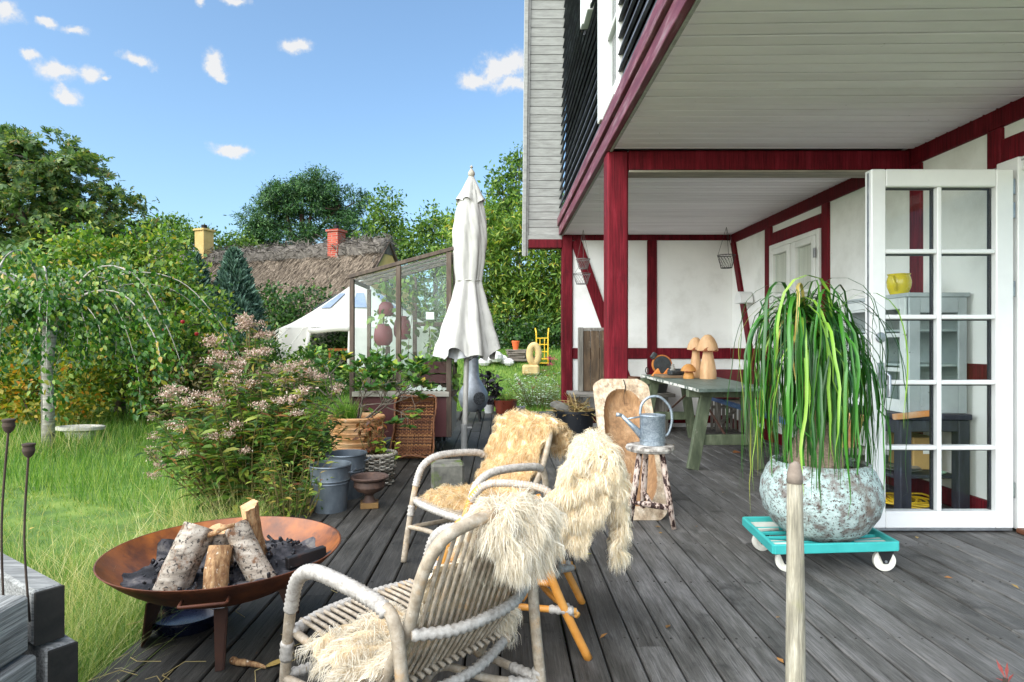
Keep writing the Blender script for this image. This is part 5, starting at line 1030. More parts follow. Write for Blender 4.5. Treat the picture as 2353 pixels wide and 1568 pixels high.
for hd, n in HEADS:
    for k in range(int(n * 1.6)):
        a = g.uniform(0, 2 * PI); e = g.uniform(R(15), R(72)); L = g.triangular(.45, 1.35, 1.08) * (1 if hd.z > 1.3 else .85); w = g.uniform(.005, .0095) if k < n * 1.1 else g.uniform(.002, .0055)
        p = PP + hd + Vector((0, 0, g.uniform(-.05, .02))); d = Vector((math.cos(a) * math.cos(e) * .58, math.sin(a) * math.cos(e) * .58, math.sin(e) * .9)); ns = 14; pts = [p.copy()]; st_ = L / ns
        kink = g.choice((.55, .75, .9, 1.1, 1.3)); kat = g.randint(4, 13); kd = Vector((g.gauss(0, .5), g.gauss(0, .5), g.gauss(0, .2)))
        for i in range(ns):
            d = (d + Vector((0, 0, -1)) * ((.45 if i < 2 else 1.0) * kink if i < 6 else 1.3)).normalized(); d = (d + Vector((g.gauss(0, .07), g.gauss(0, .07), 0)) + (kd if i == kat and k % 3 == 0 else Vector())).normalized(); p = p + d * st_; pts.append(p.copy())
        side = Vector((-math.sin(a), math.cos(a), 0)); mb = MB()
        tw0 = g.uniform(-.5, .5)
        for i, q in enumerate(pts):
            f = i / ns; ww = w * (1 - .2 * f) * (1 if f < .75 else max(.08, (1 - f) / .25)); s_ = Matrix.Rotation(tw0 * f * 2, 3, 'Z') @ side; nn = Vector((math.cos(a), math.sin(a), .5)) * ww * .35
            mb.v += [q - s_ * ww + nn, q, q + s_ * ww + nn]
        for i in range(ns): mb.f += [(3 * i, 3 * i + 1, 3 * i + 4, 3 * i + 3), (3 * i + 1, 3 * i + 2, 3 * i + 5, 3 * i + 4)]
        if nl_ < 300 and k < n * 1.12: mb.build('leaf', M_strap[g.choices((0, 1, 2, 3), (46, 40, 13, 1))[0]], pp, smooth='all'); nl_ += 1
        else: extra.add(mb.v, mb.f)
extra.build('thin_leaves', leafm('thin_strap_leaf', [(0, '183f10'), (.5, '285f1a'), (.9, '457f28'), (1, 'a8a050')], .15, .4), pp, smooth='all', kind='stuff')

# ================================================================ workbench and cabinet seen through the door
M_navy = mat('blue_black_timber', [(.3, '191b24'), (.55, '2a2d3a'), (.75, '454a5a')], .65, 5, (5, 5, 1), bump=.5)
wb = thing('workbench', 'dark blue-black workbench behind the glazed door', 'workbench', (3.05, 4.8, 0))
part('top', M_navy, (2.80, 3.31, 4.34, 5.45, .665, .705), parent=wb); part('apron', M_navy, (2.82, 2.85, 4.36, 5.43, .56, .664), parent=wb); part('apron', M_navy, (2.851, 3.28, 4.36, 4.39, .58, .664), parent=wb)
for (x, y) in ((2.81, 4.35), (3.22, 4.35), (2.81, 5.36), (3.22, 5.36)): part('leg', M_navy, (x, x + .08, y, y + .08, 0, .662), parent=wb)
part('shelf', M_navy, (2.82, 3.28, 4.43, 5.36, .235, .26), parent=wb)
M_cab = mat('chipped_pale_paint', [(.3, 'b9c0c0'), (.5, 'ccd2d1'), (.8, 'dadfdd')], .6, 4, bump=.3, fine=(24, .68, .72, '6a5a4a')); M_cabd = mat('grey_blue_paint', [(.3, '9aa3a6'), (.7, 'b4bcbe')], .6, 4, bump=.3, fine=(24, .68, .72, '5a5a50'))
cb = thing('glazed_cabinet', 'chipped pale grey glazed cabinet standing on the dark workbench', 'cabinet', (3.08, 4.8, .706)); cz0, cz1 = .707, 1.55
def cp(n_, m_, *bx_): return part(n_, m_, *bx_, parent=cb, b=.004)
cp('back', M_cabd, (3.30, 3.315, 4.40, 5.16, cz0, cz1 - .02)); cp('top', M_cabd, (2.875, 3.318, 4.372, 5.18, cz1 - .018, cz1 + .012)); cp('bottom', M_cabd, (2.89, 3.298, 4.40, 5.16, cz0, cz0 + .03)); cp('far_end', M_cabd, (2.89, 3.298, 5.14, 5.16, cz0 + .032, cz1 - .02))
cp('near_end', M_cabd, (2.89, 2.97, 4.38, 4.40, cz0, cz1 - .02), (3.24, 3.299, 4.38, 4.40, cz0, cz1 - .02), (2.971, 3.239, 4.38, 4.40, cz1 - .13, cz1 - .02), (2.971, 3.239, 4.38, 4.40, cz0, cz0 + .2)); cp('pane', M_glass, (2.972, 3.238, 4.388, 4.391, cz0 + .201, cz1 - .131))
for q in (cz0 + .33, cz0 + .58): cp('shelf', M_cabd, (2.9, 3.298, 4.41, 5.13, q, q + .018))
cp('front_door', M_cab, (2.872, 2.889, 4.40, 4.46, cz0, cz1 - .02), (2.872, 2.889, 4.74, 4.80, cz0, cz1 - .02), (2.872, 2.889, 5.1, 5.16, cz0, cz1 - .02), *[(2.873, 2.888, 4.461, 4.739, q, q + w) for q, w in ((cz0, .09), (cz0 + .29, .03), (cz0 + .54, .03), (cz1 - .1, .08))], *[(2.873, 2.888, 4.801, 5.099, q, q + w) for q, w in ((cz0, .09), (cz0 + .29, .03), (cz0 + .54, .03), (cz1 - .1, .08))]); cp('pane', M_glass, (2.879, 2.882, 4.461, 4.739, cz0 + .09, cz1 - .1)); cp('pane', M_glass, (2.879, 2.882, 4.801, 5.099, cz0 + .09, cz1 - .1))
jc = Vector((2.985, 4.64, cz1 + .013)); jg = thing('yellow_jug', 'yellow ceramic jug standing on top of the pale cabinet', 'jug', tuple(jc)); M_yel = mat('yellow_glaze', [(.3, 'cdb81e'), (.7, 'dcc82c')], .25, 4, coat=.5)
MB().lathe([(.001, .001), (.052, .001), (.06, .01), (.078, .06), (.082, .1), (.074, .135), (.07, .145), (.078, .158), (.072, .158), (.066, .145), (.07, .1), (.05, .012), (.001, .01)], 40, jc).build('body', M_yel, jg, smooth=40); MB().tube(cr([jc + Vector((-.062, -.03, .14)), jc + Vector((-.085, -.06, .125)), jc + Vector((-.075, -.07, .07)), jc + Vector((-.055, -.05, .035))], 6), .0095, 8).build('handle', M_yel, jg, smooth='all')
tag(MB().bar((2.815, 4.30, .725), (2.815, 4.9, .725), .03, .035).build('orange_level', mat('orange_wood_level', [(.3, 'b06526'), (.55, 'c8813c'), (.7, 'bfb3a2')], .6, 5)), 'orange wooden spirit level lying along the workbench edge', 'level') if False else tag(MB().bar((2.74, 4.32, .69), (2.99, 4.30, .72), .03, .04).build('orange_batten', mat('orange_wood_level', [(.3, 'b06526'), (.5, 'c8813c'), (.7, 'bfb3a2')], .6, 3)), 'orange wooden batten at the front edge of the dark workbench', 'batten')
M_tin = mat('dull_tin', [(.3, '7c7e80'), (.7, '9da0a2')], .4, 8, metal=.6)
for k, (x, y, r, lb) in enumerate(((2.98, 4.62, .14, 'large round tin plate on the lower workbench shelf'), (3.0, 4.60, .10, 'smaller tin plate lying on the large one'))): tag(MB().lathe([(.001, .003), (r * .7, .003), (r * .95, .014), (r, .016), (r * .95, .02), (r * .68, .009), (.001, .009)], 36, (x, y, .262 + k * .011)).build('tin_plate', M_tin, smooth=True), lb, 'plate', 'tin plates')
tag(MB().lathe([(.001, .002), (.03, .002), (.05, .016), (.047, .018), (.03, .006), (.001, .006)], 24, (3.16, 4.47, .262)).build('green_dish', mat('pale_green_glaze', [(.3, '8fb8a0'), (.7, 'a9cbb6')], .4, 5)), 'small pale green dish at the front of the workbench shelf', 'dish')
bx_ = thing('cardboard_box', 'open cardboard box with a white label on the workbench shelf', 'cardboard box', (3.17, 4.75, .262)); part('carton', mat('cardboard', [(.3, 'a5834e'), (.7, 'bd9a63')], .85, 4), (3.08, 3.27, 4.62, 4.92, .262, .50), parent=bx_); part('sticker', M_white, (3.15, 3.24, 4.616, 4.619, .38, .44), parent=bx_, b=.0005)
g = random.Random(6); cpt = []
for k in range(90):
    a = k * .62; r = .13 + .05 * math.sin(k * .37) + .03 * g.random(); cpt.append((3.0 + .8 * r * math.cos(a) + .06 * math.sin(k * .07), 4.62 + r * math.sin(a), .014 + .05 * abs(math.sin(k * .21)) * (.4 + .6 * g.random())))
tag(MB().tube(cr(cpt, 3), .0075, 6).build('yellow_cable', mat('yellow_cable', [(.3, 'd8ad12'), (.7, 'e6bf2a')], .4, 4), smooth='all'), 'tangled yellow cable on the floor under the workbench', 'cable')
bc = lathed('brown_pot', 'orange-brown clay pot on the floor behind the palm leaves', 'pot', (2.62, 4.75, .42), [(.001, .001), (.1, .001), (.14, .2), (.15, .2), (.15, .24), (.13, .24), (.1, .1), (.001, .08)], M_terra)
tag(part('crate_stool', M_oldv, (2.45, 2.79, 4.60, 4.92, 0, .05), (2.45, 2.5, 4.60, 4.92, .051, .37), (2.74, 2.79, 4.60, 4.92, .051, .37), (2.45, 2.79, 4.60, 4.92, .371, .418), parent=None), 'grey wooden box carrying the clay pot behind the palm', 'box')

# ================================================================ foreground: pole, raised bed, leaves
M_drift = mat('bleached_driftwood', [(.25, '6f6a5c'), (.5, '968f7d'), (.75, 'b4ae9d')], .85, 10, (6, 6, 1), bump=1, grain=((150, 150, 9), .5), spots=(3, .55, .7, '9a9866'))
po = thing('wooden_pole', 'bleached wooden pole with a dark rounded tip in the foreground', 'pole', (.64, 1.3, 0)); px = lambda x, y: at(x, y, 1.3)
b0, b1, b2 = px(1828, 1568), px(1828, 1330), px(1826, 1110); zbm = Vector((b0.x, 1.3, 0))
MB().tube([zbm, zbm.lerp(b0, .5), b0, b0.lerp(b1, .5), b1, b1.lerp(b2, .6), b2], [.0205, .0202, .0200, .0188, .0178, .0163, .0150], 16).build('shaft', M_drift, po, smooth='all')
MB().tube([b2, b2 + Vector((.0, 0, .018)), b2 + Vector((.001, 0, .038)), b2 + Vector((.003, 0, .045))], [.0158, .0152, .011, .003], 16).build('tip', mat('grey_brown_tip', [(.3, '6a5d52'), (.7, '8d8074')], .9, 20, bump=.8), po, smooth='all')
M_slp = mat('weathered_sleeper', [(.25, '6f6f6d'), (.5, '92928f'), (.75, 'b6b6b2')], .85, 3, (8, 1.2, 8), bump=1, grain=((240, 8, 240), .75), orand=.1, spots=(7, .58, .72, '4a4a46')); M_slpe = mat('dark_end_grain', [(.3, '14130f'), (.7, '2b2823')], .9, 20, bump=1)
rbx = thing('raised_bed', 'raised bed of weathered grey timbers in the near left corner', 'raised bed', (-1.2, 1.0, 0))
fx, fy = -.94, 1.27     # far right corner: one side runs towards the camera, the other away to the left
sdv = Vector((-.82, .57, 0)).normalized(); Msd = Matrix((sdv, Vector((-sdv.y, sdv.x, 0)), Vector((0, 0, 1)))).transposed()
for k in range(6):
    z1 = .70 - k * .118; off = (.0, .028)[k % 2]
    MB().cbox((fx - .03 + off * .6, fy - .53 - .0, z1 - .057), (.06, 1.0, .113), .006).build('timber', M_slp, rbx)
    c_ = Vector((fx + .012 + off, fy + .005, z1 - .057)) + sdv * .55; MB().cbox(c_, (1.1, .055, .113), .006, Msd).build('timber', mat('weathered_sleeper_x', [(.25, '6f6f6d'), (.5, '92928f'), (.75, 'b6b6b2')], .85, 3, (1.2, 8, 8), bump=1, grain=((8, 240, 240), .75), orand=.1, spots=(7, .58, .72, '4a4a46')), rbx)
    MB().cbox(Vector((fx + .012 + off, fy + .005, z1 - .057)) - sdv * .004, (.007, .053, .109), .002, Msd).build('end_grain', M_slpe, rbx)
MB().prism([(fx - .062, .3, .0), (fx - .062, fy - .03, .0), (-1.75, 1.80, 0), (-1.75, .3, 0)], (0, 0, .655)).build('soil', MATS['potting_soil'], rbx)
M_poppy = mat('dry_poppy', [(.3, '2a201a'), (.7, '493a2e')], .9, 12, bump=.5)
for k, (hx_, hy_, bx0, lb) in enumerate(((66, 1038, 42, 'dried poppy seed head on a tall stem, right of the two'), (20, 982, -18, 'dried poppy seed head at the left picture edge'))):
    hp_ = at(hx_, hy_, 1.25); bp_ = Vector((at(bx0, 1300, 1.22).x, 1.25, .64)); o = thing('poppy_head', lb, 'seed head', tuple(bp_), group='dried poppy heads')
    MB().tube(cr([bp_, bp_.lerp(hp_, .5) + Vector((-.01, 0, 0)), hp_], 5), .0022, 6).build('stem', M_poppy, o, smooth='all'); MB().lathe([(.003, -.012), (.008, -.007), (.0115, .002), (.010, .010), (.012, .013), (.012, .016), (.001, .018)], 14, hp_).build('capsule', M_poppy, o, smooth=30)
for (nm, lb, c, s, col, rz) in (('yellow_leaf', 'yellow-green fallen leaf on the deck right of the honey-coloured chair', gr(1340, 1277), .05, ('8d8428', 'b5a838'), -5), ('dry_leaf', 'pale curled leaf on the deck beside the foreground chair leg', gr(640, 1527), .055, ('a58a4a', 'cbb06a'), 40)):
    mb = MB(); n = 9
    for i in range(n):
        f = i / (n - 1); w = .32 * math.sin(PI * min(f * 1.05 + .02, 1)) ** .8
        for s_ in (-1, 0, 1): p = Vector(((f - .5) * 2, s_ * w, .22 * abs(s_) * w + .12 * f * f)); mb.v.append(c + Matrix.Rotation(R(rz), 3, 'Z') @ (p * s) + Vector((0, 0, .006)))
    mb.f = [(3 * i + j, 3 * i + j + 1, 3 * i + j + 4, 3 * i + j + 3) for i in range(n - 1) for j in range(2)]
    tag(mb.build(nm, mat(nm + '_skin', [(.3, col[0]), (.7, col[1])], .7, 20, bump=.4), smooth='all'), lb, 'leaf')
c = gr(560, 1533); tag(MB().tube(cr([c + Vector((-.06, .03, .014)), c + Vector((-.03, .012, .012)), c + Vector((.0, .0, .016)), c + Vector((.05, -.006, .011)), c + Vector((.09, -.02, .008))], 4), [.007, .013, .015, .013, .012, .014, .012, .013, .014, .012, .010, .011, .010, .009, .008, .006, .004], 8).build('bark_piece', M_bark2, smooth='all'), 'curled piece of bark on the deck under the fire bowl', 'bark')
rl = thing('red_leaf_shoot', 'reddish withered leaf shoot at the bottom right picture edge', 'plant', tuple(Vector((.80, 1.0, 0)))); o = at(2310, 1560, 1.0); mb = MB()
MB().tube([(.80, 1.0, 0), (o.x, 1.0, o.z)], .004, 6).build('stem', M_poppy, rl)
for k in range(4):
    a = o + Vector((.004 * k, .002 * k, -.004 * k)); d = Vector(((-.012, .004, .012, -.02)[k], .004, (.03, .028, .012, .008)[k])); mb.add([a, a + d * .5 + Vector((.006, .004, 0)), a + d, a + d * .5 + Vector((-.006, -.003, .003))], [(0, 1, 2, 3)])
mb.build('leaves', mat('red_leaf', [(.3, '7d2a2a'), (.6, 'a8524a'), (.8, 'c08a6a')], .7, 40), rl)
# ================================================================ garden plants
def G(a, b_): return RNG.uniform(a, b_)
def rdirs(n): return nrmz(RNG.normal(size=(n, 3)))
L_mid = leafm('leaf_mid_green', [(0, '2a461a'), (.35, '415f24'), (.7, '5c7c32'), (1, '869a44')], .3); L_dark = leafm('leaf_dark_green', [(0, '1a3416'), (.4, '2b4c20'), (.8, '44682c'), (1, '64803a')], .22)
L_lime = leafm('leaf_lime', [(0, '2f5a12'), (.3, '4c7d1a'), (.65, '74a028'), (.9, '9fba38'), (1, 'c4a832')], .32)
L_joe = leafm('leaf_joe_pye', [(0, '29451a'), (.35, '446426'), (.65, '667f30'), (.84, '8b963c'), (.94, '9a7a3a'), (1, '7d4632')], .28)
L_bark = mat('tree_bark', [(.3, '3b3129'), (.6, '5a4c40'), (.8, '74675a')], .9, 12, (1, 1, .3), bump=.8)

def stemplant(root, base, n, h, spread, leafmat, leaf_t, leaf_len, per, stem_m, lean=.35, r0=.004, tipclear=.0, seed=0, droop=.25, hvar=.25, start=.12, whorl=1):
    """n stems rising from base; leaves along each; returns stem tips"""
    g = np.random.default_rng(seed); tips = []; P, D, Nn, S = [], [], [], []; mb = MB()
    for i in range(n):
        a = g.uniform(0, 2 * PI); rr_ = spread * math.sqrt(g.random()); hh = h * (1 - hvar * g.random()) * (1 - .3 * (rr_ / spread) ** 2)
        b0 = Vector(base) + Vector((rr_ * .35 * math.cos(a), rr_ * .35 * math.sin(a), 0)); b1 = Vector(base) + Vector((rr_ * math.cos(a) * (1 + lean * .2), rr_ * math.sin(a), hh))
        mid = b0.lerp(b1, .55) + Vector((g.normal(0, .03), g.normal(0, .03), .06 * hh)); pts = cr([b0, mid, b1], 6); mb.tube(pts, [r0 * (1 - .6 * k / 12) for k in range(13)], 5, cap=False); tips.append((b1, (pts[-1] - pts[-3]).normalized()))
        m = int(per * hh / h); ts = np.linspace(start, 1 - tipclear, m)
        for k, t in enumerate(ts):
            p = pts[min(int(t * 12), 12)].lerp(pts[min(int(t * 12) + 1, 12)], t * 12 - int(t * 12)); 
            for w in range(whorl):
                an = k * 2.4 + w * 2 * PI / whorl + g.normal(0, .3); d = np.array([math.cos(an), math.sin(an), g.uniform(-droop, .45)]); P.append(p); D.append(d); Nn.append(np.array([g.normal(0, .35), g.normal(0, .35), 1])); S.append(leaf_len * g.uniform(.6, 1.2) * (1 - .35 * t))
    mb.build('stems', stem_m, root, kind='stuff')
    scatter('foliage', leaf_t, np.array([tuple(p) for p in P]), np.array(D), np.array(Nn), np.array(S), leafmat, root)
    return tips
M_stem = mat('green_brown_stem', [(.3, '4b3a22'), (.7, '6f6a34')], .8, 9)
# flowering shrub (pink-beige heads)
JB = Vector((-1.98, 4.95, -.15)); jp = thing('flowering_shrub', 'tall bushy shrub with dusty pink flower heads beside the deck', 'shrub', tuple(JB))
LJOE = ([(0, 0, 0), (.15, .28, .05), (.13, .62, .02), (0, 1, -.16), (-.13, .62, .02), (-.15, .28, .05), (0, .3, 0), (0, .64, -.03)], [(0, 1, 2, 7), (7, 4, 5, 0), (7, 2, 3, 4)])
tips = stemplant(jp, JB, 112, 1.32, .72, L_joe, LJOE, .15, 30, M_stem, seed=31, r0=.0055, hvar=.5, start=.06, whorl=2)
stemplant(jp, (-1.46, 4.36, -.12), 52, .72, .30, L_joe, LJOE, .09, 16, M_stem, seed=32, hvar=.5)
tall = [Vector((-2.02, 5.0, 1.40)), Vector((-2.05, 5.02, 1.33)), Vector((-1.98, 5.02, 1.28)), Vector((-2.30, 4.98, 1.22)), Vector((-2.26, 4.95, 1.12)), Vector((-2.12, 5.0, 1.05)), Vector((-1.92, 4.98, 1.15))]
mb = MB()
for p in tall: mb.tube(cr([JB + Vector((.05, .05, .3)), JB.lerp(p, .6), p], 6), .005, 5, cap=False)
mb.build('stems', M_stem, jp, kind='stuff')
n = 240; g = np.random.default_rng(5); ti = g.integers(0, len(tall), n); f = g.uniform(.35, .98, n)[:, None]; P_ = np.array(JB) * (1 - f) + np.array([tuple(t) for t in tall])[ti] * f + g.normal(0, .012, (n, 3)); D_ = g.normal(size=(n, 3)) * (1, 1, .3)
scatter('foliage', LJOE, P_, D_, np.tile((0, 0, 1.0), (n, 1)) + g.normal(0, .3, (n, 3)), g.uniform(.07, .13, n), L_joe, jp)
L_flow = leafm('dusty_pink_bloom', [(0, '7d5f52'), (.3, 'a3857a'), (.65, 'bfa599'), (1, 'd6c6bb')], .15, .9)
def bloom(root, centers, per, r, m, name='flower_head'):
    V, F_ = [], []
    for (c, s) in centers:
        mb = []; k = per; pos = np.array(c) + RNG.normal(size=(k, 3)) * np.array((1, 1, .5)) * s * .45; d = nrmz(RNG.normal(size=(k, 3)) + np.array((0, 0, .7)))
        scatter(name, ([(-.18, 0, 0), (.18, 0, 0), (.24, 1, .05), (-.24, 1, .05)], [(0, 1, 2, 3)]), pos, d, rdirs(k), RNG.uniform(.25, .5, k) * s * .55, m, root)
cent = []
g = random.Random(12)
srt = sorted(tips, key=lambda t: -t[0].z)
for p in tall: 
    for q in range(3): cent.append((p + Vector((g.gauss(0, .04), g.gauss(0, .04), g.gauss(0, .02))), g.uniform(.055, .08)))
for (p, d) in srt[:44]: cent.append((p + Vector((0, 0, .01)), g.uniform(.05, .085)))
for k in range(18): a = g.uniform(2.6, 5.6); cent.append((JB + Vector((.72 * math.cos(a), .6 * math.sin(a), g.uniform(.35, 1.0))), g.uniform(.045, .065)))
bloom(jp, cent, 130, .07, L_flow)
# rhododendron in the ribbed pot
L_rho = leafm('rhododendron_leaf', [(0, '22401a'), (.4, '38602a'), (.8, '5f8a3c'), (.95, '9fae48'), (1, 'c2a53a')], .2, .35)
rh = thing('rhododendron', 'twiggy rhododendron growing in the ribbed terracotta pot', 'potted shrub', tuple(PC + Vector((0, 0, .42))))
M_twig = mat('grey_twig', [(.3, '4e463e'), (.7, '776c60')], .9, 12)
g = np.random.default_rng(17); mb = MB(); ends = []
def branch(p, d, L, r, lev):
    q = p; pts = [p]
    for k in range(3): d = (d + Vector(tuple(g.normal(0, .16, 3)))).normalized(); q = q + d * (L / 3); pts.append(q)
    mb.tube(pts, [r, r * .85, r * .75, r * .62], 5, cap=False)
    if lev == 0: ends.append((q, d)); return
    for k in range(3 if lev > 1 else 2): 
        nd = (d + Vector(tuple(g.normal(0, .55, 3))) + Vector((0, 0, .12))).normalized(); branch(q, nd, L * g.uniform(.62, .85), r * .62, lev - 1)
for k in range(9): a = k * .7; branch(PC + Vector((.07 * math.cos(a), .07 * math.sin(a), .41)), Vector((math.cos(a) * 1.0, math.sin(a) * .8, .75)).normalized(), .31, .013, 3)
mb.build('branches', M_twig, rh, kind='stuff')
P_, D_, N_ = [], [], []
for (p, d) in ends:
    for k in range(11): a = k * .57 + g.normal(0, .2); P_.append(tuple(p + Vector(tuple(g.normal(0, .008, 3))))); D_.append((math.cos(a) + d.x * .6, math.sin(a) + d.y * .6, .35 + d.z * .5)); N_.append((g.normal(0, .3), g.normal(0, .3), 1))
scatter('foliage', LEAF4, np.array(P_), np.array(D_), np.array(N_), g.uniform(.06, .115, len(P_)), L_rho, rh)
n = 420; a = g.uniform(0, 6.28, n); r = .17 * np.sqrt(g.random(n)); pg = np.stack([PC.x - .06 + r * np.cos(a) * .6, PC.y - .12 + r * np.sin(a) * .5, np.full(n, .42)], 1)
scatter('pot_grass', blade_t(.35), pg, np.stack([g.normal(0, .3, n), g.normal(0, .3, n), np.ones(n)], 1), g.normal(size=(n, 3)), np.stack([g.uniform(.005, .009, n), g.uniform(.12, .28, n), g.uniform(.05, .2, n)], 1), leafm('pot_grass_blade', [(0, '2f5a1a'), (.6, '5c8a2a'), (1, '9ab04a')], .3), rh)
# withered plant in the basket
wp_ = thing('withered_plant', 'withered brown plant with a few green leaves in the woven basket', 'potted plant', tuple(BKC + Vector((0, 0, .2)))); stemplant(wp_, BKC + Vector((-.03, 0, .2)), 14, .42, .17, leafm('withered_leaf', [(0, '3a2417'), (.4, '6a4226'), (.8, '95643a'), (1, 'b5552a')], .15), LEAF4, .09, 14, M_stem, seed=3, droop=1.2)
stemplant(wp_, BKC + Vector((.09, -.02, .2)), 5, .26, .1, leafm('yellow_green_leaf', [(0, '4a7020'), (.5, '83a030'), (1, 'c0b840')], .3), LEAF4, .1, 9, M_stem, seed=4)
# vine tomato / hop inside the greenhouse
vn = thing('climbing_vine', 'leafy green vine climbing inside the greenhouse', 'vine', (-1.0, 7.3, .57)); g = np.random.default_rng(41); P_ = []; mb = MB()
for (x, y, zt0) in ((-1.33, 7.18, 1.95), (-.98, 7.3, 2.0), (-.9, 7.12, 1.7), (-.62, 7.2, 1.25), (-1.45, 7.5, 1.6)):
    pts = cr([Vector((x, y, .57)), Vector((x + g.normal(0, .08), y, .57 + (zt0 - .57) * .35)), Vector((x + g.normal(0, .08), y + .03, .57 + (zt0 - .57) * .7)), Vector((x + g.normal(0, .1), y, zt0))], 8); mb.tube(pts, .004, 5, cap=False)
    for p in pts:
        for k in range(3): P_.append(tuple(p + Vector(tuple(g.normal(0, .05, 3)))))
for k in range(70): P_.append((g.uniform(-1.45, -.95), g.uniform(7.0, 7.5), g.uniform(1.72, 1.93)))
for k in range(70): P_.append((g.uniform(-.8, -.58), g.uniform(6.95, 7.3), g.uniform(1.0, 1.2)))
mb.build('stems', M_stem, vn, kind='stuff'); P_ = np.array(P_); n = len(P_)
scatter('foliage', LEAF6, P_, g.normal(size=(n, 3)) + (0, 0, -.3), g.normal(size=(n, 3)) * .6 + (0, -.7, .7), g.uniform(.05, .12, n), L_mid, vn)
# black kale
kl = thing('black_kale', 'dark purple-black kale plant in the pale grey pot', 'potted plant', (-.19, 10.75, .14)); kt = stemplant(kl, (-.19, 10.75, .13), 9, .75, .22, leafm('black_kale_leaf', [(0, '0d0d10'), (.6, '1e1a20'), (1, '2d2830')], .05, .6), LEAF6, .2, 16, mat('purple_stem', [(.3, '1c1418'), (.7, '2e2228')], .8), seed=6, r0=.01, droop=1.0)
gp2 = thing('potted_greens', 'low bright green plant in the brown glazed pot', 'potted plant', (.10, 10.7, .2)); stemplant(gp2, (.10, 10.7, .2), 30, .17, .17, L_lime, LEAF4, .05, 10, M_stem, seed=7)
# silver bush by the house corner, red flowers
sb_ = thing('silvery_bush', 'silver-leaved bush with red flowers by the corner post', 'bush', (.78, 11.9, .0)); tp = stemplant(sb_, (.72, 11.6, -.05), 120, .85, .62, leafm('silver_leaf', [(0, '4d6a3a'), (.4, '7f9a6c'), (.8, 'bcc8b8'), (1, 'd9dfd8')], .2), LEAFW, .1, 22, M_stem, seed=8, hvar=.6)
bloom(sb_, [(p, .05) for p, d in tp[:14]], 30, .05, leafm('red_bloom', [(0, '7a1420'), (1, 'b03040')], .1))
fs = thing('pink_flower', 'pink flower cluster on the lawn beside the hand truck', 'flower', tuple(at(1262, 850, 12.9))); c0 = at(1262, 826, 12.9); MB().tube([ORG[fs.name], c0], .008, 5).build('stem', M_stem, fs); bloom(fs, [(c0 + Vector((0, 0, .03)), .1), (c0 + Vector((.08, 0, .0)), .08), (c0 + Vector((.02, 0, -.1)), .09)], 60, .1, leafm('pink_bloom', [(0, '9a2048'), (1, 'd8487a')], .1))

# ---------------------------------------------------------------- grass
def inlawn(x, y): return (x < DX0 - .02) | (y > DY1 + .05)
L_gr = leafm('grass_blade', [(0, '355c1a'), (.4, '4f7a26'), (.75, '739438'), (1, 'a3ab52')], .3, .5); L_gr2 = leafm('mown_grass_blade', [(0, '3f6a1c'), (.4, '6a8a2e'), (.75, '8f9a42'), (1, 'b5a860')], .25, .6); L_straw = leafm('straw_blade', [(0, '8a8a4a'), (.4, 'b0a565'), (.75, 'cdbf86'), (1, 'e0d6a8')], .25, .6)
def grass(name, label, n, xr, yr, hh, ww, m, bend, seed, mask=None, lean=.25):
    g = np.random.default_rng(seed); u = g.random(n); y = yr[0] * (yr[1] / yr[0]) ** u; x = g.uniform(xr[0], xr[1], n) 
    k = inlawn(x, y)
    if mask is not None: k &= mask(x, y, g)
    x, y = x[k], y[k]; n = len(x); far = np.clip(y / 6, .6, 3); P_ = np.stack([x, y, gz(x, y) - .01], 1)
    patch = .75 + .5 * (np.sin(x * 2.1 + 1) * np.cos(y * 1.7) * .5 + .5)
    o = scatter(name, blade_t(bend, name in ('mown_grass', 'back_lawn_grass', 'far_grass')), P_, np.stack([g.normal(0, lean, n), g.normal(0, lean, n), np.ones(n)], 1), g.normal(size=(n, 3)), np.stack([g.uniform(*ww, n) * far, g.uniform(*hh, n) * patch, g.uniform(*hh, n) * .7], 1), m)
    tag(o, label, 'grass'); return o
def path_d(x, y): return np.abs((y - 4.6) - .42 * (x + 3.4) * -1.0) / 1.08      # mown path runs diagonally
pm = lambda x, y, g: (path_d(x, y) > .55) | (y > 9.5)
grass('long_grass', 'lush green grass of the lawn left of the deck', 95000, (-10, -1.45), (1.4, 11), (.09, .26), (.0035, .007), L_gr, .35, 1, pm)
grass('mown_grass', 'short yellowish mown path through the lawn', 60000, (-6.8, -1.45), (1.8, 10), (.03, .075), (.004, .007), L_gr2, .5, 2, lambda x, y, g: path_d(x, y) <= .62, .5)
grass('back_lawn_grass', 'bright green grass on the slope behind the deck', 36000, (-2.5, 2.5), (11.1, 17), (.05, .12), (.004, .006), L_gr, .4, 3)
grass('far_grass', 'rough grass around the far shrubs', 26000, (-16, -2.0), (8.5, 18), (.12, .3), (.005, .009), L_gr, .4, 4)
def straw_mask(x, y, g):
    d = np.exp(-((x + 1.95 + .12 * np.sin(y * 3)) / .42) ** 2) * (y < 5.2) + .25 * np.exp(-((x + 2.9) / .8) ** 2) * (y < 3.6)
    d += .5 * np.exp(-((x + 5.6) / .7) ** 2 - ((y - 7.6) / .5) ** 2); return g.random(len(x)) < d
grass('straw_grass', 'tall pale seeding grass along the deck edge', 22000, (-6.6, -1.5), (1.5, 8.2), (.28, .62), (.0022, .0042), L_straw, .55, 5, straw_mask, .5)
grass('edge_tufts', 'long green grass hanging over the edge of the deck', 14000, (-2.5, -1.45), (1.6, 4.6), (.22, .46), (.003, .005), leafm('tuft_blade', [(0, '3f6420'), (.4, '64843a'), (.75, '93a058'), (1, 'b9b47a')], .3), .6, 6, lambda x, y, g: g.random(len(x)) < np.exp(-((x + 1.62) / .35) ** 2), .5)
g = np.random.default_rng(77); nb_ = 26; mb = MB()
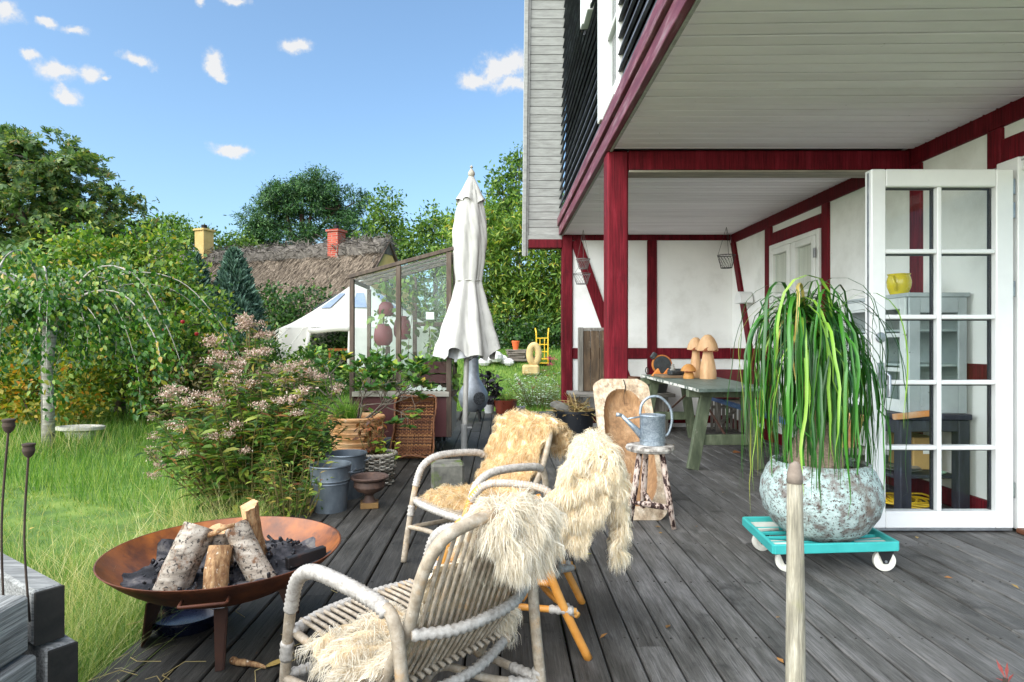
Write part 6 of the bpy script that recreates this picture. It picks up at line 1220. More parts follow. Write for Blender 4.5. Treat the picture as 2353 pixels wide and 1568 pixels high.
for k in range(nb_):
    x = g.uniform(-1.46, -.7); y = g.uniform(1.7, 3.1); a = g.uniform(0, 6.28); L = g.uniform(.05, .16); mb.tube([(x, y, .006), (x + L * .5 * math.cos(a), y + L * .5 * math.sin(a), .014), (x + L * math.cos(a + .5), y + L * math.sin(a + .5), .006)], .0016, 4)
tag(mb.build('straw_litter', mat('straw_bits', [(.3, '8d7c4e'), (.7, 'b8a673')], .8), kind='stuff'), 'bits of straw scattered on the deck round the fire bowl', 'straw')

# ---------------------------------------------------------------- trees and hedges
def crown_pts(blobs, n, clumps, csz, g, shell=.55):
    w = np.array([(b[3] * b[4] * b[5]) ** .67 for b in blobs]); bi = g.choice(len(blobs), clumps, p=w / w.sum()); B = np.array(blobs)
    d = nrmz(g.normal(size=(clumps, 3))); r = shell + (1 - shell) * g.random(clumps) ** .6; lump = 1 + .16 * np.sin(d[:, 0] * 5 + bi) * np.cos(d[:, 1] * 4 + d[:, 2] * 6)
    C = B[bi, :3] + d * B[bi, 3:6] * (r * lump)[:, None]; ci = g.integers(0, clumps, n); P_ = C[ci] + g.normal(size=(n, 3)) * csz * np.array((1, 1, .65)); return C, d, ci, P_
def tree(name, label, cat, base, blobs, n, lsz, m, seed, tmpl=LEAF4, trunk=.12, clumps=260, csz=.22, bark=L_bark, group=None, hang=0.0, limbs=None, up=.6, shell=.5, parts=('trunk', 'crown')):
    g = np.random.default_rng(seed); base = Vector(base); root = thing(name, label, cat, tuple(base), group=group); C, d, ci, P_ = crown_pts(blobs, n, clumps, csz, g, shell)
    if trunk:
        mb = MB(); ctop = Vector(np.mean([b[:3] for b in blobs], axis=0)); mb.tube(cr([base - Vector((0, 0, .1)), base.lerp(ctop, .5) + Vector((g.normal(0, .05), 0, 0)), ctop], 6), [trunk * (1 - .6 * k / 12) for k in range(13)], 8)
        for b in blobs:
            s_ = base.lerp(ctop, g.uniform(.35, .8)); e_ = Vector(b[:3]); mb.tube(cr([s_, s_.lerp(e_, .5) + Vector((0, 0, .15 * b[5])), e_], 4), [trunk * .45 * (1 - .6 * k / 8) for k in range(9)], 6, cap=False)
        for k in range(limbs if limbs is not None else 30):
            c = Vector(C[g.integers(0, len(C))]); b = blobs[int(np.argmin([((np.array(bb[:3]) - np.array(c)) ** 2).sum() for bb in blobs]))]; mb.tube([Vector(b[:3]) * .8 + c * .2 - Vector((0, 0, .2 * b[5])), Vector(b[:3]).lerp(c, .6), c], [trunk * .16, trunk * .12, trunk * .06], 5, cap=False)
        mb.build(parts[0], bark, root, smooth='all')
    nn = len(P_); dd = nrmz(g.normal(size=(nn, 3)) * .8 + d[ci] * .5 + np.array((0, 0, -hang))); nv = nrmz(g.normal(size=(nn, 3)) * .55 + np.array((0, 0, up)) + d[ci] * .35)
    scatter(parts[1], tmpl, P_, dd, nv, lsz * g.uniform(.6, 1.25, nn), m, root); return root
# horse chestnut with palmate leaves
PALM = ([], [])
for k in range(5):
    a = R(-70 + 35 * k); L = (.75, .95, 1.05, .95, .75)[k]; i = len(PALM[0]); ca, sa = math.sin(a), math.cos(a)
    PALM[0].extend([(0, 0, 0), (ca * .62 * L + sa * .17 * L, sa * .62 * L - ca * .17 * L, -.06), (ca * L, sa * L, -.2), (ca * .62 * L - sa * .17 * L, sa * .62 * L + ca * .17 * L, -.06)]); PALM[1].append((i, i + 1, i + 2, i + 3))
L_ches = leafm('chestnut_leaf', [(0, '304824'), (.4, '4a6634'), (.75, '687f42'), (.95, '868c48'), (1, '927044')], .28)
tree('chestnut_tree', 'big horse chestnut tree with browning leaves at the left edge', 'tree', (-14.6, 20, .4), [(-14.9, 20, 5.3, 2.7, 2.4, 2.6), (-13.3, 20.2, 4.6, 1.9, 2, 2.0), (-16.3, 20, 5.6, 2.2, 2, 2.4), (-14.2, 19.7, 6.9, 1.2, 1.2, 1.1), (-16.0, 19.7, 7.0, 1.3, 1.2, 1.2), (-12.6, 19.8, 3.6, 1.2, 1.3, 1.5)], 11000, .21, L_ches, 51, PALM, .28, 520, .17, up=.9, shell=.4)
# trees standing behind
tree('oak_tree', 'rounded green tree behind the chestnut, left of the yellow chimney', 'tree', (-17.2, 32, .4), [(-17.6, 32, 6.3, 2.0, 2, 1.7), (-15.7, 32, 6.0, 1.5, 1.6, 1.4), (-18.6, 32, 5.2, 1.6, 1.6, 1.6), (-16.4, 31.6, 4.6, 2.2, 1.5, 1.3)], 9000, .22, L_mid, 52, trunk=.22, clumps=240, csz=.26, group='trees behind the cottage')
tree('ash_tree', 'airy tree between the yellow chimney and the pine', 'tree', (-13.9, 33, .4), [(-14.2, 33, 6.2, 1.0, 1, 1.2), (-13.3, 33, 5.8, .9, .9, 1.0)], 2600, .2, L_mid, 53, trunk=.14, clumps=110, csz=.22, group='trees behind the cottage')
L_pine = leafm('pine_needles', [(0, '17301a'), (.4, '284a26'), (.75, '406836'), (1, '668748')], .15, .6)
tree('pine_tree', 'broad dark pine with spreading crown behind the thatched roof', 'pine', (-10.4, 35, .4), [(-11.2, 35, 9.3, 2.2, 2, 1.1), (-13.2, 35, 8.2, 1.5, 1.5, 1.1), (-9.0, 35, 9.0, 1.7, 1.5, .9), (-11.5, 34.6, 7.2, 2.2, 1.4, .8), (-13.4, 35, 6.9, 1.3, 1.2, .8), (-8.6, 35, 7.6, 1.5, 1.3, .8), (-10.4, 35, 10.2, 1.3, 1.2, .8), (-12.3, 34.8, 9.6, .9, .9, .7)], 42000, .20, L_pine, 54, LEAFW, .30, 420, .20, bark=mat('pine_bark', [(.3, '3a2a22'), (.7, '5f463a')], .9, 6, bump=.8), limbs=60, shell=.35)
tree('birch_tree', 'slim green tree right of the pine behind the cottage gable', 'tree', (-5.9, 32, .4), [(-5.8, 32, 7.9, 1.0, 1, 1.2), (-6.2, 32, 6.4, 1.2, 1.1, 1.3), (-5.3, 32, 6.0, 1.2, 1.1, 1.2), (-6.6, 32, 4.9, 1.2, 1.1, 1.2)], 6500, .2, L_mid, 55, trunk=.14, clumps=230, csz=.22, group='trees behind the cottage')
tree('birch_tree', 'slim green tree left of the closed umbrella', 'tree', (-3.4, 31, .4), [(-3.3, 31, 7.2, .8, 1, 1.0), (-3.9, 31, 6.0, 1.0, 1.1, 1.2), (-2.8, 31, 6.0, 1.0, 1.1, 1.4), (-3.3, 31, 4.6, 1.6, 1.2, 1.4), (-2.3, 31, 4.4, 1.0, 1, 1.4)], 8000, .2, L_mid, 56, trunk=.14, clumps=260, csz=.22, group='trees behind the cottage')
tree('alder_tree', 'green tree close to the grey barge board right of the umbrella', 'tree', (.15, 22, .9), [(.15, 22, 6.4, .6, .8, .9), (.55, 22, 5.6, .6, .7, 1.0), (-.1, 22, 5.2, .7, .8, .8), (.6, 22, 7.3, .35, .5, .6)], 4200, .17, L_mid, 57, trunk=.1, clumps=150, csz=.16)
tree('bare_birch', 'thin nearly bare treetop above the green tree by the house', 'tree', (.62, 24, .9), [(.75, 24, 8.2, .45, .5, .9)], 260, .1, L_mid, 58, trunk=.06, clumps=70, csz=.1, limbs=70)
# willow hedge behind the lawn
L_wil = leafm('willow_leaf', [(0, '2e4c16'), (.35, '4a6c22'), (.7, '6f8c34'), (.94, '96a444'), (1, 'b89c40')], .32)
tree('willow_hedge', 'tall loose willow hedge behind the sloping lawn', 'hedge', (.7, 17.2, .9), [(-.6, 17, 3.2, .95, 1.2, 1.9), (.5, 17, 3.5, 1.1, 1.2, 1.7), (1.5, 17, 3.4, 1.1, 1.2, 1.9), (2.4, 17.4, 3.3, 1.0, 1.2, 2.0), (.3, 16.5, 1.9, 1.6, .8, 1.1), (1.8, 16.5, 2.0, 1.4, .8, 1.1), (-.9, 17.4, 4.2, .6, .6, .9)], 42000, .17, L_wil, 59, LEAFW, .08, 1100, .16, limbs=80, hang=.25, shell=.45, parts=('branches', 'foliage'))
tree('ivy_hedge', 'low dark ivy hedge at the foot of the willows', 'hedge', (.3, 15.6, .95), [(-.9, 15.9, 1.3, .7, .5, .5), (.1, 15.8, 1.35, .8, .5, .5), (1.2, 15.8, 1.35, .9, .5, .55), (2.1, 15.8, 1.4, .7, .5, .6)], 7000, .11, L_dark, 60, LEAF4, 0, 260, .13, parts=('branches', 'foliage'))
# dark hedge in front of the cottage
tree('dark_hedge', 'dense dark hedge between the conifers and the thatched roof', 'hedge', (-5.5, 19.5, .5), [(-7.3, 19.5, 1.7, 1.2, 1, 1.3), (-5.9, 19.6, 1.75, 1.2, 1, 1.25), (-4.5, 19.8, 1.7, 1.2, 1, 1.1), (-3.2, 20.5, 1.6, 1.1, 1, 1.1), (-8.8, 19.5, 1.6, 1.1, 1, 1.2), (-1.9, 21, 1.7, 1.1, 1, 1.2)], 20000, .14, L_dark, 61, LEAF4, 0, 520, .2, parts=('branches', 'foliage'))
# blue-green conifers
L_con = leafm('blue_conifer', [(0, '223a2e'), (.4, '3a5648'), (.75, '5f7d6d'), (1, '86a392')], .12, .7)
def conifer(label, base, h, r, n, seed):
    g = np.random.default_rng(seed); base = Vector(base); root = thing('conifer', label, 'conifer', tuple(base), group='blue conifers'); MB().tube([base - Vector((0, 0, .05)), base + Vector((0, 0, h * .95))], [.09, .01], 7).build('trunk', L_bark, root)
    t = g.random(n) ** .8; a = g.uniform(0, 6.28, n); rr_ = r * (1 - t) ** .75 * (.55 + .45 * g.random(n) ** .5) * (1 + .22 * np.sin(a * 5 + t * 22)); P_ = np.stack([base.x + rr_ * np.cos(a), base.y + rr_ * np.sin(a), base.z + .1 + t * (h - .1)], 1)
    scatter('crown', LEAFW, P_, np.stack([np.cos(a) * .6, np.sin(a) * .6, np.full(n, .9)], 1) + g.normal(0, .35, (n, 3)), g.normal(size=(n, 3)), .17 * g.uniform(.6, 1.3, n), L_con, root)
conifer('blue-green conifer left of the pair, below the yellow chimney', (-7.4, 15, .25), 3.05, .8, 9000, 62); conifer('blue-green conifer right of the pair, in front of the thatch', (-6.6, 15.4, .25), 3.2, .95, 11000, 63)
# apple tree with red apples, wild shrubs behind the lawn
L_app = leafm('apple_leaf', [(0, '2c4e16'), (.35, '46691e'), (.7, '6e8a2e'), (.93, '98a03e'), (1, 'b69438')], .32)
ap = tree('apple_tree', 'bright green apple tree with red apples behind the weeping birch', 'tree', (-6.6, 10.8, -.05), [(-6.7, 10.8, 1.9, 1.4, 1.0, 1.0), (-5.6, 10.6, 1.5, 1.0, .9, .9), (-7.9, 10.8, 1.9, 1.2, 1, .9), (-6.2, 10.9, 2.6, .8, .7, .6), (-7.2, 10.9, 2.7, .8, .7, .5), (-5.9, 10.2, .8, 1.1, .7, .7), (-7.3, 10.4, .9, 1.3, .8, .7)], 19000, .105, L_app, 64, LEAF4, .1, 620, .15, limbs=60)
g = random.Random(4)
for (x, y, w_) in ((378, 758, 'leftmost of the cluster by the conifers'), (393, 806, 'lowest of the cluster by the conifers'), (420, 740, 'topmost of the cluster by the conifers'), (452, 768, 'rightmost of the cluster by the conifers'), (288, 710, 'alone at the left, above the birch branches')):
    c = at(x, y, 9.75); tag(MB().lathe([(.001, -.03), (.022, -.026), (.034, 0), (.028, .024), (.012, .03), (.001, .024)], 14, c).build('apple', mat('red_apple', [(.3, '7d0f14'), (.7, 'b3202a')], .3, 8), smooth=True), 'ripe red apple in the apple tree, ' + w_, 'apple', 'red apples in the tree')
for k, (lb, bl, n, m_, s_) in enumerate((('wild shrub with yellowing leaves behind the weeping birch trunk', [(-7.0, 9.6, .45, 1.0, .6, .6), (-8.3, 9.8, .6, .9, .6, .7)], 5000, leafm('yellowing_leaf', [(0, '3a5a18'), (.5, '7d8a2a'), (.85, 'b59a30'), (1, 'c87a28')], .3), .09), ('brownish overgrown shrub in front of the garden chair', [(-5.2, 10.2, .35, .8, .5, .55), (-4.6, 10.6, .5, .7, .5, .6)], 4200, leafm('brownish_leaf', [(0, '3d3a22'), (.5, '625a34'), (1, '86764a')], .2), .08), ('orange-tinted shrub at the left edge beyond the birch crown', [(-9.3, 10.5, 1.6, .7, .6, .5), (-9.4, 10.4, .7, .8, .7, .8)], 4200, leafm('orange_leaf', [(0, '5a6a1c'), (.4, 'a09a30'), (.8, 'd09a30'), (1, 'd8702a')], .35), .09), ('loose green shrub between conifers and tent', [(-4.9, 12.6, .6, .9, .7, .7), (-3.9, 13, .5, .8, .7, .6)], 6000, L_mid, .1), ('tangled green shrub under the right conifer', [(-6.2, 12.2, .8, 1.1, .7, .9)], 5000, L_dark, .1))):
    tree('wild_shrub', lb, 'shrub', (bl[0][0], bl[0][1], float(gz(bl[0][0], bl[0][1]))), bl, n, s_, m_, 70 + k, LEAF4, .02, 160, .12, limbs=20, group='wild shrubs round the lawn', parts=('branches', 'foliage'))
# weeping birch
WB = gr(112, 1034, -.15); wbx = thing('weeping_birch', 'small weeping birch with silver banded trunk on the lawn', 'tree', tuple(WB)); M_sil = mat('silver_bark', [(.3, '6a655e'), (.5, '9c968c'), (.75, 'c9c4ba')], .7, 4, (1, 1, 9), bump=.6, fine=(12, .62, .7, '3b3530'))
tp_ = WB + Vector((.02, 0, 1.62)); MB().tube([WB - Vector((0, 0, .05)), WB + Vector((.0, 0, .6)), WB + Vector((-.02, 0, 1.0)), tp_], [.075, .062, .06, .085], 14).build('trunk', M_sil, wbx, smooth='all')
g = np.random.default_rng(23); mb = MB(); P_, D_, N_, S_ = [], [], [], []
for k in range(46):
    a = g.uniform(0, 6.28); reach = g.uniform(.5, 2.2) * (1.0 if math.cos(a) > -.2 else .75); hgt = g.uniform(.15, .8) * (.5 + .5 * min(reach / 1.3, 1.2)); drop = g.uniform(.3, 1.0) + .35 * (reach > 1.3)
    d = Vector((math.cos(a), math.sin(a) * .75, 0)); pts = cr([tp_ + Vector((0, 0, -.1)), tp_ + d * reach * .35 + Vector((0, 0, hgt * .85)), tp_ + d * reach * .72 + Vector((0, 0, hgt * .8)), tp_ + d * reach + Vector((0, 0, hgt * .8 - drop * .55)), tp_ + d * reach * 1.1 + Vector((g.normal(0, .08), 0, hgt * .7 - drop))], 7); r0 = g.uniform(.007, .017); mb.tube(pts, [r0 * (1 - .75 * i / (len(pts) - 1)) for i in range(len(pts))], 6, cap=False)
    for i in range(5, len(pts)):
        for q in range(9): P_.append(tuple(pts[i] + Vector(tuple(g.normal(0, .07, 3))))); D_.append((g.normal(0, .5) + d.x * .3, g.normal(0, .5), -.7)); N_.append((g.normal(0, .5), -.6 + g.normal(0, .5), .6)); S_.append(g.uniform(.045, .095))
mb.build('branches', M_sil, wbx, smooth='all')
scatter('foliage', LEAF6, np.array(P_), np.array(D_), np.array(N_), np.array(S_), leafm('birch_leaf', [(0, '20461a'), (.4, '355f20'), (.75, '567e2c'), (.93, '869a3c'), (1, 'a8843c')], .3, .35), wbx)
MB().tube([WB + Vector((-.09, .02, -.05)), WB + Vector((-.10, .02, 1.1))], .016, 7).build('stake', M_oldv, wbx)
# stone basin in the grass
bbp = gr(185, 1008, -.12); bd = thing('stone_basin', 'low oval pale stone basin in the grass by the birch trunk', 'basin', tuple(bbp)); Ms = Matrix.Diagonal((1.35, .8, 1))
MB().lathe([(.001, .0), (.14, .0), (.16, .1), (.24, .13), (.245, .17), (.21, .175), (.19, .15), (.001, .14)], 32, bbp, Ms).build('bowl', mat('pale_stone', [(.3, 'a5a195'), (.7, 'c9c5b9')], .9, 8, bump=.6), bd, smooth=30)

# ---------------------------------------------------------------- thatched cottage
ct = thing('thatched_cottage', 'thatched cottage with yellow gable and two chimneys beyond the garden', 'house', (-8.5, 24, .4)); RA, RB = Vector((-3.95, 22, 4.78)), Vector((-15.3, 26.8, 4.78)); ud = (RB - RA).normalized(); nd_ = Vector((ud.y, -ud.x, 0)); nd_ = nd_ if nd_.y < 0 else -nd_; LR = (RB - RA).length
M_th = mat('reed_thatch', [(.25, '4d4137'), (.5, '6f6152'), (.75, '8d7f6e')], .95, 5, (3, 3, 1), bump=1.5, bscale=25)
def roofp(s, t, side, off=0): h_ = 2.7 * t; return RA + ud * s + nd_ * side * (2.35 * t + .0) + Vector((0, 0, -h_ + .12 * math.sin(t * PI) + off))
for side in (1, -1):
    mb = MB(); ns_, nt_ = 60, 14
    for i in range(ns_ + 1):
        for j in range(nt_ + 1): mb.v.append(roofp(LR * i / ns_, j / nt_, side, .03 * math.sin(i * .7 + j) + .02 * math.sin(i * 2.1)))
    mb.f = [(i * (nt_ + 1) + j, (i + 1) * (nt_ + 1) + j, (i + 1) * (nt_ + 1) + j + 1, i * (nt_ + 1) + j + 1) for i in range(ns_) for j in range(nt_)]; rf = mb.build('roof', M_th, ct, smooth='all')
    if side == 1:
        g = np.random.default_rng(3); n = 15000; s_ = g.uniform(0, LR, n); t_ = g.uniform(.02, 1, n); P_ = np.array([tuple(roofp(a, b_, 1, .02)) for a, b_ in zip(s_, t_)]); dn = np.array(nd_ * 2.35 + Vector((0, 0, -2.7))); dn /= np.linalg.norm(dn)
        scatter('reeds', ([(-.05, 0, 0), (.05, 0, 0), (.04, 1, .12), (-.04, 1, .12)], [(0, 1, 2, 3)]), P_, dn + g.normal(0, .14, (n, 3)), np.array(nd_) * .7 + np.array((0, 0, .7)) + g.normal(0, .2, (n, 3)), g.uniform(.14, .28, n), leafm('reed', [(0, '463b31'), (.5, '6f6152'), (1, '968775')], .0, .95), rf)
mb = MB(); ns_ = 70
rp_ = []
for i in range(ns_ + 1):
    for j in range(9): a = PI * (j / 8); rp_.append(RA + ud * (LR * i / ns_) + nd_ * (.46 * math.cos(a) * (1 + .06 * math.sin(i * 1.3))) + Vector((0, 0, -.42 + .58 * math.sin(a) ** .7 + .03 * math.sin(i * .9))))
mb.v = rp_; mb.f = [(i * 9 + j, (i + 1) * 9 + j, (i + 1) * 9 + j + 1, i * 9 + j + 1) for i in range(ns_) for j in range(8)] + [tuple(range(9))]
rg = mb.build('ridge', mat('grey_heather_ridge', [(.25, '3f3a35'), (.5, '5e5750'), (.75, '7d766d')], .95, 9, bump=1.5, bscale=20), ct, smooth='all')
g = np.random.default_rng(5); n = 5000; k = g.integers(0, len(rp_), n); scatter('heather', ([(-.06, 0, 0), (.06, 0, 0), (.04, 1, .2), (-.04, 1, .2)], [(0, 1, 2, 3)]), np.array([tuple(p) for p in rp_])[k] + g.normal(0, .08, (n, 3)), g.normal(size=(n, 3)) * (1, 1, .5), g.normal(size=(n, 3)), g.uniform(.15, .3, n), leafm('heather_twig', [(0, '38332e'), (.5, '5f5850'), (1, '857d73')], 0, .95), rg)
M_yw = mat('yellow_limewash', [(.3, 'bd9c5c'), (.6, 'cbac6e'), (.8, 'd6be8c')], .85, 4, bump=.2)
gb_ = [RA + ud * .02 + nd_ * 2.25 + Vector((0, 0, -2.75)), RA + ud * .02 - nd_ * 2.25 + Vector((0, 0, -2.75)), RA + ud * .02 + Vector((0, 0, -.12))]
MB().prism(gb_, ud * .3).build('gable', M_yw, ct); q0, q1 = RA + ud * .4 + nd_ * 1.95 + Vector((0, 0, -2.5)), RB + nd_ * 1.95 + Vector((0, 0, -2.5))
MB().bar(q0 - Vector((0, 0, .95)), q1 - Vector((0, 0, .95)), .2, 2.0, up=(0, 0, 1)).build('wall', M_yw, ct)
for s_ in (1, -1): MB().bar(RA + ud * .0 + Vector((0, 0, .02)), RA + ud * .0 + nd_ * s_ * 2.35 + Vector((0, 0, -2.70)), .06, .14, up=ud).build('barge_board', M_gh, ct)
wv = RA + ud * .0 + Vector((0, 0, -1.35)); wn_ = MB().cbox(wv, (.5, .5, .5), .01, Matrix((nd_, ud, Vector((0, 0, 1)))).transposed() @ Matrix.Diagonal((1, .12, 1))).build('window', mat('dark_window', [(.3, '1d2420'), (.7, '2e3832')], .2), ct)
MB().bar(wv + ud * -.035 - Vector((0, 0, .25)), wv + ud * -.035 + Vector((0, 0, .25)), .03, .02).bar(wv + ud * -.035 - nd_ * .25, wv + ud * -.035 + nd_ * .25, .03, .02).build('glazing_bar', M_whitew, wn_)
M_brk = bpy.data.materials.new('red_brickwork'); M_brk.use_nodes = True; nt = M_brk.node_tree; bk_ = nt.nodes.new('ShaderNodeTexBrick'); bk_.inputs['Scale'].default_value = 1; bk_.inputs['Color1'].default_value = lin('9a3526'); bk_.inputs['Color2'].default_value = lin('b4503a'); bk_.inputs['Mortar'].default_value = lin('8d7f72'); bk_.inputs['Brick Width'].default_value = .23; bk_.inputs['Row Height'].default_value = .075; bk_.inputs['Mortar Size'].default_value = .008
tcx = nt.nodes.new('ShaderNodeTexCoord'); spx = nt.nodes.new('ShaderNodeSeparateXYZ'); cbx = nt.nodes.new('ShaderNodeCombineXYZ'); adx = nt.nodes.new('ShaderNodeMath'); nt.links.new(tcx.outputs['Object'], spx.inputs[0]); nt.links.new(spx.outputs[0], adx.inputs[0]); nt.links.new(spx.outputs[1], adx.inputs[1]); nt.links.new(adx.outputs[0], cbx.inputs[0]); nt.links.new(spx.outputs[2], cbx.inputs[1]); nt.links.new(cbx.outputs[0], bk_.inputs['Vector']); nt.links.new(bk_.outputs[0], nt.nodes['Principled BSDF'].inputs['Base Color']); nt.nodes['Principled BSDF'].inputs['Roughness'].default_value = .9
MU = Matrix((ud, nd_, Vector((0, 0, 1)))).transposed()
def chim(x, y0, s, w, top, m, fl):
    p = RA + ud * s + nd_ * .25; c = MB().cbox((p.x, p.y, (top + 3.6) / 2), (w, w, top - 3.6), .01, MU).cbox((p.x, p.y, top + .04), (w + .1, w + .1, .08), .01, MU).build('chimney', m, ct); MB().cbox((p.x, p.y, top + .17), (w * .35, w * .35, .2), .02, MU).build('flue', M_dark, c)
    for k in range(4): q = p + nd_ * (w * .5 + .06 + .09 * k); MB().cbox((q.x, q.y, 4.05 - .1 * k), (w * .95, .14, .02), .003, MU @ Matrix.Rotation(R(-40), 3, 'X')).build('flashing', mat('pale_flashing', [(.3, '8f897c'), (.7, 'aaa496')], .8, 5), c) if fl else None
sred = None
def s_at(x):    # distance along the ridge where it passes picture column x
    best = min(np.linspace(0, LR, 400), key=lambda s: abs(((RA + ud * s).x * FP / (RA + ud * s).y + CX) - x)); return float(best)
chim(783, 0, s_at(783), .46, 5.25, M_brk, True); chim(481, 0, s_at(481), .50, 5.75, M_yw, False)

# ---------------------------------------------------------------- bell tent
TC = at(829, 850, 18.0); tz = TC.z; tn_ = thing('bell_tent', 'white canvas bell tent with open door behind the greenhouse', 'tent', tuple(TC)); M_tent = leafm('tent_canvas', [(0, 'dcd9d1'), (1, 'e2dfd8')], .45, .85, (.68, .68, .66)); apex = Vector((TC.x, 18, 3.1)); ez, er, ns_ = 1.62, 2.25, 16
def tp2(a, f):    # roof: f 0 apex .. 1 eave
    return Vector((TC.x + er * f * math.cos(a), 18 + er * f * math.sin(a), apex.z + (ez - apex.z) * (1 - (1 - f) ** 1.18)))
mb = MB(); win_f = MB(); n = ns_ * 3
fl_ = [0, .12, .25, .42, .6, .72, .86, 1.0]
for fi in fl_:
    for j in range(n): a = 2 * PI * j / n; s_ = 1 - .035 * fi * (1 - abs(math.cos(ns_ / 2 * a))); p = tp2(a, fi); mb.v.append(Vector((TC.x + (p.x - TC.x) * s_, 18 + (p.y - 18) * s_, p.z)))
for i in range(len(fl_) - 1):
    for j in range(n):
        q = (i * n + j, i * n + (j + 1) % n, (i + 1) * n + (j + 1) % n, (i + 1) * n + j); mb.f.append(q)
rf = mb.build('roof', M_tent, tn_, smooth=50)
for j in range(ns_):
    if j % 2: continue
    a0, a1 = 2 * PI * (j + .12) / ns_, 2 * PI * (j + .88) / ns_; w_ = MB(); pts = [tp2(a0, .30), tp2(a1, .30), tp2(a1, .58), tp2(a0, .58)]; pts = [p + Vector(((p.x - TC.x) * .012, (p.y - 18) * .012, .03)) for p in pts]; w_.prism(pts, (0, 0, .004)).build('skylight', mat('blue_grey_mesh', [(.3, '66748c'), (.7, '8290a8')], .5, 3), rf)
mb = MB(); DA0, DA1 = R(-112), R(-84)       # doorway sector facing the camera
aa = np.linspace(DA1, DA0 + 2 * PI, 60)
for z_, r_ in ((ez + .0, er * .985), ((ez + tz) / 2, er * 1.06), (tz + .02, er * 1.14)):
    for a in aa: mb.v.append(Vector((TC.x + r_ * math.cos(a), 18 + r_ * math.sin(a), z_)))
mb.f = [(i * 60 + j, i * 60 + j + 1, (i + 1) * 60 + j + 1, (i + 1) * 60 + j) for i in range(2) for j in range(59)]; mb.build('wall', M_tent, tn_, smooth=50)
for a in (DA0, DA1): MB().tube([(TC.x + er * .99 * math.cos(a), 18 + er * .99 * math.sin(a), ez), (TC.x + er * 1.14 * math.cos(a), 18 + er * 1.14 * math.sin(a), tz)], .05, 8).build('door_flap', M_tent, tn_, smooth='all')
MB().tube([Vector((TC.x + er * 1.0 * math.cos(a), 18 + er * math.sin(a), ez - .06 - .03 * math.sin(a * 9))) for a in np.linspace(DA0, DA1, 14)], .07, 8).build('rolled_door', M_tent, tn_, smooth='all')
mb = MB(); M_rope = mat('pale_rope', [(.3, 'b5b0a4'), (.7, 'd0ccc0')], .9)
for k in range(10): a = R(150) + R(140) * k / 9 if k < 7 else R(-20 + 12 * k); e_ = Vector((TC.x + er * math.cos(a), 18 + er * math.sin(a), ez)); g_ = Vector((TC.x + (er + 1.4) * math.cos(a), 18 + (er + 1.4) * math.sin(a), 0)); g_.z = float(gz(g_.x, g_.y)); mb.tube([e_, g_], .012, 5)
mb.build('guy_ropes', M_rope, tn_); MB().tube([(TC.x, 18, tz), (TC.x, 18, 3.1)], .03, 8).build('pole', M_oldv, tn_)
MB().lathe([(.001, tz + .03), (er * 1.1, tz + .025)], 32, (TC.x, 18, 0)).build('bounce_groundsheet', mat('pale_bounce_sheet', [(.3, 'b5b0a5'), (.7, 'cbc7bd')], .8, 3), tn_)  # pale sheet added to lighten the dark tent interior
tag(part('camp_table', mat('orange_pine', [(.3, 'b5672e'), (.7, 'd0884a')], .6, 4), (TC.x - .75, TC.x - .05, 17.2, 17.6, tz + .55, tz + .62), (TC.x - .72, TC.x - .66, 17.22, 17.28, tz, tz + .549), (TC.x - .14, TC.x - .08, 17.22, 17.28, tz, tz + .549), parent=None), 'small orange pine table inside the tent doorway', 'table')
lg = at(652, 835, 15.9); tag(MB().tube(cr([lg, lg + Vector((.03, 0, .03)), lg + Vector((.06, 0, .0)), lg + Vector((.05, 0, -.05)), lg + Vector((.01, 0, -.06))], 4), .008, 5).build('tent_mark', mat('navy_print', [(.3, '1c2340'), (.7, '2a3358')], .6)), 'small dark printed mark on the tent wall', 'mark') if False else None

# ---------------------------------------------------------------- odds and ends on the back lawn
def onlawn(x, Y): p = Vector(((x - CX) * Y / FP, Y, 0)); p.z = float(gz(p.x, p.y)); return p
M_flag = mat('flagstone', [(.3, '5c544c'), (.6, '7a7066'), (.8, '93897d')], .9, 8, bump=1, orand=.15); s0 = onlawn(1190, 14.0); ss_ = thing('flagstone_stack', 'stack of flat brown flagstones on the back lawn', 'stone stack', tuple(s0)); z_ = s0.z
for k, (w, d, h) in enumerate(((.46, .36, .07), (.4, .34, .06), (.5, .36, .05), (.44, .4, .05), (.56, .38, .04))): MB().cbox((s0.x + .02 * (-1) ** k, s0.y, z_ + h / 2), (w, d, h - .004), .015, Matrix.Rotation(R(7 * (-1) ** k), 3, 'Z')).build('flagstone', M_flag, ss_); z_ += h
lathed('orange_flowerpot', 'bright orange flowerpot on top of the flagstone stack', 'flowerpot', (s0.x - .05, s0.y, z_ - .003), [(.001, .001), (.055, .001), (.085, .16), (.09, .16), (.092, .2), (.08, .2), (.07, .15), (.001, .13)], mat('orange_clay', [(.3, 'd05a28'), (.7, 'e06a34')], .7, 5))
s1 = onlawn(1225, 13.2); sc_ = thing('ring_sculpture', 'carved pale wooden ring sculpture on the lawn', 'sculpture', tuple(s1)); M_sc = mat('yellowed_wood', [(.3, 'a58a58'), (.6, 'c4ab78'), (.8, 'd8c79c')], .8, 5, bump=.5)
MB().cbox(s1 + Vector((-.05, 0, .1)), (.36, .3, .22), .04).build('foot', M_sc, sc_); rg_ = [s1 + Vector((.02 + .095 * math.cos(a), 0, .43 + .19 * math.sin(a))) for a in np.linspace(0, 2 * PI, 30)]; MB().tube(rg_, .075, 12, cap=False).build('ring', M_sc, sc_, smooth='all')
s2 = onlawn(1246, 13.8); ht = thing('hand_truck', 'yellow steel hand truck standing behind the wooden sculpture', 'hand truck', tuple(s2)); M_yt = mat('yellow_steel', [(.3, 'd8a818'), (.7, 'e6bc30')], .4, 5)
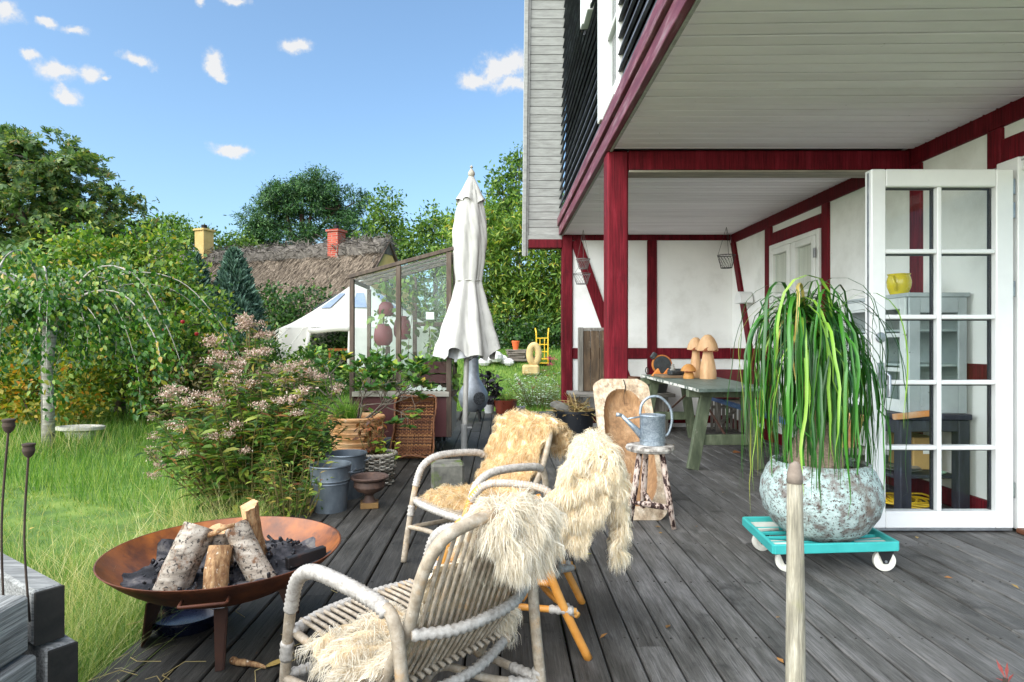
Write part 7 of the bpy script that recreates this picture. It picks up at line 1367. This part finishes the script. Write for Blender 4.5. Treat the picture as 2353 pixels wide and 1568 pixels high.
for s_ in (-1, 1): MB().tube(cr([s2 + Vector((.13 * s_, 0, .05)), s2 + Vector((.13 * s_, 0, .6)), s2 + Vector((.14 * s_, .02, .74)), s2 + Vector((.15 * s_, .1, .8))], 5), .016, 8).build('side_tube', M_yt, ht, smooth='all')
for z_ in (.12, .28, .44, .58): MB().tube([s2 + Vector((-.13, 0, z_)), s2 + Vector((.13, 0, z_))], .012, 6).build('cross_bar', M_yt, ht)
for x in (-.05, .05): MB().tube([s2 + Vector((x, 0, .12)), s2 + Vector((x, 0, .58))], .01, 6).build('upright', M_yt, ht)
MB().cbox(s2 + Vector((0, -.08, .03)), (.3, .18, .02)).build('toe_plate', M_yt, ht)
for s_ in (-1, 1): MB().lathe([(.001, -.02), (.08, -.02), (.09, 0), (.08, .02), (.001, .02)], 18, s2 + Vector((.17 * s_, .05, .09)), Matrix.Rotation(R(90), 3, 'Y')).build('wheel', MATS['black_rubber'], ht)
g = random.Random(8); M_ws = mat('white_stone', [(.3, 'b9b8b4'), (.7, 'dddcd8')], .9, 6, bump=.8)
desc = ['leftmost', 'second from the left', 'middle', 'second from the right', 'rightmost']
for k in range(5):
    p = onlawn(1113 + k * 14, 13.7 + .15 * (k % 2)); rr_ = (.15, .17, .19, .15, .13)[k]; zc = p.z + rr_ * .55 + (.08 if k == 2 else 0)
    tag(MB().lathe([(.001, -.6), (.6, -.5), (.95, -.1), (.9, .3), (.5, .65), (.001, .75)], 9, (p.x, p.y, zc), Matrix.Rotation(R(40 * k), 3, 'Z') @ Matrix.Diagonal((rr_, rr_ * .8, rr_))).build('white_boulder', M_ws, smooth=25), 'white boulder on the back lawn, %s of the pile' % desc[k], 'boulder', 'white boulders')
tag(MB().bar(onlawn(1108, 12.6) + Vector((0, 0, .08)), onlawn(1150, 12.0) + Vector((0, 0, .06)), .04, .03).build('grey_lath', M_old), 'grey wooden lath lying on the back lawn', 'lath')
# garden chair with flowerpot
gc = onlawn(492, 10.6); gch = thing('garden_chair', 'small white and red slatted garden chair among the shrubs', 'chair', tuple(gc)); M_rp = mat('red_chair_paint', [(.3, 'a02824'), (.7, 'bd3a30')], .6, 5)
zs = .82
for dx_ in (-.2, .2):
    for dy_ in (-.15, .15): MB().tube([gc + Vector((dx_, dy_, 0)), gc + Vector((dx_ * .9, dy_, zs))], .014, 6).build('leg', M_whitew, gch)
for k in range(6): MB().cbox(gc + Vector((0, -.17 + k * .068, zs + .012)), (.46, .05, .02)).build('seat_slat', M_rp if k % 2 else M_whitew, gch)
for k in range(5): MB().bar(gc + Vector((-.18 + k * .09, .18, zs)), gc + Vector((-.2 + k * .1, .25, zs + .34)), .05, .014, up=(0, 1, 0)).build('back_slat', M_whitew if k % 2 else M_rp, gch)
fp = lathed('terracotta_flowerpot', 'terracotta flowerpot with a small green plant on the garden chair', 'flowerpot', gc + Vector((-.02, 0, zs + .023)), [(.001, .001), (.07, .001), (.1, .13), (.11, .13), (.11, .17), (.1, .17), (.08, .1), (.001, .1)], MATS['orange_clay']); tag(fp, fp['label'], 'flowerpot')
fpp = thing('seedling', 'small leafy plant growing in the flowerpot on the garden chair', 'potted plant', tuple(gc + Vector((-.02, 0, zs + .15)))); stemplant(fpp, gc + Vector((-.02, 0, zs + .13)), 10, .22, .12, L_mid, LEAF4, .06, 8, M_stem, seed=9)

# litter: small leaves blown over deck and lawn
g = np.random.default_rng(91); n = 90; x = np.concatenate([g.uniform(-1.4, 3.0, 55), g.uniform(-6, -1.6, 35)]); y = np.concatenate([g.uniform(1.6, 9.5, 55), g.uniform(3, 9, 35)]); z = np.concatenate([np.full(55, .006), gz(x[55:], y[55:]) + .09])
tag(scatter('leaf_litter', LEAF4, np.stack([x, y, z], 1), np.stack([g.normal(size=n), g.normal(size=n), np.abs(g.normal(0, .15, n))], 1), np.stack([g.normal(0, .25, n), g.normal(0, .25, n), np.ones(n)], 1), g.uniform(.018, .045, n), leafm('litter_leaf', [(0, '6a4a28'), (.4, '94743c'), (.8, 'b89c50'), (1, '8a3c2a')], .1)), 'small dry leaves blown over the deck and lawn', 'leaf litter')
